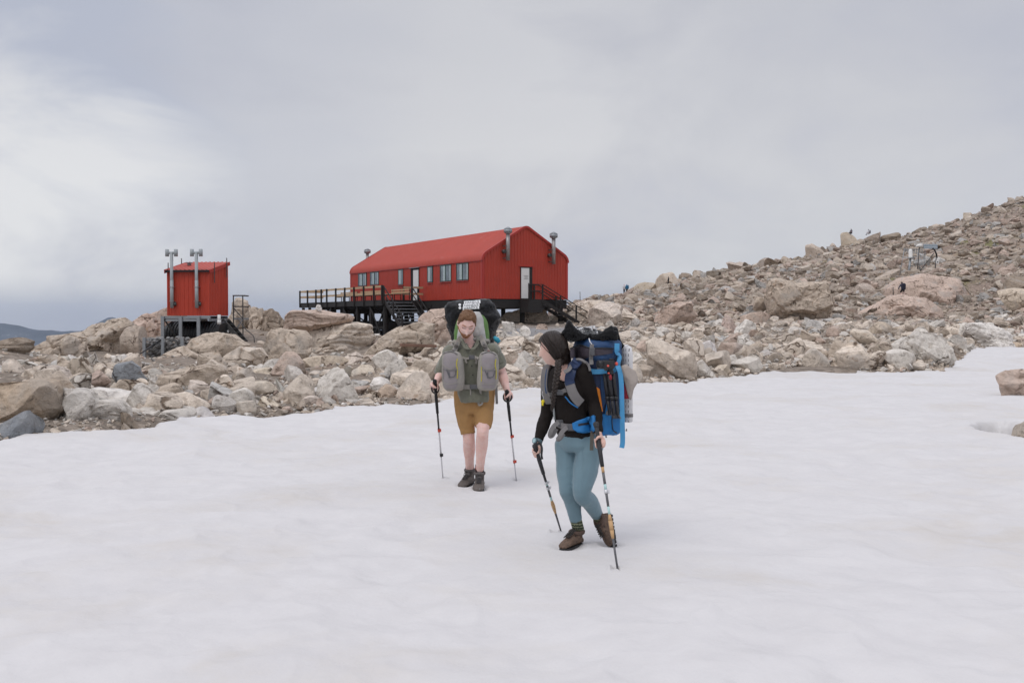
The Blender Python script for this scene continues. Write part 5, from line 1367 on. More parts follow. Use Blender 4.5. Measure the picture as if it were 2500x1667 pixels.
# ---- boots
def boot(parent, heel, toe_dir, up=(0,0,1), L=.30, wd=.112, H=.165, mats=None, name='boot'):
    """heel: point under the heel; toe_dir along the foot"""
    f = Vector(toe_dir).normalized(); u = Vector(up); sx = f.cross(u).normalized(); u = sx.cross(f).normalized()
    M3 = Matrix((sx, f, u)).transposed(); P0 = Vector(heel)
    def W(x, y, z): return P0 + M3 @ Vector((x, y, z))
    prof = [(.0,.34,.075),(.03,.42,.10),(.09,.42,.115),(.14,.43,.112),(.19,.49,.095),(.235,.50,.074),(.27,.42,.060),(.292,.26,.046)]
    m = MB(); rg = []
    for y, w, h in prof:
        y = y*L/.30; ring = []
        for k in range(16):
            t = 2*math.pi*k/16; cx, sz = math.cos(t), math.sin(t); zz = .026+(h-.026)*.5*(1+sz); ring.append(W(wd*w*math.copysign(abs(cx)**.75, cx)*(1-.25*max(sz, 0)), y, zz))
        rg.append(ring)
    m.loft(rg)
    sh = []
    for z, ry, rx, yo in ((.05,.060,.044,.062),(.095,.058,.046,.060),(.13,.056,.047,.055),(H,.057,.049,.050)):
        sh.append([W(rx*math.cos(2*math.pi*k/16), yo+ry*math.sin(2*math.pi*k/16), z) for k in range(16)])
    m.loft(sh)
    bt = flesh(name, m, mats[0], parent, .0065, 3, (.0015, (30, 30, 30)))
    so = MB(); pl = []
    out = [(0,-.012),(.034,.0),(.044,.05),(.042,.11),(.050,.17),(.056,.215),(.048,.262),(.026,.296),(0,.306)]
    pl = out + [(-a, b) for a, b in reversed(out[1:-1])]
    sc = wd/.112
    so.loft([[W(x*sc*(.96 if z < .02 else .90), y*L/.30*.985, z) for x, y in pl] for z in (.004, .012, .026)], smooth=False)
    for k in range(9):
        y = (.01+.034*k)*L/.30; hw = .038*sc
        for sg in (-1, 1): so.box((0,0,0),(0,0,0)); so.v[-8:] = [tuple(W(a, b, c)) for a, b, c in [(sg*.012,y,-.006),(sg*hw,y,-.006),(sg*hw,y+.018,-.006),(sg*.012,y+.018,-.006),(sg*.012,y,.001),(sg*hw,y,.001),(sg*hw,y+.018,.001),(sg*.012,y+.018,.001)]]
    so.build("sole", mats[1], bt, True)
    c = MB(); c.loft([[W(rx*math.cos(2*math.pi*k/20), .050+ry*math.sin(2*math.pi*k/20), z) for k in range(20)] for z, ry, rx in ((H-.02,.058,.050),(H-.012,.066,.058),(H+.006,.068,.060),(H+.014,.060,.052),(H+.004,.050,.042))], cap=False)
    c.build("collar", mats[2], bt, True)
    la = MB(); ys = [.115+.016*k for k in range(7)]
    def top(y): return float(np.interp(y, [.05,.10,.14,.19,.235], [.165,.128,.117,.103,.084]))
    pts = []
    for k, (yy, zz) in enumerate([(.100,max(H-.007,.130)),(.106,max(H-.025,.127)),(.114,.124),(.135,.119),(.155,.113),(.175,.106),(.195,.098),(.212,.090)]):
        pts.append((yy*L/.30+.006, zz+.010))
    for i in range(len(pts)-1):
        for sg in (-1, 1): la.tube([W(sg*.026, pts[i][0], pts[i][1]-.006), W(0, (pts[i][0]+pts[i+1][0])/2, (pts[i][1]+pts[i+1][1])/2+.002), W(-sg*.026, pts[i+1][0], pts[i+1][1]-.006)], .0035, 6)
    for sg in (-1, 1): la.tube([W(0, .112*L/.30, H-.004), W(sg*.024, .125*L/.30, H-.002), W(sg*.034, .128*L/.30, H-.020), W(sg*.016, .122*L/.30, H-.016), W(0, .114*L/.30, H-.006)], .003, 6); la.tube([W(0, .112*L/.30, H-.004), W(sg*.028, .13*L/.30, H-.022), W(sg*.036, .138*L/.30, H-.045)], .003, 6)
    la.build("laces", mats[3], bt, True)
    tg = MB(); tg.tube([W(0, .085, H+.018), W(0, .100*L/.30, max(.126, H-.015)), W(0, .130*L/.30, .119), W(0, .20*L/.30, .097)], [.024,.026,.026,.02], 10, flat=.35, up=f); tg.build("tongue", mats[2], bt, True)
    return bt
# ---- trekking poles
def pole(label, top, tip, segs, clamps, gripmat, strapmat, grip_f, strap_c=None, group='trekking poles', basket=True):
    top, tip = Vector(top), Vector(tip); tip = tip + (tip-top).normalized()*.05; d = tip-top; n = d.normalized()
    o = thing("trekking_pole", label, "trekking pole", tip, 0, group)
    P = lambda f: top + d*f
    g = MB(); g.tube([P(-.012), P(-.006), P(.004), P(.018), P(.03)], [.012, .020, .022, .019, .0155], 14)
    g.tube([P(.03), P(.06), P(.10), P(.13), P(.15), P(grip_f)], [.0155, .0145, .0165, .0150, .0165, .0140], 14); g.build("grip", gripmat, o, True)
    for f0, f1, mt, r0, r1 in segs: MB().cyl(P(f0), P(f1), r0, r1, 12).build("shaft", mt, o, True)
    for f, mt in clamps:
        c = MB(); c.cyl(P(f-.013), P(f+.013), .0135, n=14); sx = n.cross(Vector((0, 1, 0))).normalized(); c.bar(P(f-.01)+sx*.017, P(f+.012)+sx*.017, .012, .016); c.build("clamp", mt, o, True)
    t = MB(); t.cyl(P(.985), P(1.0), .006, .003, 8)
    if basket: t.tube([P(.955), P(.965), P(.972), P(.985)], [.009, .014, .012, .008], 12)
    t.build("tip", M_blackp, o, True)
    if strap_c is not None:
        cc, rad, nr = strap_c; cc = Vector(cc); nr = Vector(nr).normalized(); a = nr.cross(Vector((0, 0, 1))).normalized(); b = a.cross(nr)
        pts = [cc + a*math.cos(t_)*rad[0] + b*math.sin(t_)*rad[1] for t_ in (2*math.pi*k/22 for k in range(23))]
        MB().strip(pts, .016, .004, [(p-cc).normalized()*.55+nr*.85 for p in pts]).build("strap", strapmat, o, True)
    return o
def label_text(words, mat, size, origin, right, up_, parent, name='lettering', extr=.0):
    """flat lettering as a mesh, later pressed on to its surface"""
    cu = bpy.data.curves.new(name, 'FONT'); cu.body = words; cu.size = size; cu.resolution_u = 2
    tmp = bpy.data.objects.new(name, cu); COL.objects.link(tmp); bpy.context.view_layer.update()
    me = bpy.data.meshes.new_from_object(tmp.evaluated_get(bpy.context.evaluated_depsgraph_get())); bpy.data.objects.remove(tmp); bpy.data.curves.remove(cu)
    r, u = Vector(right).normalized(), Vector(up_).normalized()
    m = MB(); m.add([Vector(origin)+r*v.co.x+u*v.co.y for v in me.vertices], [tuple(p.vertices) for p in me.polygons]); bpy.data.meshes.remove(me)
    return m
# materials
def skin_mat(name, col, ruddy):
    m, nt, b = nt_new(name); P = N(nt, 'ShaderNodeTexCoord').outputs['Object']
    c = ramp(nt, noise(nt, P, 14, 5, 0.6), [(0.35, ruddy), (0.65, col)]); c = mixc(nt, ramp(nt, noise(nt, P, 160, 3, 0.6), [(0.55, 0.0), (0.7, 0.25)]), c, tuple(k*.7 for k in ruddy))
    nt.links.new(c, b.inputs['Base Color']); b.inputs['Roughness'].default_value = .55; b.inputs['Specular IOR Level'].default_value = .35
    b.inputs['Subsurface Weight'].default_value = .12; b.inputs['Subsurface Radius'].default_value = (.012, .005, .003); b.inputs['Subsurface Scale'].default_value = 1.0
    bump(nt, b, noise(nt, P, 220, 3), .3, .001); return m
S_man = skin_mat("fair_skin", (.76,.535,.475), (.70,.43,.37)); S_wom = skin_mat("light_skin", (.72,.49,.41), (.66,.41,.33))
def hair_mat(name, a, b_, scale=(90, 90, 8), rough=.5):
    m, nt, b = nt_new(name); P = N(nt, 'ShaderNodeTexCoord').outputs['Object']
    n1 = noise(nt, mapping(nt, P, scale), 3.0, 5, .65); nt.links.new(ramp(nt, n1, [(.3, a), (.7, b_)]), b.inputs['Base Color'])
    b.inputs['Roughness'].default_value = rough; b.inputs['Specular IOR Level'].default_value = .35
    bump(nt, b, n1, .8, .004); return m
H_man = hair_mat("short_auburn_hair", (.10,.048,.022), (.22,.115,.055), (60, 60, 25)); H_beard = hair_mat("ginger_beard", (.22,.085,.035), (.42,.20,.095), (70, 70, 30), .6)
H_wom = hair_mat("dark_brown_hair", (.010,.007,.006), (.040,.027,.020), (55, 55, 6), .42)
C_shirt = pmat("olive_shirt", (.150,.150,.112), .85, .12, 5, .0012, 260, sheen=.3); C_short = pmat("ochre_shorts", (.34,.190,.072), .85, .10, 5, .001, 260)
C_sock = pmat("dark_sock", (.03,.012,.014), .95, .2, 20, .001, 200); C_sockr = pmat("red_sock_band", (.25,.06,.05), .95, .2, 20)
B_upper = pmat("grey_brown_boot", (.105,.088,.078), .8, .35, 14, .002, 120, wear=((.55,.55,.56), .64)); B_sole = pmat("boot_rubber", (.028,.027,.027), .8, .3, 20, .002, 60, wear=((.65,.65,.66), .60))
B_collar = pmat("boot_collar", (.12,.105,.10), .9, .2, 20, .001, 200); B_lace = pmat("boot_lace", (.06,.055,.055), .8, .3, 60)
B_upper2 = pmat("brown_leather_boot", (.135,.088,.062), .8, .45, 22, .003, 90, wear=((.045,.032,.026), .53)); B_collar2 = pmat("boot_collar_brown", (.10,.065,.050), .85, .2, 20, .001, 200); B_lace2 = pmat("speckled_lace", (.030,.027,.025), .8, .9, 160, wear=((.40,.38,.36), .60))
K_grey = pmat("grey_pack_cloth", (.255,.228,.230), .75, .10, 6, .0015, 90, wear=((.22,.20,.21), .6)); K_gus = pmat("greige_pack_cloth", (.285,.265,.235), .8, .10, 6, .0015, 90); K_light = pmat("light_grey_nylon", (.43,.42,.40), .6, .08, 5, .002, 40)
K_green = pmat("green_nylon", (.095,.195,.045), .55, .12, 6, .001, 50); K_yel = pmat("yellow_piping", (.50,.44,.03), .6, .1, 9); K_web = pmat("grey_webbing", (.19,.18,.175), .85, .15, 12, .001, 300); K_buck = pmat("grey_buckle", (.10,.10,.105), .45, .1, 9)
def bag_mat(name):
    m, nt, b = nt_new(name); P = N(nt, 'ShaderNodeTexCoord').outputs['Object']
    b.inputs['Base Color'].default_value = (.005, .005, .0055, 1); b.inputs['Roughness'].default_value = .22; b.inputs['Specular IOR Level'].default_value = .22
    n1 = noise(nt, P, 9, 6, .6, 1.2); n3 = noise(nt, mapping(nt, P, (1, 1, .35)), 26, 5, .55, .8)
    rd = mth(nt, 'ABSOLUTE', mth(nt, 'SUBTRACT', n1, .5)); rd2 = mth(nt, 'ABSOLUTE', mth(nt, 'SUBTRACT', n3, .5))
    bump(nt, b, mth(nt, 'ADD', rd, mth(nt, 'MULTIPLY', rd2, .5)), 1.0, .025); return m
K_bag = bag_mat("black_polythene"); K_lab = pmat("white_print", (.70,.70,.70), .6, .06, 20); K_ink = pmat("black_print", (.012,.012,.012), .5, .1, 20)
P_silver = pmat("silver_pole", (.62,.62,.63), .35, .08, 20, 0, 60, .3); P_black = pmat("black_pole", (.02,.02,.022), .4, .3, 40); P_red = pmat("red_clamp", (.55,.07,.04), .5, .1, 9); P_foam = pmat("black_foam", (.018,.018,.019), .85, .2, 40, .001, 200)
# ------------------------------------------------------------------ the man in the green shirt
def make_man():
    D0 = 10.0
    G = lambda px, py, d=D0: at(px, py, d)
    root = thing("person", "man with short ginger hair, olive shirt and ochre shorts walking on the snow", "person", (G(1157, 1190, 10.0).x, 10.0, 0.0))
    hd = Head(G(1139.5, 792, 9.97), (.09, -.84, -.52), roll=-.10, size=1.10)
    RS, RE, RW, RH = G(1100, 863, 10.03), G(1078, 914, 10.12), G(1066, 931, 9.93), G(1061, 944, 9.87)
    LS, LE, LW, LH = G(1203, 860, 10.03), G(1224, 908, 10.12), G(1238, 952, 10.00), G(1241, 967, 9.94)
    Rt, Rp = G(1061.5, 930, 9.86), G(1081.6, 1170, 10.55); Lt, Lp = G(1237.5, 955, 9.93), G(1260.8, 1175.5, 10.42)
    Rh, Rk, Ra = G(1137, 990, 10.03), G(1144.5, 1068, 9.98), G(1147, 1150, 10.19)
    Lh, Lk, La = G(1181, 990, 10.03), G(1178.5, 1054, 9.83), G(1171, 1152, 9.99)
    b = MB(); hd.add_to(b)
    nk = G(1147, 838, 10.05)
    limb(b, [hd.pt(0, -.035, -.045), (hd.pt(0, -.03, -.09)+nk)/2, nk + Vector((0, .01, -.03))], [.058, .060, .072])
    rings(b, smooth_rings([(G(1148,842,10.05), .07, .06), (G(1149,853,10.05), .16, .085), (G(1150,866,10.05), .20, .10), (G(1151,900,10.05), .185, .115), (G(1154,945,10.05), .165, .11), (G(1158,985,10.05), .165, .115), (G(1159,1003,10.05), .12, .09)]))
    for S, E, Wr in ((RS, RE, RW), (LS, LE, LW)): limb(b, [S, (S+E)/2, E, E+(Wr-E)*.35, Wr], [.064, .060, .050, .051, .031])
    for Hp, K, A in ((Rh, Rk, Ra), (Lh, Lk, La)): limb(b, [Hp, (Hp+K)/2, K, K+(A-K)*.32+Vector((0, .018, 0)), K+(A-K)*.7, A, A-Vector((0, 0, .05))], [.098, .082, .060, .062, .046, .038, .038])
    for Hc, T0, T1, Wr, th in ((RH, Rt, Rp, RW, -1), (LH, Lt, Lp, LW, 1)):
        ax = (T0-T1).normalized(); gc = T0 + (T1-T0)*.062
        fist(b, gc, ax, (Wr-gc) + Vector((-.05*th*-1, .02, 0)), Wr, 1.18, .0165, th)
    body = flesh("body", b, S_man, root, .0062, 3)
    # face
    e = MB()
    for sg in (-1, 1):
        pts = [(sg*(.016+.032*t), .0, .012-.006*math.sin(math.pi*t)-.003*t) for t in np.linspace(0, 1, 7)]
        Dn = np.array([(p[0]/.077, math.sqrt(max(0, 1-(p[0]/.077)**2-(p[2]/.118)**2)), p[2]/.118) for p in pts]); S = head_surface(Dn); S[:, 1] += .0015
        e.tube([Vector(q) for q in hd.w(S)], .0024, 6)
    e.build("eyelashes", pmat("lash", (.09,.045,.035), .7), body, True)
    e = MB()
    for sg in (-1, 1):
        Dn = np.array([(sg*(.013+.037*t)/.077, 0, (.033+.006*math.sin(math.pi*t*.8))/.118) for t in np.linspace(0, 1, 7)]); Dn[:, 1] = np.sqrt(1-Dn[:, 0]**2-Dn[:, 2]**2); S = head_surface(Dn); S[:, 1] += .001
        e.tube([Vector(q) for q in hd.w(S)], [.003, .0042, .0045, .0045, .004, .0035, .002], 6)
    e.build("eyebrow", H_beard, body, True)
    Dn = np.array([(x/.077, 0, -.066/.118) for x in np.linspace(-.026, .026, 9)]); Dn[:, 1] = np.sqrt(1-Dn[:, 0]**2-Dn[:, 2]**2); S = head_surface(Dn); S[:, 2] += np.abs(np.linspace(-1, 1, 9))**2*.006
    MB().tube([Vector(q) for q in hd.w(S)], [.0012, .0022, .0028, .003, .003, .003, .0028, .0022, .0012], 6).build("mouth", pmat("lip", (.30,.11,.10), .5), body, True)
    def hair(P, Dd):
        x, y, z = P[:, 0], P[:, 1], P[:, 2]
        line = np.where(y > .02, .074 - .030*sstep(.045, .072, np.abs(x)) + .012*np.exp(-(x/.02)**2), np.where(y > -.02, .0, -.055))
        line = np.interp(y, [-.1, -.03, -.005, .022, .045, .06], [-.062, -.05, .005, -.005, .05, .0]) ; line = np.where(y > .045, .080-.030*sstep(.03, .06, np.abs(x)), line)
        m = sstep(-.006, .010, z-line); top = sstep(.03, .10, z)
        return m*(.007+.017*top+.003*top*sstep(.0, .06, y)) - (1-m)*.01
    hd.shell("hair", hair, H_man, root, .007, 85)
    def beard(P, Dd):
        x, y, z = P[:, 0], P[:, 1], P[:, 2]; ax = np.abs(x)
        edge = np.interp(y, [-.02, .0, .03, .06, .075, .12], [.005, .0, -.030, -.048, -.046, -.046])
        m = sstep(.0, -.010, z-edge)*sstep(-.028, -.012, y)
        m = m*(1-np.exp(-(x/.021)**4-((z+.0665)/.0075)**4)*1.0)*(1-.8*np.exp(-(x/.016)**2-((z+.040)/.007)**2))
        return np.clip(m, 0, 1)*.0058*(1+.4*sstep(-.07, -.11, z)) - (1-np.clip(m, 0, 1))*.008
    hd.shell("beard", beard, H_beard, root, .0035, 130)
    # shirt
    s = MB()
    rings(s, smooth_rings([(G(1147,836,10.06), .078, .072), (G(1148,846,10.05), .145, .090), (G(1150,858,10.05), .208, .118), (G(1151,885,10.04), .214, .138), (G(1153,925,10.03), .194, .142), (G(1156,955,10.02), .182, .158), (G(1158,970,10.01), .172, .172), (G(1158,979,10.01), .160, .168)]))
    e0 = RS+(RE-RS)*.93; limb(s, [RS+Vector((.03, 0, -.01)), RS+(RE-RS)*.4, e0], [.088, .088, .078], ends=False); s.ell(RS, (.088,.088,.088))
    e1 = LS+(LE-LS)*.66; limb(s, [LS+Vector((-.03, 0, -.01)), LS+(LE-LS)*.3, e1], [.088, .086, .082], ends=False); s.ell(LS, (.088,.088,.088))
    vx, vz = G(1148, 850, 9.9).x, zrow(851, 9.9)
    sh = flesh("shirt", s, C_shirt, root, .0085, 3, (.016, (9, 9, 6)), carve=lambda c, n: c.y < 10.06 and c.z > vz and abs(c.x-vx) < (c.z-vz)*.62+.004)
    tree = world_tree([sh])
    c = MB()
    for sg, pts in ((-1, [(1128,830),(1126,840),(1135,852),(1147,853),(1140,842)]), (1, [(1165,828),(1171,838),(1160,853),(1148,853),(1157,842)])):
        f = [G(px, py, 9.885+(.03 if py < 845 else .0)) for px, py in pts]; k = [p+Vector((0, .012, 0)) for p in f]
        n_ = len(f); c.add(f+k, [tuple(range(n_)), tuple(reversed(range(n_, 2*n_)))]+[(i, (i+1) % n_, n_+(i+1) % n_, n_+i) for i in range(n_)])
    limb(c, [G(1129,832,9.95), G(1128,826,10.05), G(1140,822,10.13), G(1158,822,10.13), G(1167,826,10.05), G(1166,831,9.95)], [.016,.02,.022,.022,.02,.016], flat=.6)
    c.build("collar", C_shirt, sh, True, bevel=.004)
    p, nn = drape(tree, [(1147.5,853),(1149,870),(1151,900),(1154,940),(1156,972)], .002, 9.9); MB().strip(p, .032, .004, nn).build("placket", C_shirt, sh, True)
    for (u, v) in ((1152,893),(1154.5,915)):
        q, n_ = drape(tree, [(u, v), (u, v+.5)], .006, 9.9); MB().ell(q[0], (.006,.004,.006), 10, 6).build("button", K_ink, sh, True)
    for pts in ([(1122,868),(1131,872),(1141,869)], [(1156,869),(1166,872),(1176,868)]):
        p, nn = drape(tree, pts, .003, 9.9); MB().strip(p, .028, .005, nn).build("pocket_flap", C_shirt, sh, True)
    for E, S, tt in ((e0, RS, .0), (e1, LS, .0)):
        d = (E-S).normalized(); MB().tube([E-d*.03, E+d*.012], [.084, .083], 18).build("sleeve_cuff", C_shirt, sh, True)
    # neck cord
    MB().tube([G(1133,834,9.93), G(1138,846,9.905), G(1146,856,9.90), G(1155,846,9.905), G(1162,834,9.93)], .004, 6).build("neck_cord", K_ink, root, True)
    # shorts
    s = MB()
    rings(s, smooth_rings([(G(1159,948,10.04), .198, .150), (G(1158,965,10.04), .203, .152), (G(1158,990,10.03), .198, .150), (G(1158,1008,10.02), .170, .13)]))
    limb(s, [Rh+Vector((.0, 0, 0)), G(1139,1020,9.99), G(1144,1059,9.97)], [.108, .098, .078], ends=False); limb(s, [Lh, G(1180,1015,9.93), G(1178.5,1042,9.87)], [.108, .100, .082], ends=False)
    sh2 = flesh("shorts", s, C_short, root, .0085, 3, (.016, (8, 8, 4.5)))
    t2 = world_tree([sh2]); p, nn = drape(t2, [(1159,978),(1157,992),(1156,1004)], .002, 9.9); MB().strip(p, .02, .004, nn).build("fly_seam", C_short, sh2, True)
    for A, pre in ((Ra, 0), (La, 0)):
        q = MB(); q.tube([A+Vector((0, 0, .074)), A+Vector((0, 0, .02)), A+Vector((0, 0, -.03))], [.0435, .044, .038], 16); so = q.build("sock", C_sock, root, True)
        MB().tube([A+Vector((0, 0, .058)), A+Vector((0, 0, .025))], [.0448, .0452], 16).build("stripe", C_sockr, so, True)
    mt = (B_upper, B_sole, B_collar, B_lace)
    boot(root, (Ra.x+.0176, Ra.y+.052, -.014), (-.32, -.95, -.02), mats=mt, wd=.122)
    boot(root, (La.x+.002, La.y+.055, -.014), (-.03, -1, -.03), mats=mt, wd=.122)
    seg = [(.29,.47,P_black,.0098,.0098),(.47,.72,P_silver,.0088,.0088),(.72,.97,P_silver,.0075,.0075)]
    pole("black gripped silver trekking pole in the ginger-haired man's hand at picture left", Rt, Rp, seg, [(.465,P_red),(.71,P_black)], P_foam, P_black, .30, (Rt+(Rp-Rt)*.07+Vector((.0,-.01,0)), (.037,.048), (.35,-1,.1)))
    pole("black gripped silver trekking pole with two red clamps in the ginger-haired man's other hand", Lt, Lp, seg, [(.465,P_red),(.735,P_red)], P_foam, P_black, .30, (Lt+(Lp-Lt)*.06+Vector((.0,-.005,-.0)), (.043,.047), (-.25,-1,.1)), basket=False)
    # ---------------- backpack with two front bags
    bp = thing("backpack", "grey and green backpack with two grey front bags worn by the ginger-haired man", "backpack", (root.location.x, 10.3, .8), 0, "backpacks of the two walkers")
    m = MB(); cx = G(1152, 850, 10.3).x
    rings(m, smooth_rings([((cx, 10.34, zrow(962, 10.3)), .15, .10), ((cx, 10.36, zrow(930, 10.3)), .18, .15), ((cx, 10.36, zrow(860, 10.3)), .185, .16), ((cx+.0, 10.34, zrow(810, 10.3)), .182, .15), ((cx+.0, 10.33, zrow(778, 10.3)), .14, .12), ((cx+.0, 10.33, zrow(764, 10.3)), .07, .06)]), p=2.6)
    pk = flesh("pack_body", m, K_green, bp, .011, 3, (.010, (9, 9, 6)))
    m = MB()
    rings(m, smooth_rings([((cx+.005, 10.20, zrow(838, 10.2)), .155, .06), ((cx+.0, 10.19, zrow(812, 10.2)), .140, .07), ((cx+.005, 10.20, zrow(782, 10.2)), .118, .07), ((cx+.015, 10.22, zrow(763, 10.2)), .07, .05)]), p=2.4)
    flesh("lid", m, K_light, bp, .010, 2, (.014, (14, 14, 9)))
    m = MB(); limb(m, [G(1110,836,10.12), G(1150,829,10.05), G(1190,834,10.12)], [.03,.035,.03], flat=.7); m.build("back_pad", K_gus, bp, True)
    trees = world_tree([sh, sh2])
    FB = []
    for (x0, x1, y0, y1, tl, sgn) in ((1079,1132,858,953,-.06,-1), (1166,1216,859,952,.05,1)):
        xc = (x0+x1)/2; d = 9.80; w = (x1-x0)/2/F*d
        m = MB(); L_ = []
        for t, k, kd in ((0,.55,.45),(.05,.78,.72),(.18,.94,.95),(.45,1.0,1.05),(.75,1.0,1.10),(.93,.93,1.0),(1.0,.72,.75)):
            py = y0+(y1-y0)*t; L_.append((G(xc+sgn*(t-.5)*-5, py, d), w*k, .095*kd))
        rings(m, smooth_rings(L_), p=2.7, yaw=sgn*-.30)
        fb = flesh("front_bag", m, K_gus, bp, .008, 2, (.006, (11, 11, 8))); FB.append(fb)
    ftree = world_tree(FB); fn = 0
    for (x0, x1, y0, y1, sgn), fb in zip(((1079,1132,858,953,-1), (1166,1216,859,952,1)), FB):
        cxx = (x0+x1)/2 + (-6 if sgn < 0 else 2); hw = 17
        # purple-grey front panel pressed on the bag
        m = MB(); nu, nv = 15, 26; vs = []
        for j in range(nv):
            t = j/(nv-1); py = y0+4+(y1-y0-8)*t; half = hw*(1-.35*max(0, 1-t/.18)**2-.25*max(0, (t-.88)/.12)**2)
            vs += [tuple(G(cxx+half*(2*i/(nu-1)-1), py, 9.7)) for i in range(nu)]
        m.add(vs, [(j*nu+i, j*nu+i+1, (j+1)*nu+i+1, (j+1)*nu+i) for j in range(nv-1) for i in range(nu-1)], True)
        conform(m, ftree, .005, .6)
        pn = m.build("bag_panel", K_grey, fb, True)
        for pts, w, mt, nm in ((( [(cxx-hw,y0+6),(cxx-hw+8,y0+3),(cxx,y0+1),(cxx+hw-8,y0+3),(cxx+hw,y0+8)]), .010, K_web, "top_piping"),
                           ([(cxx-hw,y0+32),(cxx-hw*.3,y0+42),(cxx+hw*.3,y0+42),(cxx+hw,y0+31)], .007, K_gus, "cord"),
                           ([(cxx-hw,y0+43),(cxx,y0+47),(cxx+hw,y0+44)], .010, K_web, "pocket_edge"),
                           ([(cxx-hw*.5,y0+44),(cxx-hw*.1,y0+62),(cxx+hw*.6,y0+60),(cxx+hw*.8,y0+46)], .006, K_buck, "elastic_cord"),
                           ([(cxx-hw,y0+76),(cxx,y0+79.5),(cxx+hw,y0+75)], .008, K_gus, "lower_seam"),
                           ([(cxx+hw*.97,y0+18),(cxx+hw*.85,y0+32),(cxx+hw,y0+46),(cxx+hw*.95,y0+66)], .008, K_yel, "yellow_piping"),
                           ([(cxx-hw*1.0,y0+36),(cxx-hw*.95,y0+50),(cxx-hw*1.0,y0+72)], .006, K_yel if sgn > 0 else K_gus, "side_piping")):
            p, nn = drape(ftree, pts, .008, 9.72, 7); MB().strip(p, w, .005, nn).build(nm, mt, fb, True)
        p, nn = drape(ftree, [(cxx-3,y0+50),(cxx-2,y0+64)], .011, 9.72); MB().strip(p, .012, .005, nn).build("zip_pull", K_buck, fb, True)
    st2 = world_tree([sh]+FB)
    for pts, w in (([(1124,826,10.12),(1118,834,10.0),(1112,848),(1107,858),(1102,866)], .050), ([(1172,822,10.12),(1178,832,9.98),(1184,845),(1191,856),(1194,864)], .050)):
        p, nn = drape(st2, pts, .014, 9.92); MB().strip(p, w, .022, nn).build("shoulder_strap", K_gus, bp, True, bevel=.006)
        MB().strip([q+n_*.014 for q, n_ in zip(p, nn)][3:], .022, .004, nn[3:]).build("webbing", K_web, bp, True)
    p, nn = drape(st2, [(1130,873),(1140,876),(1150,873),(1158,871),(1170,876)], .010, 9.9); MB().strip(p, .022, .005, nn).build("chest_strap", K_gus, bp, True)
    q = G(1152, 872, 9.855); MB().box((q.x-.028, q.y-.016, q.z-.022), (q.x+.028, q.y+.004, q.z+.022)).build("buckle", K_buck, bp, True, bevel=.006)
    for pts in ([(1140,876),(1137,881),(1141,886)], [(1158,875),(1163,879),(1161,888)]):
        p, nn = drape(st2, pts, .016, 9.9); MB().strip(p, .018, .004, nn).build("strap_end", K_gus, bp, True)
    p, nn = drape(world_tree([sh, sh2]+FB), [(1127,942),(1140,945),(1152,944),(1168,943)], .014, 9.9); MB().strip(p, .045, .010, nn).build("hip_belt", K_gus, bp, True)
    q = G(1158, 944, 9.85); MB().box((q.x-.045, q.y-.02, q.z-.022), (q.x+.04, q.y+.004, q.z+.022)).build("buckle", K_buck, bp, True, bevel=.008)
    t3 = world_tree([sh2])
    p, nn = drape(t3, [(1171,946,9.87),(1174,968),(1176,984),(1172,989),(1167,986),(1170,979),(1173,966),(1173,950,9.87)], .022, 9.87, 6); MB().strip(p, .020, .004, nn).build("strap_end", K_gus, bp, True)
    MB().strip([G(1211,938,9.98), G(1212,962,9.97), G(1213,986,9.97)], .026, .005, (.2,-1,0)).build("strap_end", K_web, bp, True)
    MB().strip([G(1147,947,9.85), G(1149,956,9.84), G(1149,966,9.85)], .014, .004, (0,-1,0)).build("strap_end", K_gus, bp, True)
    r = MB(); r.tube([G(1194,868,9.80), G(1199,866,9.78), G(1201,870,9.78), G(1197,874,9.78)], .007, 8); r.build("cord_loop", K_yel, bp, True)
    r = MB(); r.ell(G(1193,860,9.84), (.018,.014,.022), 10, 7); r.build("strap_keeper", pmat("rust_leather", (.16,.05,.03), .7), bp, True)
    # black polythene bag strapped over the top
    bg = add_poly([(1086,752),(1094,739),(1122,735),(1160,733.5),(1192,733),(1204,748),(1213,760),(1222,774),(1219,786),(1211,812),(1204,838),(1188,846),(1112,846),(1098,818),(1091,792),(1086,775)], 10.46, .40, 'grey', "big black plastic bag with white lettering strapped over the green and grey backpack", sub=5, nclip=0, rough=.06, mat=K_bag, name="plastic_bag", cat="plastic bag", group="black plastic bags on the backpacks")
    bg.data.polygons.foreach_set("use_smooth", np.ones(len(bg.data.polygons), bool))
    crumple(bg, .018, 9); crumple(bg, .009, 21)
    bt = world_tree([bg]); add_print(bg, bt, (1130, 756.0), -4, 10.3, [("HANDLE", 0, 0), ("HANDLE", 1, 7.0), ("HANDLE", 3, 14.0)], 7.4, 40, ((1122.5,744),(1122.8,751.5)))
    tag(cup := MB().tube([G(1207,823,10.1), G(1213,829,10.08), G(1219,836,10.08)], [.016,.028,.020], 12).build("cord_lock", pmat("teal_plastic", (.02,.24,.34), .45), bp, True))
def crumple(o, amp, sc):
    me = o.data; n = len(me.vertices); P = np.empty(n*3, np.float32); me.vertices.foreach_get("co", P); P = P.reshape(-1, 3).astype(float)
    Nn = np.empty(n*3, np.float32); me.vertices.foreach_get("normal", Nn); Nn = Nn.reshape(-1, 3)
    e = (1-np.abs(fbm(P*sc, 3)))-.6 + (.6-np.abs(fbm(P*sc*np.array([.6, 1, 1.8])+5, 2)))*.6
    me.vertices.foreach_set("co", (P+Nn*(e*amp)[:, None]).astype(np.float32).ravel()); me.update()
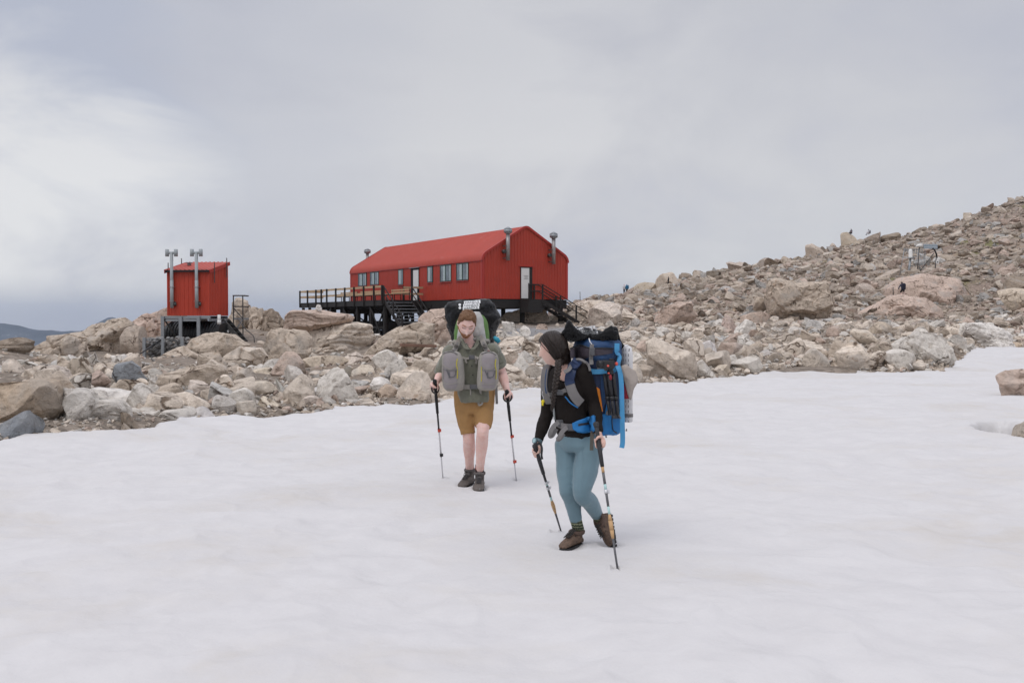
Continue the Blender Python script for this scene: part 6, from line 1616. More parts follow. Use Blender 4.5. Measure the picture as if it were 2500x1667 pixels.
def add_print(bag, tree, base, slope, d, lines, hpx, wpx, dots, name_d=None):
    """white printed bars with black words, and round marks, pressed on to the bag"""
    a = R(-slope); rt = Vector((math.cos(a)*F/F, 0, -math.sin(a)*-1)); k = d/F
    w = MB(); ink = MB()
    for i, (txt, dx, dy) in enumerate(lines):
        o = at(base[0]+dx, base[1]-dy, d); r = Vector((math.cos(R(-slope)), 0, math.sin(R(-slope)))); u = Vector((-r.z, 0, r.x)); nn_, mm = 40, 8
        vs = [o + r*(wpx*k*x/(nn_-1)) + u*(hpx*k*(y/(mm-1)-.10)) for y in range(mm) for x in range(nn_)]
        w.add(vs, [(y*nn_+x, y*nn_+x+1, (y+1)*nn_+x+1, (y+1)*nn_+x) for y in range(mm-1) for x in range(nn_-1)], True)
        t = label_text(txt, K_ink, hpx*k*1.02, o + u*hpx*k*.05 + r*k*wpx*.05, r, u, None)
        sx = wpx*k*.92/max((Vector(v)-o).dot(r) for v in t.v)
        t.v = [tuple(o + r*((Vector(v)-o).dot(r)*sx) + u*((Vector(v)-o).dot(u))) for v in t.v]
        ink.add(t.v, t.f)
    for (px, py) in dots:
        c = at(px, py, d); vs = [c] + [c + Vector((math.cos(t)*3.3*k, 0, math.sin(t)*3.3*k)) for t in (2*math.pi*j/16 for j in range(16))]; w.add(vs, [(0, 1+j, 1+(j+1) % 16) for j in range(16)])
    conform(w, tree, .016, .8); conform(ink, tree, .021, .8)
    p = w.build("white_print", K_lab, bag, True); ink.build("lettering", K_ink, p, True)
make_man()
# ------------------------------------------------------------------ the woman with the blue backpack
C_top = pmat("black_brown_jersey", (.015,.0115,.0100), .9, .2, 6, .0008, 300, spec=.2); C_leg = pmat("blue_grey_leggings", (.135,.218,.258), .68, .06, 4, .0006, 260, sheen=.25)
def sock_mat():
    m, nt, b = nt_new("patterned_green_sock"); P = N(nt, 'ShaderNodeTexCoord').outputs['Object']
    w = N(nt, 'ShaderNodeTexWave'); w.bands_direction = 'Z'; w.inputs['Scale'].default_value = 14; w.inputs['Distortion'].default_value = 3.5; w.inputs['Detail Scale'].default_value = 9
    nt.links.new(P, w.inputs['Vector']); nt.links.new(ramp(nt, w.outputs['Fac'], [(.3, (.03,.04,.025)), (.55, (.085,.11,.06)), (.8, (.22,.23,.15))]), b.inputs['Base Color']); b.inputs['Roughness'].default_value = .95
    bump(nt, b, noise(nt, P, 160, 3), .6, .003); return m
C_sock2 = sock_mat()
N_navy = pmat("navy_nylon", (.016,.032,.085), .55, .25, 5, .002, 45, wear=((.012,.02,.05), .57)); N_lid = pmat("blue_lid_nylon", (.020,.060,.150), .55, .2, 6, .002, 45); N_purp = pmat("aubergine_nylon", (.062,.050,.062), .6, .12, 6, .002, 45)
N_blue = pmat("bright_blue_nylon", (.012,.150,.390), .6, .18, 6, .002, 45); N_lblue = pmat("light_blue_webbing", (.075,.310,.560), .75, .1, 14, .001, 300); N_orange = pmat("orange_cloth", (.72,.22,.02), .7, .1, 8); N_foam = None
def foam_mat():
    m, nt, b = nt_new("ribbed_foam"); P = N(nt, 'ShaderNodeTexCoord').outputs['Object']
    sp = N(nt, 'ShaderNodeSeparateXYZ'); nt.links.new(P, sp.inputs[0])
    h = mth(nt, 'FRACT', mth(nt, 'MULTIPLY', mth(nt, 'SUBTRACT', sp.outputs[0], sp.outputs[1]), 30.0)); zz = mth(nt, 'FRACT', mth(nt, 'MULTIPLY', sp.outputs[2], 26.0))
    dash = mth(nt, 'MULTIPLY', mth(nt, 'LESS_THAN', h, .20), mth(nt, 'LESS_THAN', zz, .55))
    nt.links.new(mixc(nt, dash, (.66,.65,.65), (.16,.16,.165)), b.inputs['Base Color']); b.inputs['Roughness'].default_value = .8
    return m
def make_woman():
    G = lambda px, py, d=7.4: at(px, py, d)
    root = thing("person", "dark-haired woman with braid, black top and blue-grey leggings, looking back over the snow", "person", (G(1405, 1330).x, 7.42, 0.0))
    hd = Head(G(1352, 851, 7.40), (-.88, .44, -.10), roll=-.06, size=1.0, female=True)
    hd.c = G(1350, 853, 7.40)
    LS, LE, LW, LH = G(1421, 905, 7.30), G(1449, 983, 7.36), G(1461, 1058, 7.20), G(1467, 1084, 7.13)
    RS, RE, RW, RH = G(1344, 912, 7.52), G(1336, 1005, 7.56), G(1314, 1076, 7.43), G(1309, 1104, 7.38)
    Lt, Lp = G(1455, 1034, 7.10), G(1508.5, 1394, 6.72); Rt, Rp = G(1306, 1088, 7.36), G(1368, 1291, 7.90)
    Lh, Lk, La = G(1440, 1088, 7.36), G(1421, 1203, 7.27), G(1464, 1266, 7.52); Rh, Rk, Ra = G(1387, 1088, 7.48), G(1385, 1192, 7.36), G(1409, 1280, 7.44)
    yaw = -R(52)
    b = MB(); hd.add_to(b)
    nk = G(1378, 897, 7.40)
    limb(b, [hd.pt(0, -.030, -.03), (hd.pt(0, -.025, -.09)+nk)/2, nk + Vector((.01, 0, -.05))], [.050, .050, .064])
    rings(b, smooth_rings([(G(1379,896,7.40), .055, .05), (G(1380,906,7.40), .135, .072), (G(1381,922,7.41), .150, .092), (G(1385,955,7.41), .145, .105), (G(1394,1005,7.42), .125, .095), (G(1402,1045,7.43), .140, .105), (G(1411,1078,7.43), .155, .115), (G(1412,1098,7.42), .12, .09)]), yaw)
    for S, E, Wr in ((LS, LE, LW), (RS, RE, RW)): limb(b, [S, (S+E)/2, E, E+(Wr-E)*.35, Wr], [.048, .045, .038, .039, .026])
    for Hp, K, A in ((Lh, Lk, La), (Rh, Rk, Ra)): limb(b, [Hp, (Hp+K)/2, K, K+(A-K)*.35+Vector((.011, .011, 0)), A], [.088, .076, .052, .046, .034])
    for Hc, T0, T1, Wr, th, f in ((LH, Lt, Lp, LW, 1, .135), (RH, Rt, Rp, RW, 1, .075)):
        ax = (T0-T1).normalized(); gc = T0 + (T1-T0)*f
        fist(b, gc, ax, Vector((.75, .55, .0)) if Hc is LH else (Wr-gc)+Vector((-.03, .05, 0)), Wr, .92, .016, th, start=-55)
    body = flesh("body", b, S_wom, root, .0060, 3)
    for sg in (-1, 1):
        Dn = np.array([(sg*(.013+.036*t)/.077, 0, (.035+.007*math.sin(math.pi*t*.8))/.118) for t in np.linspace(0, 1, 7)]); Dn[:, 1] = np.sqrt(1-Dn[:, 0]**2-Dn[:, 2]**2)
        MB().tube([Vector(q) for q in hd.w(head_surface(Dn, True))], [.002, .003, .003, .003, .003, .002, .001], 6).build("eyebrow", H_wom, body, True)
    # hair: cap of hair drawn down and round to the braid
    def hair(P, Dd):
        x, y, z = P[:, 0], P[:, 1], P[:, 2]
        line = np.interp(y, [-.1, -.045, -.02, .012, .035, .055, .075], [-.125, -.115, -.060, .018, .040, .064, .078])
        m = sstep(-.006, .012, z-line)
        return m*(.016+.006*sstep(-.02, .05, z)+.014*sstep(.02, -.07, y)*sstep(.05, -.05, z)) - (1-m)*.012
    hs = hd.shell("hair", hair, H_wom, root, .002, 30, 140, 100)
    gather = hd.pt(.052, -.062, -.125)
    st = MB(); rng = np.random.default_rng(4)
    gl = np.array([.045, -.085, -.105]); gl = gl/np.linalg.norm(gl)
    for k in range(150):
        # parting runs front to back over the crown; strands fall to both sides and sweep to the braid
        t = rng.random(); sx = -1 if rng.random() < .25 else 1
        y0 = .085-.15*t; s0 = np.array([sx*.006, y0/.098, math.sqrt(max(.02, 1-(y0/.098)**2))]); s0 /= np.linalg.norm(s0)
        side = np.array([sx*(.80+.2*rng.random()), .10-.70*t, .12+.22*rng.random()]); side /= np.linalg.norm(side)
        pts = []; rd = []
        for j in range(13):
            a = j/12; d = (1-a)**2*s0 + 2*a*(1-a)*side*1.25 + a*a*gl; d /= np.linalg.norm(d)
            p = head_surface(d[None], True)[0]; lift = .019 + .012*math.sin(math.pi*a) + rng.normal()*.0008
            if p[2] < -.02 and p[1] < 0: lift += .012*(1-a)
            pts.append(Vector(hd.w((p + d*lift)[None])[0])); rd.append(.0042*(1-.35*a))
        pts.append(gather + Vector((rng.normal()*.006, rng.normal()*.006, rng.normal()*.006))); rd.append(.003)
        st.tube(pts, rd, 6, flat=.6)
    st.build("hair_strands", H_wom, hs, True)
    bk = MB(); bk.ell(hd.pt(.018, -.062, -.060), (.060, .058, .075), 16, 12, hd.M); limb(bk, [hd.pt(.02, -.07, -.03), hd.pt(.042, -.070, -.095), gather], [.055, .046, .027]); bk.build("hair_gather", H_wom, hs, True)
    br = MB(); path = cat_pts([gather, G(1365, 884, 7.27), G(1362, 905, 7.24), G(1357, 935, 7.225), G(1352, 968, 7.22), G(1349, 992, 7.235), G(1346.5, 1004, 7.25)], [.024, .024, .023, .021, .018, .013, .006], 7)
    for i in range(0, len(path[0])-1):
        p, r_ = path[0][i], path[1][i]; d = (path[0][i+1]-p).normalized(); sx = d.cross(Vector((0, 1, 0))).normalized(); s = 1 if i % 2 else -1
        R3 = Matrix((sx, d, sx.cross(d))).transposed() @ Matrix.Rotation(s*.65, 3, 'Z'); br.ell(p + sx*r_*.36*s, (r_*.62, r_*1.15, r_*.72), 10, 8, R3)
    br.build("braid", H_wom, root, True)
    w = MB()
    for k in range(16):
        p0 = hd.pt(.070+rng.normal()*.003, .030+rng.normal()*.006, -.02+rng.normal()*.01); p1 = hd.pt(.064, .018+rng.normal()*.012, -.075+rng.normal()*.015)
        w.tube([p0, (p0+p1)/2+Vector((0, -.006, 0)), p1], [.0012, .001, .0005], 4)
    w.build("loose_hair", H_wom, hs, True)
    # black top
    s = MB()
    rings(s, smooth_rings([(G(1379,894,7.40), .066, .062), (G(1380,904,7.40), .142, .082), (G(1381,920,7.41), .160, .105), (G(1384,948,7.41), .160, .128), (G(1391,990,7.42), .142, .112), (G(1399,1030,7.43), .150, .116), (G(1406,1056,7.43), .168, .126), (G(1409,1066,7.43), .160, .120)]), yaw)
    for S, E, Wr, k in ((LS, LE, LW, 1), (RS, RE, RW, 1)): limb(s, [S, S+(E-S)*.5, E, E+(Wr-E)*.35, Wr+(Wr-E).normalized()*-.005], [.063, .060, .051, .050, .036], ends=False); s.ell(S, (.063,.063,.063))
    nc = G(1377, 899, 7.3)
    tp = flesh("top", s, C_top, root, .0078, 4, (.0075, (11, 11, 12)), carve=lambda c, n: c.y < 7.42 and ((c.x-nc.x)/.055)**2 + ((c.z-nc.z)/.095)**2 < 1 and n.y < .35)
    # leggings
    s = MB()
    rings(s, smooth_rings([(G(1409,1057,7.43), .160, .118), (G(1411,1070,7.43), .172, .132), (G(1412,1085,7.425), .176, .138), (G(1412,1100,7.42), .150, .115)]), yaw)
    limb(s, [Lh, Lh+(Lk-Lh)*.5, Lk, Lk+(La-Lk)*.34+Vector((.012, .012, 0)), La+(Lk-La)*.15], [.102, .092, .068, .064, .046], ends=False); s.ell(Lk, (.068,.068,.070)); s.ell(Lh, (.105,.105,.105))
    limb(s, [Rh, Rh+(Rk-Rh)*.5, Rk, Rk+(Ra-Rk)*.34+Vector((.010, .01, 0)), Ra+(Rk-Ra)*.11], [.102, .088, .064, .061, .047], ends=False); s.ell(Rh, (.105,.105,.105))
    lg = flesh("leggings", s, C_leg, root, .0075, 4, (.0035, (9, 9, 14)))
    lt = world_tree([lg])
    for pts in ([(1421,1092),(1423,1120),(1423,1155),(1419,1190)], [(1424,1118),(1440,1122),(1456,1116)]):
        p, nn = drape(lt, pts, .0005, 7.3); MB().strip(p, .004, .003, nn).build("seam", C_leg, lg, True)
    for A, K, e in ((La, Lk, .10), (Ra, Rk, .06)):
        d = (A-K).normalized(); MB().tube([A-d*.065, A-d*.02, A+d*.045], [.045, .044, .043], 18).build("sock", C_sock2, root, True)
    mt = (B_upper2, B_sole, B_collar2, B_lace2)
    boot(root, (Ra.x+.030, Ra.y+.045, -.014), (-.62, -.78, -.015), L=.255, wd=.098, H=.118, mats=mt)
    d = (La-Lk).normalized(); td = Vector((.10, -.42, -.90)).normalized()
    up = (-d - td*(-d).dot(td)).normalized()
    up = Vector((-.80, -.50, .15)); up = (up - td*up.dot(td)).normalized()
    boot(root, La + Vector((.075, .02, .030)), td, up, L=.25, wd=.097, H=.108, mats=mt)
    wt = MB(); n = (RW-RE).normalized(); c = RW+(RE-RW)*.0+n*.006
    wt.tube([c-n*.012, c+n*.012], [.034, .034], 16); fc = (Vector((-.75, -.65, .3))).normalized(); wt.cyl(c+fc*.028, c+fc*.040, .023, n=18); wb = wt.build("wristwatch", pmat("blue_grey_rubber", (.10,.15,.17), .6), root, True)
    MB().cyl(c+fc*.0402, c+fc*.042, .016, n=16).build("dial", pmat("pale_dial", (.35,.50,.52), .3), wb, True)
    gl_ = MB(); gc = Rt+(Rp-Rt)*.075; 
    seg = lambda A: A
    tan = pmat("cork_tan_paint", (.50,.31,.15), .6, .06, 20); mint = pmat("mint_paint", (.42,.62,.60), .5, .06, 20); gry = pmat("grey_pole", (.105,.105,.11), .45, .3, 60); gry2 = pmat("dark_grey_pole", (.09,.09,.095), .5, .5, 120); P_grip = pmat("grey_foam_grip", (.040,.040,.043), .8, .2, 40, .001, 200)
    pole("grey trekking pole with tan and mint bands held in the woman's near hand", Lt, Lp, [(.28,.29,P_black,.012,.012),(.29,.327,tan,.0105,.0105),(.327,.404,gry,.0098,.0098),(.404,.44,mint,.0098,.0098),(.44,.548,gry,.0092,.0088),(.548,.598,mint,.0085,.0085),(.598,.64,tan,.0085,.0150),(.64,.70,tan,.0150,.0145),(.70,.752,tan,.0145,.0085),(.752,.99,gry2,.0080,.0066)], [(.452,P_silver)], P_grip, K_web, .285, None, basket=False)
    pole("grey trekking pole with tan band planted beyond the woman, in her far hand", Rt, Rp, [(.29,.41,P_black,.0098,.0098),(.41,.43,mint,.0098,.0098),(.43,.56,gry,.0092,.0092),(.56,.605,mint,.0088,.0088),(.605,.65,tan,.0088,.0150),(.65,.70,tan,.0150,.0140),(.70,.755,tan,.0140,.0088),(.755,.99,gry2,.0082,.0066)], [(.40,P_silver),(.462,P_silver)], P_grip, P_black, .30, None, basket=False)
    # wrist strap round the far hand
    p = [G(1305,1086,7.33), G(1318,1083,7.33), G(1323,1094,7.335), G(1322,1110,7.34), G(1324,1121,7.34)]; MB().strip(cat_pts(p, [0]*5, 4)[0], .016, .004, (.1,-1,.1)).build("pole_strap", P_black, root, True)
    # ---------------------------------------------------------- the blue backpack
    bp = thing("backpack", "large navy and bright blue backpack with light blue straps worn by the woman", "backpack", (G(1458,1060,7.52).x, 7.52, .8), 0, "backpacks of the two walkers")
    C = Vector((.645, 7.52, 0)); ya = R(-62)           # pack axes: x' = towards her left side, y' = towards her back
    bx = Vector((math.cos(ya), math.sin(ya), 0)); by = Vector((-math.sin(ya), math.cos(ya), 0))
    Z = lambda py: zrow(py, 7.45)
    def Pk(a, b_, z): return C + bx*a + by*b_ + Vector((0, 0, z))
    m = MB(); rings(m, smooth_rings([(Pk(0,.0,Z(1060)), .115, .10), (Pk(0,.0,Z(1050)), .145, .135), (Pk(0,0,Z(1000)), .150, .148), (Pk(0,0,Z(930)), .150, .150), (Pk(0,0,Z(885)), .152, .152), (Pk(0,.0,Z(868)), .14, .14)]), ya, p=2.9)
    pb = flesh("pack_body", m, N_navy, bp, .009, 3, (.009, (10, 10, 6)))
    m = MB(); rings(m, smooth_rings([(Pk(0,.0,Z(881)), .135, .135), (Pk(0,.0,Z(876)), .160, .160), (Pk(0,-.005,Z(862)), .168, .168), (Pk(0,-.005,Z(845)), .166, .166), (Pk(0,.0,Z(832)), .150, .150), (Pk(0,0,Z(824)), .10, .10)]), ya, p=2.8)
    lid = flesh("lid", m, N_lid, bp, .009, 3, (.010, (11, 11, 13)))
    ltree = world_tree([lid]); btree = world_tree([pb])
    def patch(tree, poly, mat, name, par, off=.006, d=7.3, nu=18, nv=10):
        """cloth panel between an upper and a lower photo path, pressed on the pack"""
        up_, lo_ = poly; mm = MB(); vs = []
        for j in range(nv):
            t = j/(nv-1)
            for i in range(nu):
                s_ = i/(nu-1)*(len(up_)-1); k = min(int(s_), len(up_)-2); f = s_-k
                U = (up_[k][0]*(1-f)+up_[k+1][0]*f, up_[k][1]*(1-f)+up_[k+1][1]*f); s2 = i/(nu-1)*(len(lo_)-1); k = min(int(s2), len(lo_)-2); f = s2-k
                Lw = (lo_[k][0]*(1-f)+lo_[k+1][0]*f, lo_[k][1]*(1-f)+lo_[k+1][1]*f); vs.append(tuple(G(U[0]*(1-t)+Lw[0]*t, U[1]*(1-t)+Lw[1]*t, d)))
        mm.add(vs, [(j*nu+i, j*nu+i+1, (j+1)*nu+i+1, (j+1)*nu+i) for j in range(nv-1) for i in range(nu-1)], True)
        conform(mm, tree, off, .8); return mm.build(name, mat, par, True)
    patch(ltree, ([(1392,852),(1418,843),(1440,851),(1470,850),(1496,852)], [(1393,874),(1420,878),(1450,869),(1475,866),(1496,862)]), N_purp, "lid_panel", lid)
    p, nn = drape(ltree, [(1391,851),(1419,842),(1441,850),(1470,849),(1497,851)], .008, 7.3, 6); MB().tube(p, .005, 6).build("zip", P_black, lid, True)
    # lower bright blue pocket wrapped round the base
    m = MB(); rings(m, smooth_rings([(Pk(.012,.02,Z(1062)), .12, .11), (Pk(.012,.02,Z(1052)), .150, .142), (Pk(.014,.02,Z(1030)), .158, .150), (Pk(.014,.02,Z(1014)), .158, .150), (Pk(.012,.02,Z(1008)), .148, .14)]), ya, p=3.0)
    lp = flesh("lower_pocket", m, N_blue, bp, .009, 2, (.009, (16, 16, 5)))
    ptree = world_tree([lp])
    p, nn = drape(ptree, [(1494,1012),(1493,1030),(1496,1050),(1505,1056)], .004, 7.3); MB().tube(p, .004, 6).build("zip", P_black, lp, True)
    patch(btree, ([(1482,981),(1487,983)], [(1476,1012),(1494,1012)]), N_blue, "gusset", bp, .012, 7.3, 8, 8)
    patch(btree, ([(1449,945),(1458,945),(1464,950)], [(1461,1005),(1467,1005),(1472,1004)]), N_orange, "orange_panel", bp, .016, 7.3, 8, 14)
    patch(btree, ([(1466,915),(1474,915)], [(1470,1000),(1478,985)]), N_lid, "side_panel", bp, .004, 7.3, 8, 14)
    for pts, tr, wd, mt in (([(1446,842),(1445,855),(1444.5,870),(1444,890)], ltree, .030, K_web), ([(1478,1006),(1490,1011),(1502,1014),(1514,1018)], btree, .030, K_web), ([(1458,899),(1470,899),(1484,901)], btree, .022, K_web)):
        p, nn = drape(tr, pts, .018, 7.32); MB().strip(p, wd, .006, nn).build("strap", mt, bp, True)
    for (u, v, dd, w_, h_) in ((1445.5,858,7.25,.018,.030), (1497,1014,7.30,.036,.020), (1473,899,7.28,.030,.016)):
        h = (ltree if v < 880 else btree).ray_cast(EYE, (G(u, v, 10)-EYE).normalized()); q = (h[0] if h[0] is not None else G(u, v, dd)) - Vector((0, .026, 0))
        k = MB(); k.box((q.x-w_, q.y-.008, q.z-h_), (q.x+w_, q.y+.008, q.z+h_)); k.build("buckle", K_buck, bp, True, bevel=.006)
    # light blue webbing: across the pack and hanging down the corner
    p, nn = drape(btree, [(1440,905),(1460,907),(1480,906),(1494,902),(1502,893),(1505,878),(1506,862),(1506.5,838)], .030, 7.34, 6); MB().strip(p, .036, .006, nn).build("compression_strap", N_lblue, bp, True)
    q = [G(1508,893,7.36), G(1514,910,7.33), G(1517,940,7.31), G(1518,980,7.31), G(1519,1020,7.31), G(1520,1060,7.33), G(1520,1080,7.34), G(1518,1093,7.34)]; MB().strip(cat_pts(q, [0]*8, 5)[0], .036, .006, (.15,-1,0)).build("hanging_strap", N_lblue, bp, True)
    r = MB(); r.ell(G(1505,888,7.30), (.012,.010,.014), 10, 7); r.build("cord_lock", pmat("coral_plastic", (.70,.10,.07), .5), bp, True)
    MB().tube([G(1438,826,7.27), G(1440,834,7.26), G(1445,840,7.25)], .004, 6).build("cord", K_lab, bp, True)
    for a, bb in (((1479,1060),(1480,1068)), ((1530,1046),(1529,1052))): MB().tube([G(*a, 7.30), G(*bb, 7.30)], [.003, .007], 7).build("zip_pull", K_buck, bp, True)
    # harness on her front, on the cloth of the top
    tt = world_tree([tp])
    p, nn = drape(tt, [(1410,881,7.30),(1404,889,7.24),(1396,905),(1391,925),(1393,940)], .014, 7.25); MB().strip(p, .070, .020, nn).build("shoulder_strap", N_navy, bp, True, bevel=.006)
    p, nn = drape(tt, [(1390,930),(1395,950),(1405,970),(1417,984)], .013, 7.25); MB().strip(p, .072, .018, nn).build("shoulder_strap", K_web, bp, True, bevel=.006)
    p, nn = drape(tt, [(1388,957),(1400,973),(1415,984)], .020, 7.25); p = [q_+Vector((-.02, 0, -.026)) for q_ in p]; MB().strip(p, .008, .006, nn).build("strap_edge", N_blue, bp, True)
    p, nn = drape(tt, [(1400,880,7.32),(1412,877,7.27),(1425,881,7.225),(1434,893,7.22),(1437,906,7.215)], .012, 7.24); MB().tube(p, .0095, 8).build("strap_edge", K_web, bp, True)
    p, nn = drape(tt, [(1377,908),(1386,904),(1396,897)], .027, 7.25); MB().strip(p, .028, .005, nn).build("webbing", K_web, bp, True)
    p, nn = drape(tt, [(1340,893,7.48),(1334,905,7.44),(1331,925,7.43),(1331,950,7.43),(1336,970,7.42),(1342,983,7.40)], .010, 7.42); MB().strip(p, .060, .022, [Vector((-.55,-.8,.1))]*len(p)).build("shoulder_strap", K_web, bp, True, bevel=.006)
    MB().strip([q_+Vector((.012,-.018,0)) for q_ in p[4:18]], .020, .005, [Vector((-.3,-1,.1))]*len(p[4:18])).build("webbing", N_lid, bp, True)
    p, nn = drape(tt, [(1340,962),(1350,962),(1362,957),(1372,954),(1383,950)], .016, 7.26); MB().strip(p, .030, .006, nn).build("chest_strap", K_web, bp, True)
    h = p[len(p)//2+3]; k = MB(); k.box((h.x-.030, h.y-.018, h.z-.020), (h.x+.030, h.y-.002, h.z+.020)); k.build("buckle", K_buck, bp, True, bevel=.006)
    p, nn = drape(tt, [(1354,963),(1353,980),(1356,1000),(1358,1024)], .014, 7.27); MB().strip(p, .026, .004, nn).build("hanging_strap", pmat("pale_grey_webbing", (.26,.28,.28), .8), bp, True)
    wt_ = world_tree([tp, lg])
    hb = patch(wt_, ([(1397,1033),(1412,1026),(1430,1020),(1452,1014)], [(1399,1047),(1409,1055),(1428,1057),(1452,1052)]), N_blue, "hip_belt", bp, .022, 7.2, 16, 8)
    sd_ = hb.modifiers.new("s", 'SOLIDIFY'); sd_.thickness = .022; sd_.offset = 0
    p2, nn2 = drape(wt_, [(1411,1036),(1424,1035.5),(1440,1034)], .034, 7.27); MB().strip(p2, .016, .004, nn2).build("zip", P_black, hb, True)
    p, nn = drape(wt_, [(1362,1030),(1372,1037),(1384,1041),(1400,1042)], .016, 7.28); MB().strip(p, .045, .010, nn).build("waist_strap", K_web, bp, True)
    for (u, v, w_) in ((1395,1042,.030), (1368,1032,.022)):
        h = wt_.ray_cast(EYE, (G(u, v, 10)-EYE).normalized()); q = (h[0] if h[0] is not None else G(u, v, 7.28)) - Vector((0, .024, 0)); MB().box((q.x-w_, q.y-.010, q.z-.026), (q.x+w_, q.y+.008, q.z+.026)).build("buckle", K_buck, bp, True, bevel=.007)
    for pts in ([G(1384,1043,7.24), G(1374,1052,7.22), G(1366,1066,7.20), G(1362,1072,7.20), G(1367,1070,7.22), G(1376,1058,7.24)], [G(1364,1030,7.27), G(1352,1040,7.24), G(1344,1054,7.22), G(1343,1064,7.22), G(1349,1062,7.24), G(1358,1046,7.26)]):
        MB().strip(cat_pts(pts, [0]*6, 5)[0], .032, .004, (.25,-1,.2)).build("strap_end", K_web, bp, True)
    MB().strip([G(1446,1052,7.22), G(1445,1075,7.21), G(1444,1099,7.21)], .026, .005, (.2,-1,0)).build("strap_end", pmat("olive_webbing", (.11,.105,.09), .85), bp, True)
    # maker's mark on the strap: a small orange ring and pale stroke
    h = tt.ray_cast(EYE, (G(1384, 917, 10)-EYE).normalized()); q = (h[0] if h[0] is not None else G(1384, 917, 7.22)) - Vector((0, .030, 0))
    mk = MB(); mk.tube([q + Vector((math.cos(t)*.0095, 0, math.sin(t)*.0095)) for t in np.linspace(.4, 5.6, 12)], .0028, 6); mk.build("ring_mark", pmat("orange_print", (.75,.40,.10), .6), bp, True)
    MB().tube([q + Vector((.012, 0, .000)), q + Vector((.030, 0, .006))], .003, 6).build("mark_lettering", K_lab, bp, True)
    # ---- things on the pack
    pad = thing("sleeping_pad", "white ribbed foam sleeping pad strapped to the back of the blue backpack", "sleeping pad", tuple(Pk(0, .19, .8)))
    m = MB()
    rings(m, [(Pk(.00, .195, Z(1032)), .150, .030, 3.5), (Pk(.0, .197, Z(1030)), .160, .036, 3.5), (Pk(0, .197, Z(866)), .160, .036, 3.5), (Pk(0, .194, Z(848)), .150, .034, 3.5), (Pk(0, .19, Z(842)), .11, .025, 3.5)], ya, 30)
    m.build("pad", foam_mat(), pad, True)
    m = MB(); rings(m, [(Pk(0, .197, Z(z)), .163, .040, 3.5) for z in (1019, 1011)], ya, 30); m.build("band", K_web, pad, True)
    bag = add_poly([(1372,812),(1384,806),(1392,803),(1400,806),(1410,811),(1426,819),(1440,824),(1458,817),(1478,810),(1493,805),(1500,806),(1506,811),(1507,826),(1503,842),(1490,836),(1470,829),(1440,830),(1415,830),(1393,836),(1380,826)], 7.44, .26, 'grey', "crumpled black plastic bag with white lettering on top of the blue backpack", sub=5, nclip=0, rough=.05, mat=K_bag, name="plastic_bag", cat="plastic bag", group="black plastic bags on the backpacks")
    bag.data.polygons.foreach_set("use_smooth", np.ones(len(bag.data.polygons), bool)); crumple(bag, .013, 12)
    fl = add_poly([(1393,789),(1405,796.5),(1440,801),(1464,806),(1480,812),(1472,834),(1440,838),(1402,834)], 7.54, .10, 'grey', "x", sub=4, nclip=0, rough=.02, mat=K_bag, name="back_flap"); adopt(fl, bag, "back_flap")
    add_print(bag, world_tree([fl]), (1407, 819), -10, 7.35, [("HANDLE", 8, -3.0), ("HANDLE", 4, 4.0), ("HANDLE", 1, 11.0)], 6.6, 46, ((1404.5,800.5),))
    for pl_, dd in (([(1368,815),(1378,803),(1388.5,781),(1393,784),(1404,798),(1422,815),(1440,827),(1410,833),(1380,828)], 7.36), ([(1434,829),(1452,819),(1474,807),(1493,795),(1495.5,798),(1497,806),(1509,809),(1507,830),(1470,834)], 7.36)):
        fd = add_poly(pl_, dd, .05, 'grey', "x", sub=4, nclip=6, rough=.05, mat=K_bag, name="fold"); adopt(fd, bag, "fold"); crumple(fd, .008, 16)
    # black bin-bag flap down the far corner
    m = MB(); limb(m, [G(1500,806,7.46), G(1507,835,7.50), G(1522,850,7.52), G(1531,875,7.52), G(1533,890,7.51)], [.03,.035,.022,.012,.006], flat=.5); adopt(m.build("bag_tail", K_bag, None), bag, "bag_tail")
    cam_ = thing("camera_body", "black compact camera clipped to the side of the blue backpack", "camera", tuple(G(1482,888,7.24)))
    m = MB(); q = G(1483, 889, 7.25); m.box((q.x-.050, q.y-.022, q.z-.034), (q.x+.050, q.y+.022, q.z+.030)); m.build("case", P_black, cam_, True, bevel=.010)
    m = MB(); m.cyl(q+Vector((-.038, .0, .0)), q+Vector((-.072, -.012, .002)), .030, .028, 18); m.build("lens", P_black, cam_, True)
    MB().cyl(q+Vector((.002, -.024, -.010)), q+Vector((.002, -.030, -.010)), .008, n=12).build("button", pmat("coral_plastic", (.70,.10,.07)), cam_, True)
    m = MB(); m.box((q.x+.012, q.y-.016, q.z+.030), (q.x+.044, q.y+.016, q.z+.042)); m.build("viewfinder", P_black, cam_, True, bevel=.004)
    tri = thing("tripod", "folded black tripod strapped upright on the side of the blue backpack", "tripod", tuple(G(1492,1010,7.27)))
    for (x0, x1, dd) in ((1476,1489,7.285), (1486,1499,7.265), (1497,1508,7.28)):
        l = MB(); a, b_ = G(x0, 912, dd), G(x1, 1013, dd); l.cyl(a, a+(b_-a)*.55, .015, n=12); l.cyl(a+(b_-a)*.55, a+(b_-a)*.62, .019, n=12); l.cyl(a+(b_-a)*.62, b_, .0125, n=12); l.build("leg", P_black, tri, True)
    m = MB(); q = G(1490, 908, 7.27); m.ell(q, (.026,.024,.022), 14, 9); m.cyl(q+Vector((0, 0, .01)), q+Vector((0, 0, .035)), .020, n=14); m.build("head", P_black, tri, True)
    MB().ell(G(1486,911,7.235), (.009,.008,.006), 10, 6).build("knob", pmat("coral_plastic", (.70,.10,.07)), tri, True)
    MB().tube([G(1490,914,7.24), G(1490,920,7.24), G(1491,927,7.24)], [.006,.012,.008], 9).build("strap_tag", pmat("dark_red_cloth", (.25,.02,.03)), tri, True)
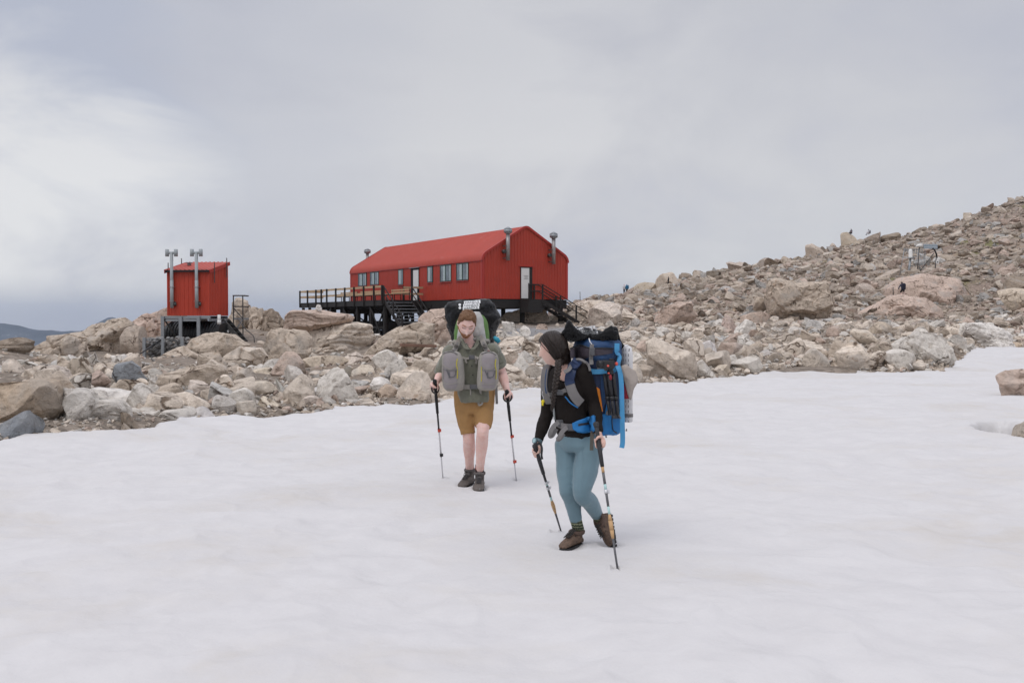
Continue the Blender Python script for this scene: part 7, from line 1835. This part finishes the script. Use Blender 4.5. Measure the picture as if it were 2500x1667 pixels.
    bo = thing("water_bottle", "dark red water bottle in the side pocket under the beige cap", "bottle", tuple(G(1527,972,7.36)))
    m = MB(); a, c2 = G(1528, 973, 7.38), G(1528, 936, 7.38); m.tube([a, a+(c2-a)*.04, a+(c2-a)*.3, a+(c2-a)*.34, a+(c2-a)*.6, a+(c2-a)*.64, a+(c2-a)*.94, c2], [.028,.033,.033,.030,.033,.030,.033,.028], 18); m.build("body", pmat("red_bottle", (.26,.008,.022), .35, .1, 6), bo, True)
    MB().cyl(c2, c2+Vector((0, 0, .022)), .026, n=16).build("cap", P_black, bo, True)
    tag(adopt_top(add_poly([(1517,893),(1530,889),(1541,898),(1553,905),(1559,920),(1559,934),(1553,943),(1548,950),(1545,966),(1541,980),(1535,968),(1529,945),(1521,918)], 7.32, .11, 'grey', "x", sub=4, nclip=3, rough=.07, mat=pmat("beige_cap_cloth", (.36,.315,.28), .85, .08, 8, .001, 200), name="cap")), "beige cloth cap hanging from the right side of the blue backpack", "cap")
    wh = thing("whistle", "small yellow whistle dangling beside the woman's chest strap", "whistle", tuple(G(1325.5,981,7.40)))
    m = MB(); q = G(1325.5, 980, 7.40); m.ell(q, (.014,.010,.014), 12, 8); m.box((q.x-.010, q.y-.008, q.z-.030), (q.x+.004, q.y+.008, q.z-.004)); m.build("body", pmat("yellow_plastic", (.75,.60,.02), .45, .05), wh, True, bevel=.003)
    MB().tube([G(1325,955,7.41), G(1323,963,7.40), G(1327,969,7.40), G(1326,976,7.40)], .0022, 6).build("ring", P_silver, wh, True)
def adopt_top(o):
    o.data.polygons.foreach_set("use_smooth", np.ones(len(o.data.polygons), bool))
    if "group" in o: del o["group"]
    return o
make_woman()
# ------------------------------------------------------------------ people far off on the slope, the weather station, small things
def mini(label, feet, h, pose, skin, top, trs, hair, yaw=0.0, hat=None, pack=None, packlab=None, pts=None):
    """small figure: pose gives joints in body heights (x side, y forward, z up)"""
    feet = Vector(feet); root = thing("person", label, "person", tuple(feet), 0, "people far off on the slope")
    Rz = Matrix.Rotation(yaw, 3, 'Z'); J = {k: feet + Rz @ (Vector(v)*h) for k, v in pose.items()}
    b = MB()
    b.ell(J['head'], (h*.046, h*.052, h*.066), 12, 9, Rz); limb(b, [J['head']-Vector((0, 0, h*.04)), J['neck']], [h*.03, h*.034])
    hip = (J['hl']+J['hr'])/2
    limb(b, [J['neck']-Vector((0, 0, h*.03)), (J['neck']+hip)/2, hip], [h*.075, h*.075, h*.075])
    for a, e, w in (('sl','el','wl'), ('sr','er','wr')):
        limb(b, [J[a], J[e], J[w]], [h*.032, h*.025, h*.018]); b.ell(J[w]+(J[w]-J[e]).normalized()*h*.035, (h*.022, h*.022, h*.03), 8, 6)
    for a, k, f in (('hl','kl','fl'), ('hr','kr','fr')):
        limb(b, [J[a], J[k], J[f]+Vector((0, 0, h*.04))], [h*.05, h*.036, h*.024])
    body = flesh("body", b, skin, root, h*.014, 2)
    t = MB(); limb(t, [J['neck']+Vector((0, 0, -h*.02)), J['neck']+(hip-J['neck'])*.45, hip+(J['neck']-hip)*.05], [h*.088, h*.094, h*.088], flat=.8)
    for a, e, w in (('sl','el','wl'), ('sr','er','wr')): limb(t, [J[a], J[e], J[w]+(J[e]-J[w])*.12], [h*.046, h*.037, h*.028])
    flesh("jacket", t, top, root, h*.014, 2, (h*.006, (7, 7, 5)))
    t = MB(); 
    for a, k, f in (('hl','kl','fl'), ('hr','kr','fr')): limb(t, [J[a], J[k], J[k]+(J[f]-J[k])*(.95 if trs[1] else .10)], [h*.064, h*.046, h*.032])
    t.ell(hip, (h*.085, h*.075, h*.07)); flesh("trousers", t, trs[0], root, h*.014, 2)
    s = MB()
    for f in ('fl','fr'): s.ell(J[f]+Rz @ Vector((0, h*.035, h*.022)), (h*.026, h*.070, h*.026), 10, 7, Rz)
    s.build("shoe", P_black, root, True)
    hm = MB(); hm.ell(J['head']+Vector((0, 0, h*.014)), (h*.050, h*.055, h*.060), 12, 9, Rz); hm.build("hat" if hat else "hair", hat or hair, root, True)
    if pack:
        mb = MB(); c = (J['neck']*.62+hip*.38) + Rz @ Vector((0, -h*.12, 0)); sx = h*pack[1]
        rings(mb, smooth_rings([(c+Vector((0, 0, -h*.19)), sx*.7, h*.05), (c+Vector((0, 0, -h*.15)), sx, h*.075), (c+Vector((0, 0, h*.05)), sx, h*.085), (c+Vector((0, 0, h*.15)), sx*.9, h*.075), (c+Vector((0, 0, h*.19)), sx*.5, h*.04)]), yaw, p=2.8)
        pk = thing("backpack", packlab, "backpack", tuple(c)); flesh("pack_body", mb, pack[0], pk, h*.014, 2)
        mb = MB()
        for sg in (-1, 1): mb.tube([c+Rz @ Vector((sg*h*.06, h*.06, h*.15)), (J['sl'] if sg < 0 else J['sr'])*.6+J['neck']*.4+Vector((0, 0, h*.035)), c+Rz @ Vector((sg*h*.075, h*.20, h*.02)), c+Rz @ Vector((sg*h*.07, h*.05, -h*.12))], h*.012, 6)
        mb.build("shoulder_strap", pack[0], pk, True)
    return root
STAND = dict(head=(0,.01,.93), neck=(0,0,.84), sl=(-.11,0,.81), sr=(.11,0,.81), el=(-.14,.01,.64), er=(.14,.01,.64), wl=(-.13,.07,.50), wr=(.13,.07,.50), hl=(-.05,0,.50), hr=(.05,0,.50), kl=(-.055,.02,.27), kr=(.055,.01,.27), fl=(-.06,0,.0), fr=(.06,-.02,.0))
WALK = dict(STAND, kl=(-.05,.09,.27), fl=(-.05,.10,.0), kr=(.05,-.0,.27), fr=(.05,-.13,.01), el=(-.14,-.04,.64), wl=(-.13,-.04,.50), er=(.15,.05,.65), wr=(.16,.17,.56))
SIT = dict(head=(0,.03,.43), neck=(0,0,.34), sl=(-.11,0,.31), sr=(.11,0,.31), el=(-.15,.07,.17), er=(.15,.07,.17), wl=(-.08,.20,.16), wr=(.08,.20,.16), hl=(-.05,0,.02), hr=(.05,0,.02), kl=(-.07,.22,.10), kr=(.07,.22,.10), fl=(-.07,.26,-.14), fr=(.07,.26,-.14))
# scrambling: bent forward, one hand on the rock
CLIMB = dict(head=(.06,.20,.745), neck=(.03,.13,.665), sl=(-.10,.11,.63), sr=(.14,.12,.62), el=(-.19,.12,.47), er=(.215,.20,.45), wl=(-.13,.20,.37), wr=(.265,.26,.31), hl=(-.09,-.02,.34), hr=(.03,-.02,.34), kl=(-.10,.08,.20), kr=(.155,.16,.26), fl=(-.085,-.03,.0), fr=(.12,.05,.035))
J_blue = pmat("blue_jacket", (.02,.12,.24), .7, .15, 6); J_dark = pmat("dark_jacket", (.022,.020,.022), .8, .2, 6); J_slate = pmat("slate_jacket", (.085,.085,.115), .75, .15, 6); J_white = pmat("pale_shirt", (.55,.56,.58), .8, .06, 6); J_navy = pmat("navy_trousers", (.025,.032,.050), .8, .2, 6)
J_pink = pmat("pink_cloth", (.50,.10,.15), .8, .1, 6); J_bblue = pmat("bright_blue_cover", (.01,.22,.55), .55, .1, 6); J_pk = pmat("dark_navy_pack", (.018,.018,.035), .7, .2, 6); J_grn = pmat("grey_green_shirt", (.10,.13,.13), .8, .1, 6)
def g1(x, y): return float(ground_z(np.array([x]), np.array([y]))[0])
def foot(px, py, d): return at(px, py, d)
mini("walker in slate jacket and black shorts scrambling over the pink bedrock", foot(2204.5, 722, 100), 1.72, CLIMB, S_man, J_slate, (J_dark, False), H_wom, R(14), None, (J_pk, .125), "dark navy backpack on the scrambling walker in a slate jacket")
mini("hiker in a pale top standing on the ridge beside the one with a blue pack", foot(1523.8, 716.5, 176), 1.55, STAND, S_wom, J_white, (J_navy, True), H_wom, R(-20), J_pink)
mini("hiker in dark trousers with a large blue pack, standing on the ridge by the hut", foot(1530.5, 717.5, 175), 1.70, STAND, S_man, J_blue, (J_dark, True), H_wom, R(10), J_blue, (J_blue, .17), "large blue backpack on the hiker standing on the ridge")
mini("dark clothed walker striding in front of a ridge boulder", foot(1632, 697.5, 160), 1.45, WALK, S_man, J_dark, (J_dark, True), H_wom, R(75), J_dark)
mini("hiker mostly hidden behind the skyline in a bright blue jacket", foot(1820.5, 662, 222), 1.85, STAND, S_man, J_bblue, (J_dark, True), H_wom, R(10), J_bblue, (J_bblue, .15), "bright blue backpack showing above the skyline")
mini("seated person in grey on the square skyline boulder", foot(2078.5, 570, 221.0), 2.0, SIT, S_man, J_slate, (J_dark, True), H_wom, R(120), None)
mini("seated person in a pale shirt on the skyline boulder to its right", foot(2121, 571, 222.8), 2.0, SIT, S_man, J_white, (J_white, True), H_wom, R(100), None, (J_pk, .09), "small dark backpack on the pale shirted person seated on the skyline")
# ---- weather station
def weather():
    d = 128.0; k = d/F
    P = lambda px, py, dd=0.0: at(px, py, d+dd)
    gz = P(2223, 672).z
    gz0 = min(gz, g1(P(2240, 650).x, d)) - .5
    gauge = thing("rain_gauge", "white cylinder gauge on a grey post at left of the weather station", "gauge", tuple(P(2223, 672)), 0)
    MB().cyl(Vector((P(2223,0).x, d, gz0)), P(2223, 629), .16, .13, 14).build("post", M_galv, gauge, True)
    MB().tube([P(2223, 629), P(2223, 627), P(2223, 612), P(2223, 608)], [.30, .24, .23, .13], 18).build("funnel", M_white, gauge, True)
    MB().box(P(2223, 638)+Vector((0, -.32, 0)), P(2227.5, 633)+Vector((0, -.14, 0))).build("box", M_white, gauge, True)
    MB().cyl(P(2223, 631), P(2223, 629.2), .36, .30, 18).build("collar", M_galv, gauge, True)
    b = MB(); b.bar(P(2217, 650), P(2228, 650), .12, .12); b.build("bracket", M_steel, gauge, True)
    st = thing("weather_station", "steel mast frame with solar panel and instruments on the rocky slope", "weather station", tuple(P(2262, 664)), 0)
    for px, y0 in ((2244.5, 604), (2287, 618)):
        MB().cyl(Vector((P(px, 0).x, d, gz0)), P(px, y0), .07, n=10).build("mast", M_steel, st, True)
    MB().tube([P(2277, 606), P(2282, 611), P(2286, 620), P(2287.5, 630)], .10, 10).build("arm", M_blackp, st, True)
    MB().cyl(P(2246, 662), P(2280, 618), .055, n=8).build("brace", M_steel, st, True); MB().cyl(P(2244.5, 650), P(2248, 664), .05, n=8).build("brace", M_steel, st, True)
    a, b_ = P(2255, 596), P(2289, 608)
    m = MB(); m.add([P(2255,607.5), P(2289,608), P(2289,596.5,.35), P(2254,595.5,.35), P(2255,607.5,.08), P(2289,608,.08), P(2289,596.5,.43), P(2254,595.5,.43)], [(0,1,2,3),(7,6,5,4),(0,4,5,1),(1,5,6,2),(2,6,7,3),(3,7,4,0)])
    mt, nt, bb = nt_new("solar_cells"); Pn = N(nt, 'ShaderNodeTexCoord').outputs['Object']; br = N(nt, 'ShaderNodeTexBrick'); br.offset = 0; br.inputs['Scale'].default_value = 1.0
    br.inputs['Color1'].default_value = (.085,.12,.15,1); br.inputs['Color2'].default_value = (.10,.14,.17,1); br.inputs['Mortar'].default_value = (.40,.42,.43,1); br.inputs['Mortar Size'].default_value = .02; br.inputs['Brick Width'].default_value = .15; br.inputs['Row Height'].default_value = .32
    sp = N(nt, 'ShaderNodeSeparateXYZ'); nt.links.new(Pn, sp.inputs[0]); cb = N(nt, 'ShaderNodeCombineXYZ'); nt.links.new(sp.outputs[0], cb.inputs[0]); nt.links.new(sp.outputs[2], cb.inputs[1]); nt.links.new(cb.outputs[0], br.inputs['Vector']); nt.links.new(br.outputs['Color'], bb.inputs['Base Color']); bb.inputs['Roughness'].default_value = .3
    m.build("solar_panel", mt, st, True)
    MB().tube([P(2236, 602.5), P(2241, 600), P(2249, 599.5), P(2250, 604)], [.10,.20,.24,.16], 12).build("radiation_shield", M_white, st, True)
    m = MB()
    for i in range(8): m.bar(P(2233+i*2.7, 600-.3*i), P(2233.5+i*2.5, 592.5), .05, .05)
    m.bar(P(2233, 592.8), P(2254, 592.5), .05, .05); m.build("wind_baffle", M_white, st, True)
    MB().box(P(2284.5, 644)+Vector((0, -.12, 0)), P(2291.5, 636)+Vector((0, -.07, 0))).build("notice", M_white, st, True)
    MB().bar(P(2286.5, 641)+Vector((0, -.125, 0)), P(2289.5, 639)+Vector((0, -.125, 0)), .02, .10, (0,0,1)).build("notice_mark", K_ink, st, True)
    m = MB()
    for i, px in enumerate((2249.5, 2253, 2257, 2260.5)): m.cyl(Vector((P(px, 0).x, d+.3, gz0)), P(px, 606+i, .3), .035, n=6)
    for py in (628, 645, 658): m.bar(P(2245, py, .3), P(2261, py, .3), .05, .05)
    m.build("lattice", M_galv, st, True)
    m = MB()
    for i in range(9): m.bar(P(2207.5+i*4.3, 607, 1.0), P(2207.5+i*4.3, 617+(2 if i > 4 else 0), 1.0), .09, .03)
    m.bar(P(2207, 608, 1.0), P(2243, 609, 1.0), .05, .05); m.build("wind_slats", M_galv, st, True)
    for px in (2208, 2243): MB().cyl(Vector((P(px, 0).x, d+1.0, gz0)), P(px, 607, 1.0), .04, n=8).build("slat_post", M_galv, st, True)
weather()
tag(MB().cyl(at(1416.5, 740, 92), at(1416.0, 712, 92), .028, n=8).build("marker_pole", M_steel), "thin marker pole standing on the skyline right of the red hut", "pole")
tag(MB().cyl(at(2181, 722, 100), at(2180.5, 700, 100), .05, .04, n=8).build("marker_pole", M_steel), "short dark stake left of the scrambling walker", "pole")
pl = MB(); pl.bar(at(978, 842, 33), at(1064, 845, 33.6), .16, .10); tag(pl.build("plank", pmat("weathered_red_plank", (.21,.125,.09), .85, .3, 3, .002, 30), bevel=.01), "weathered red-brown plank lying on the stones behind the walker in green", "plank")
# ------------------------------------------------------------------ done
bpy.context.view_layer.update()
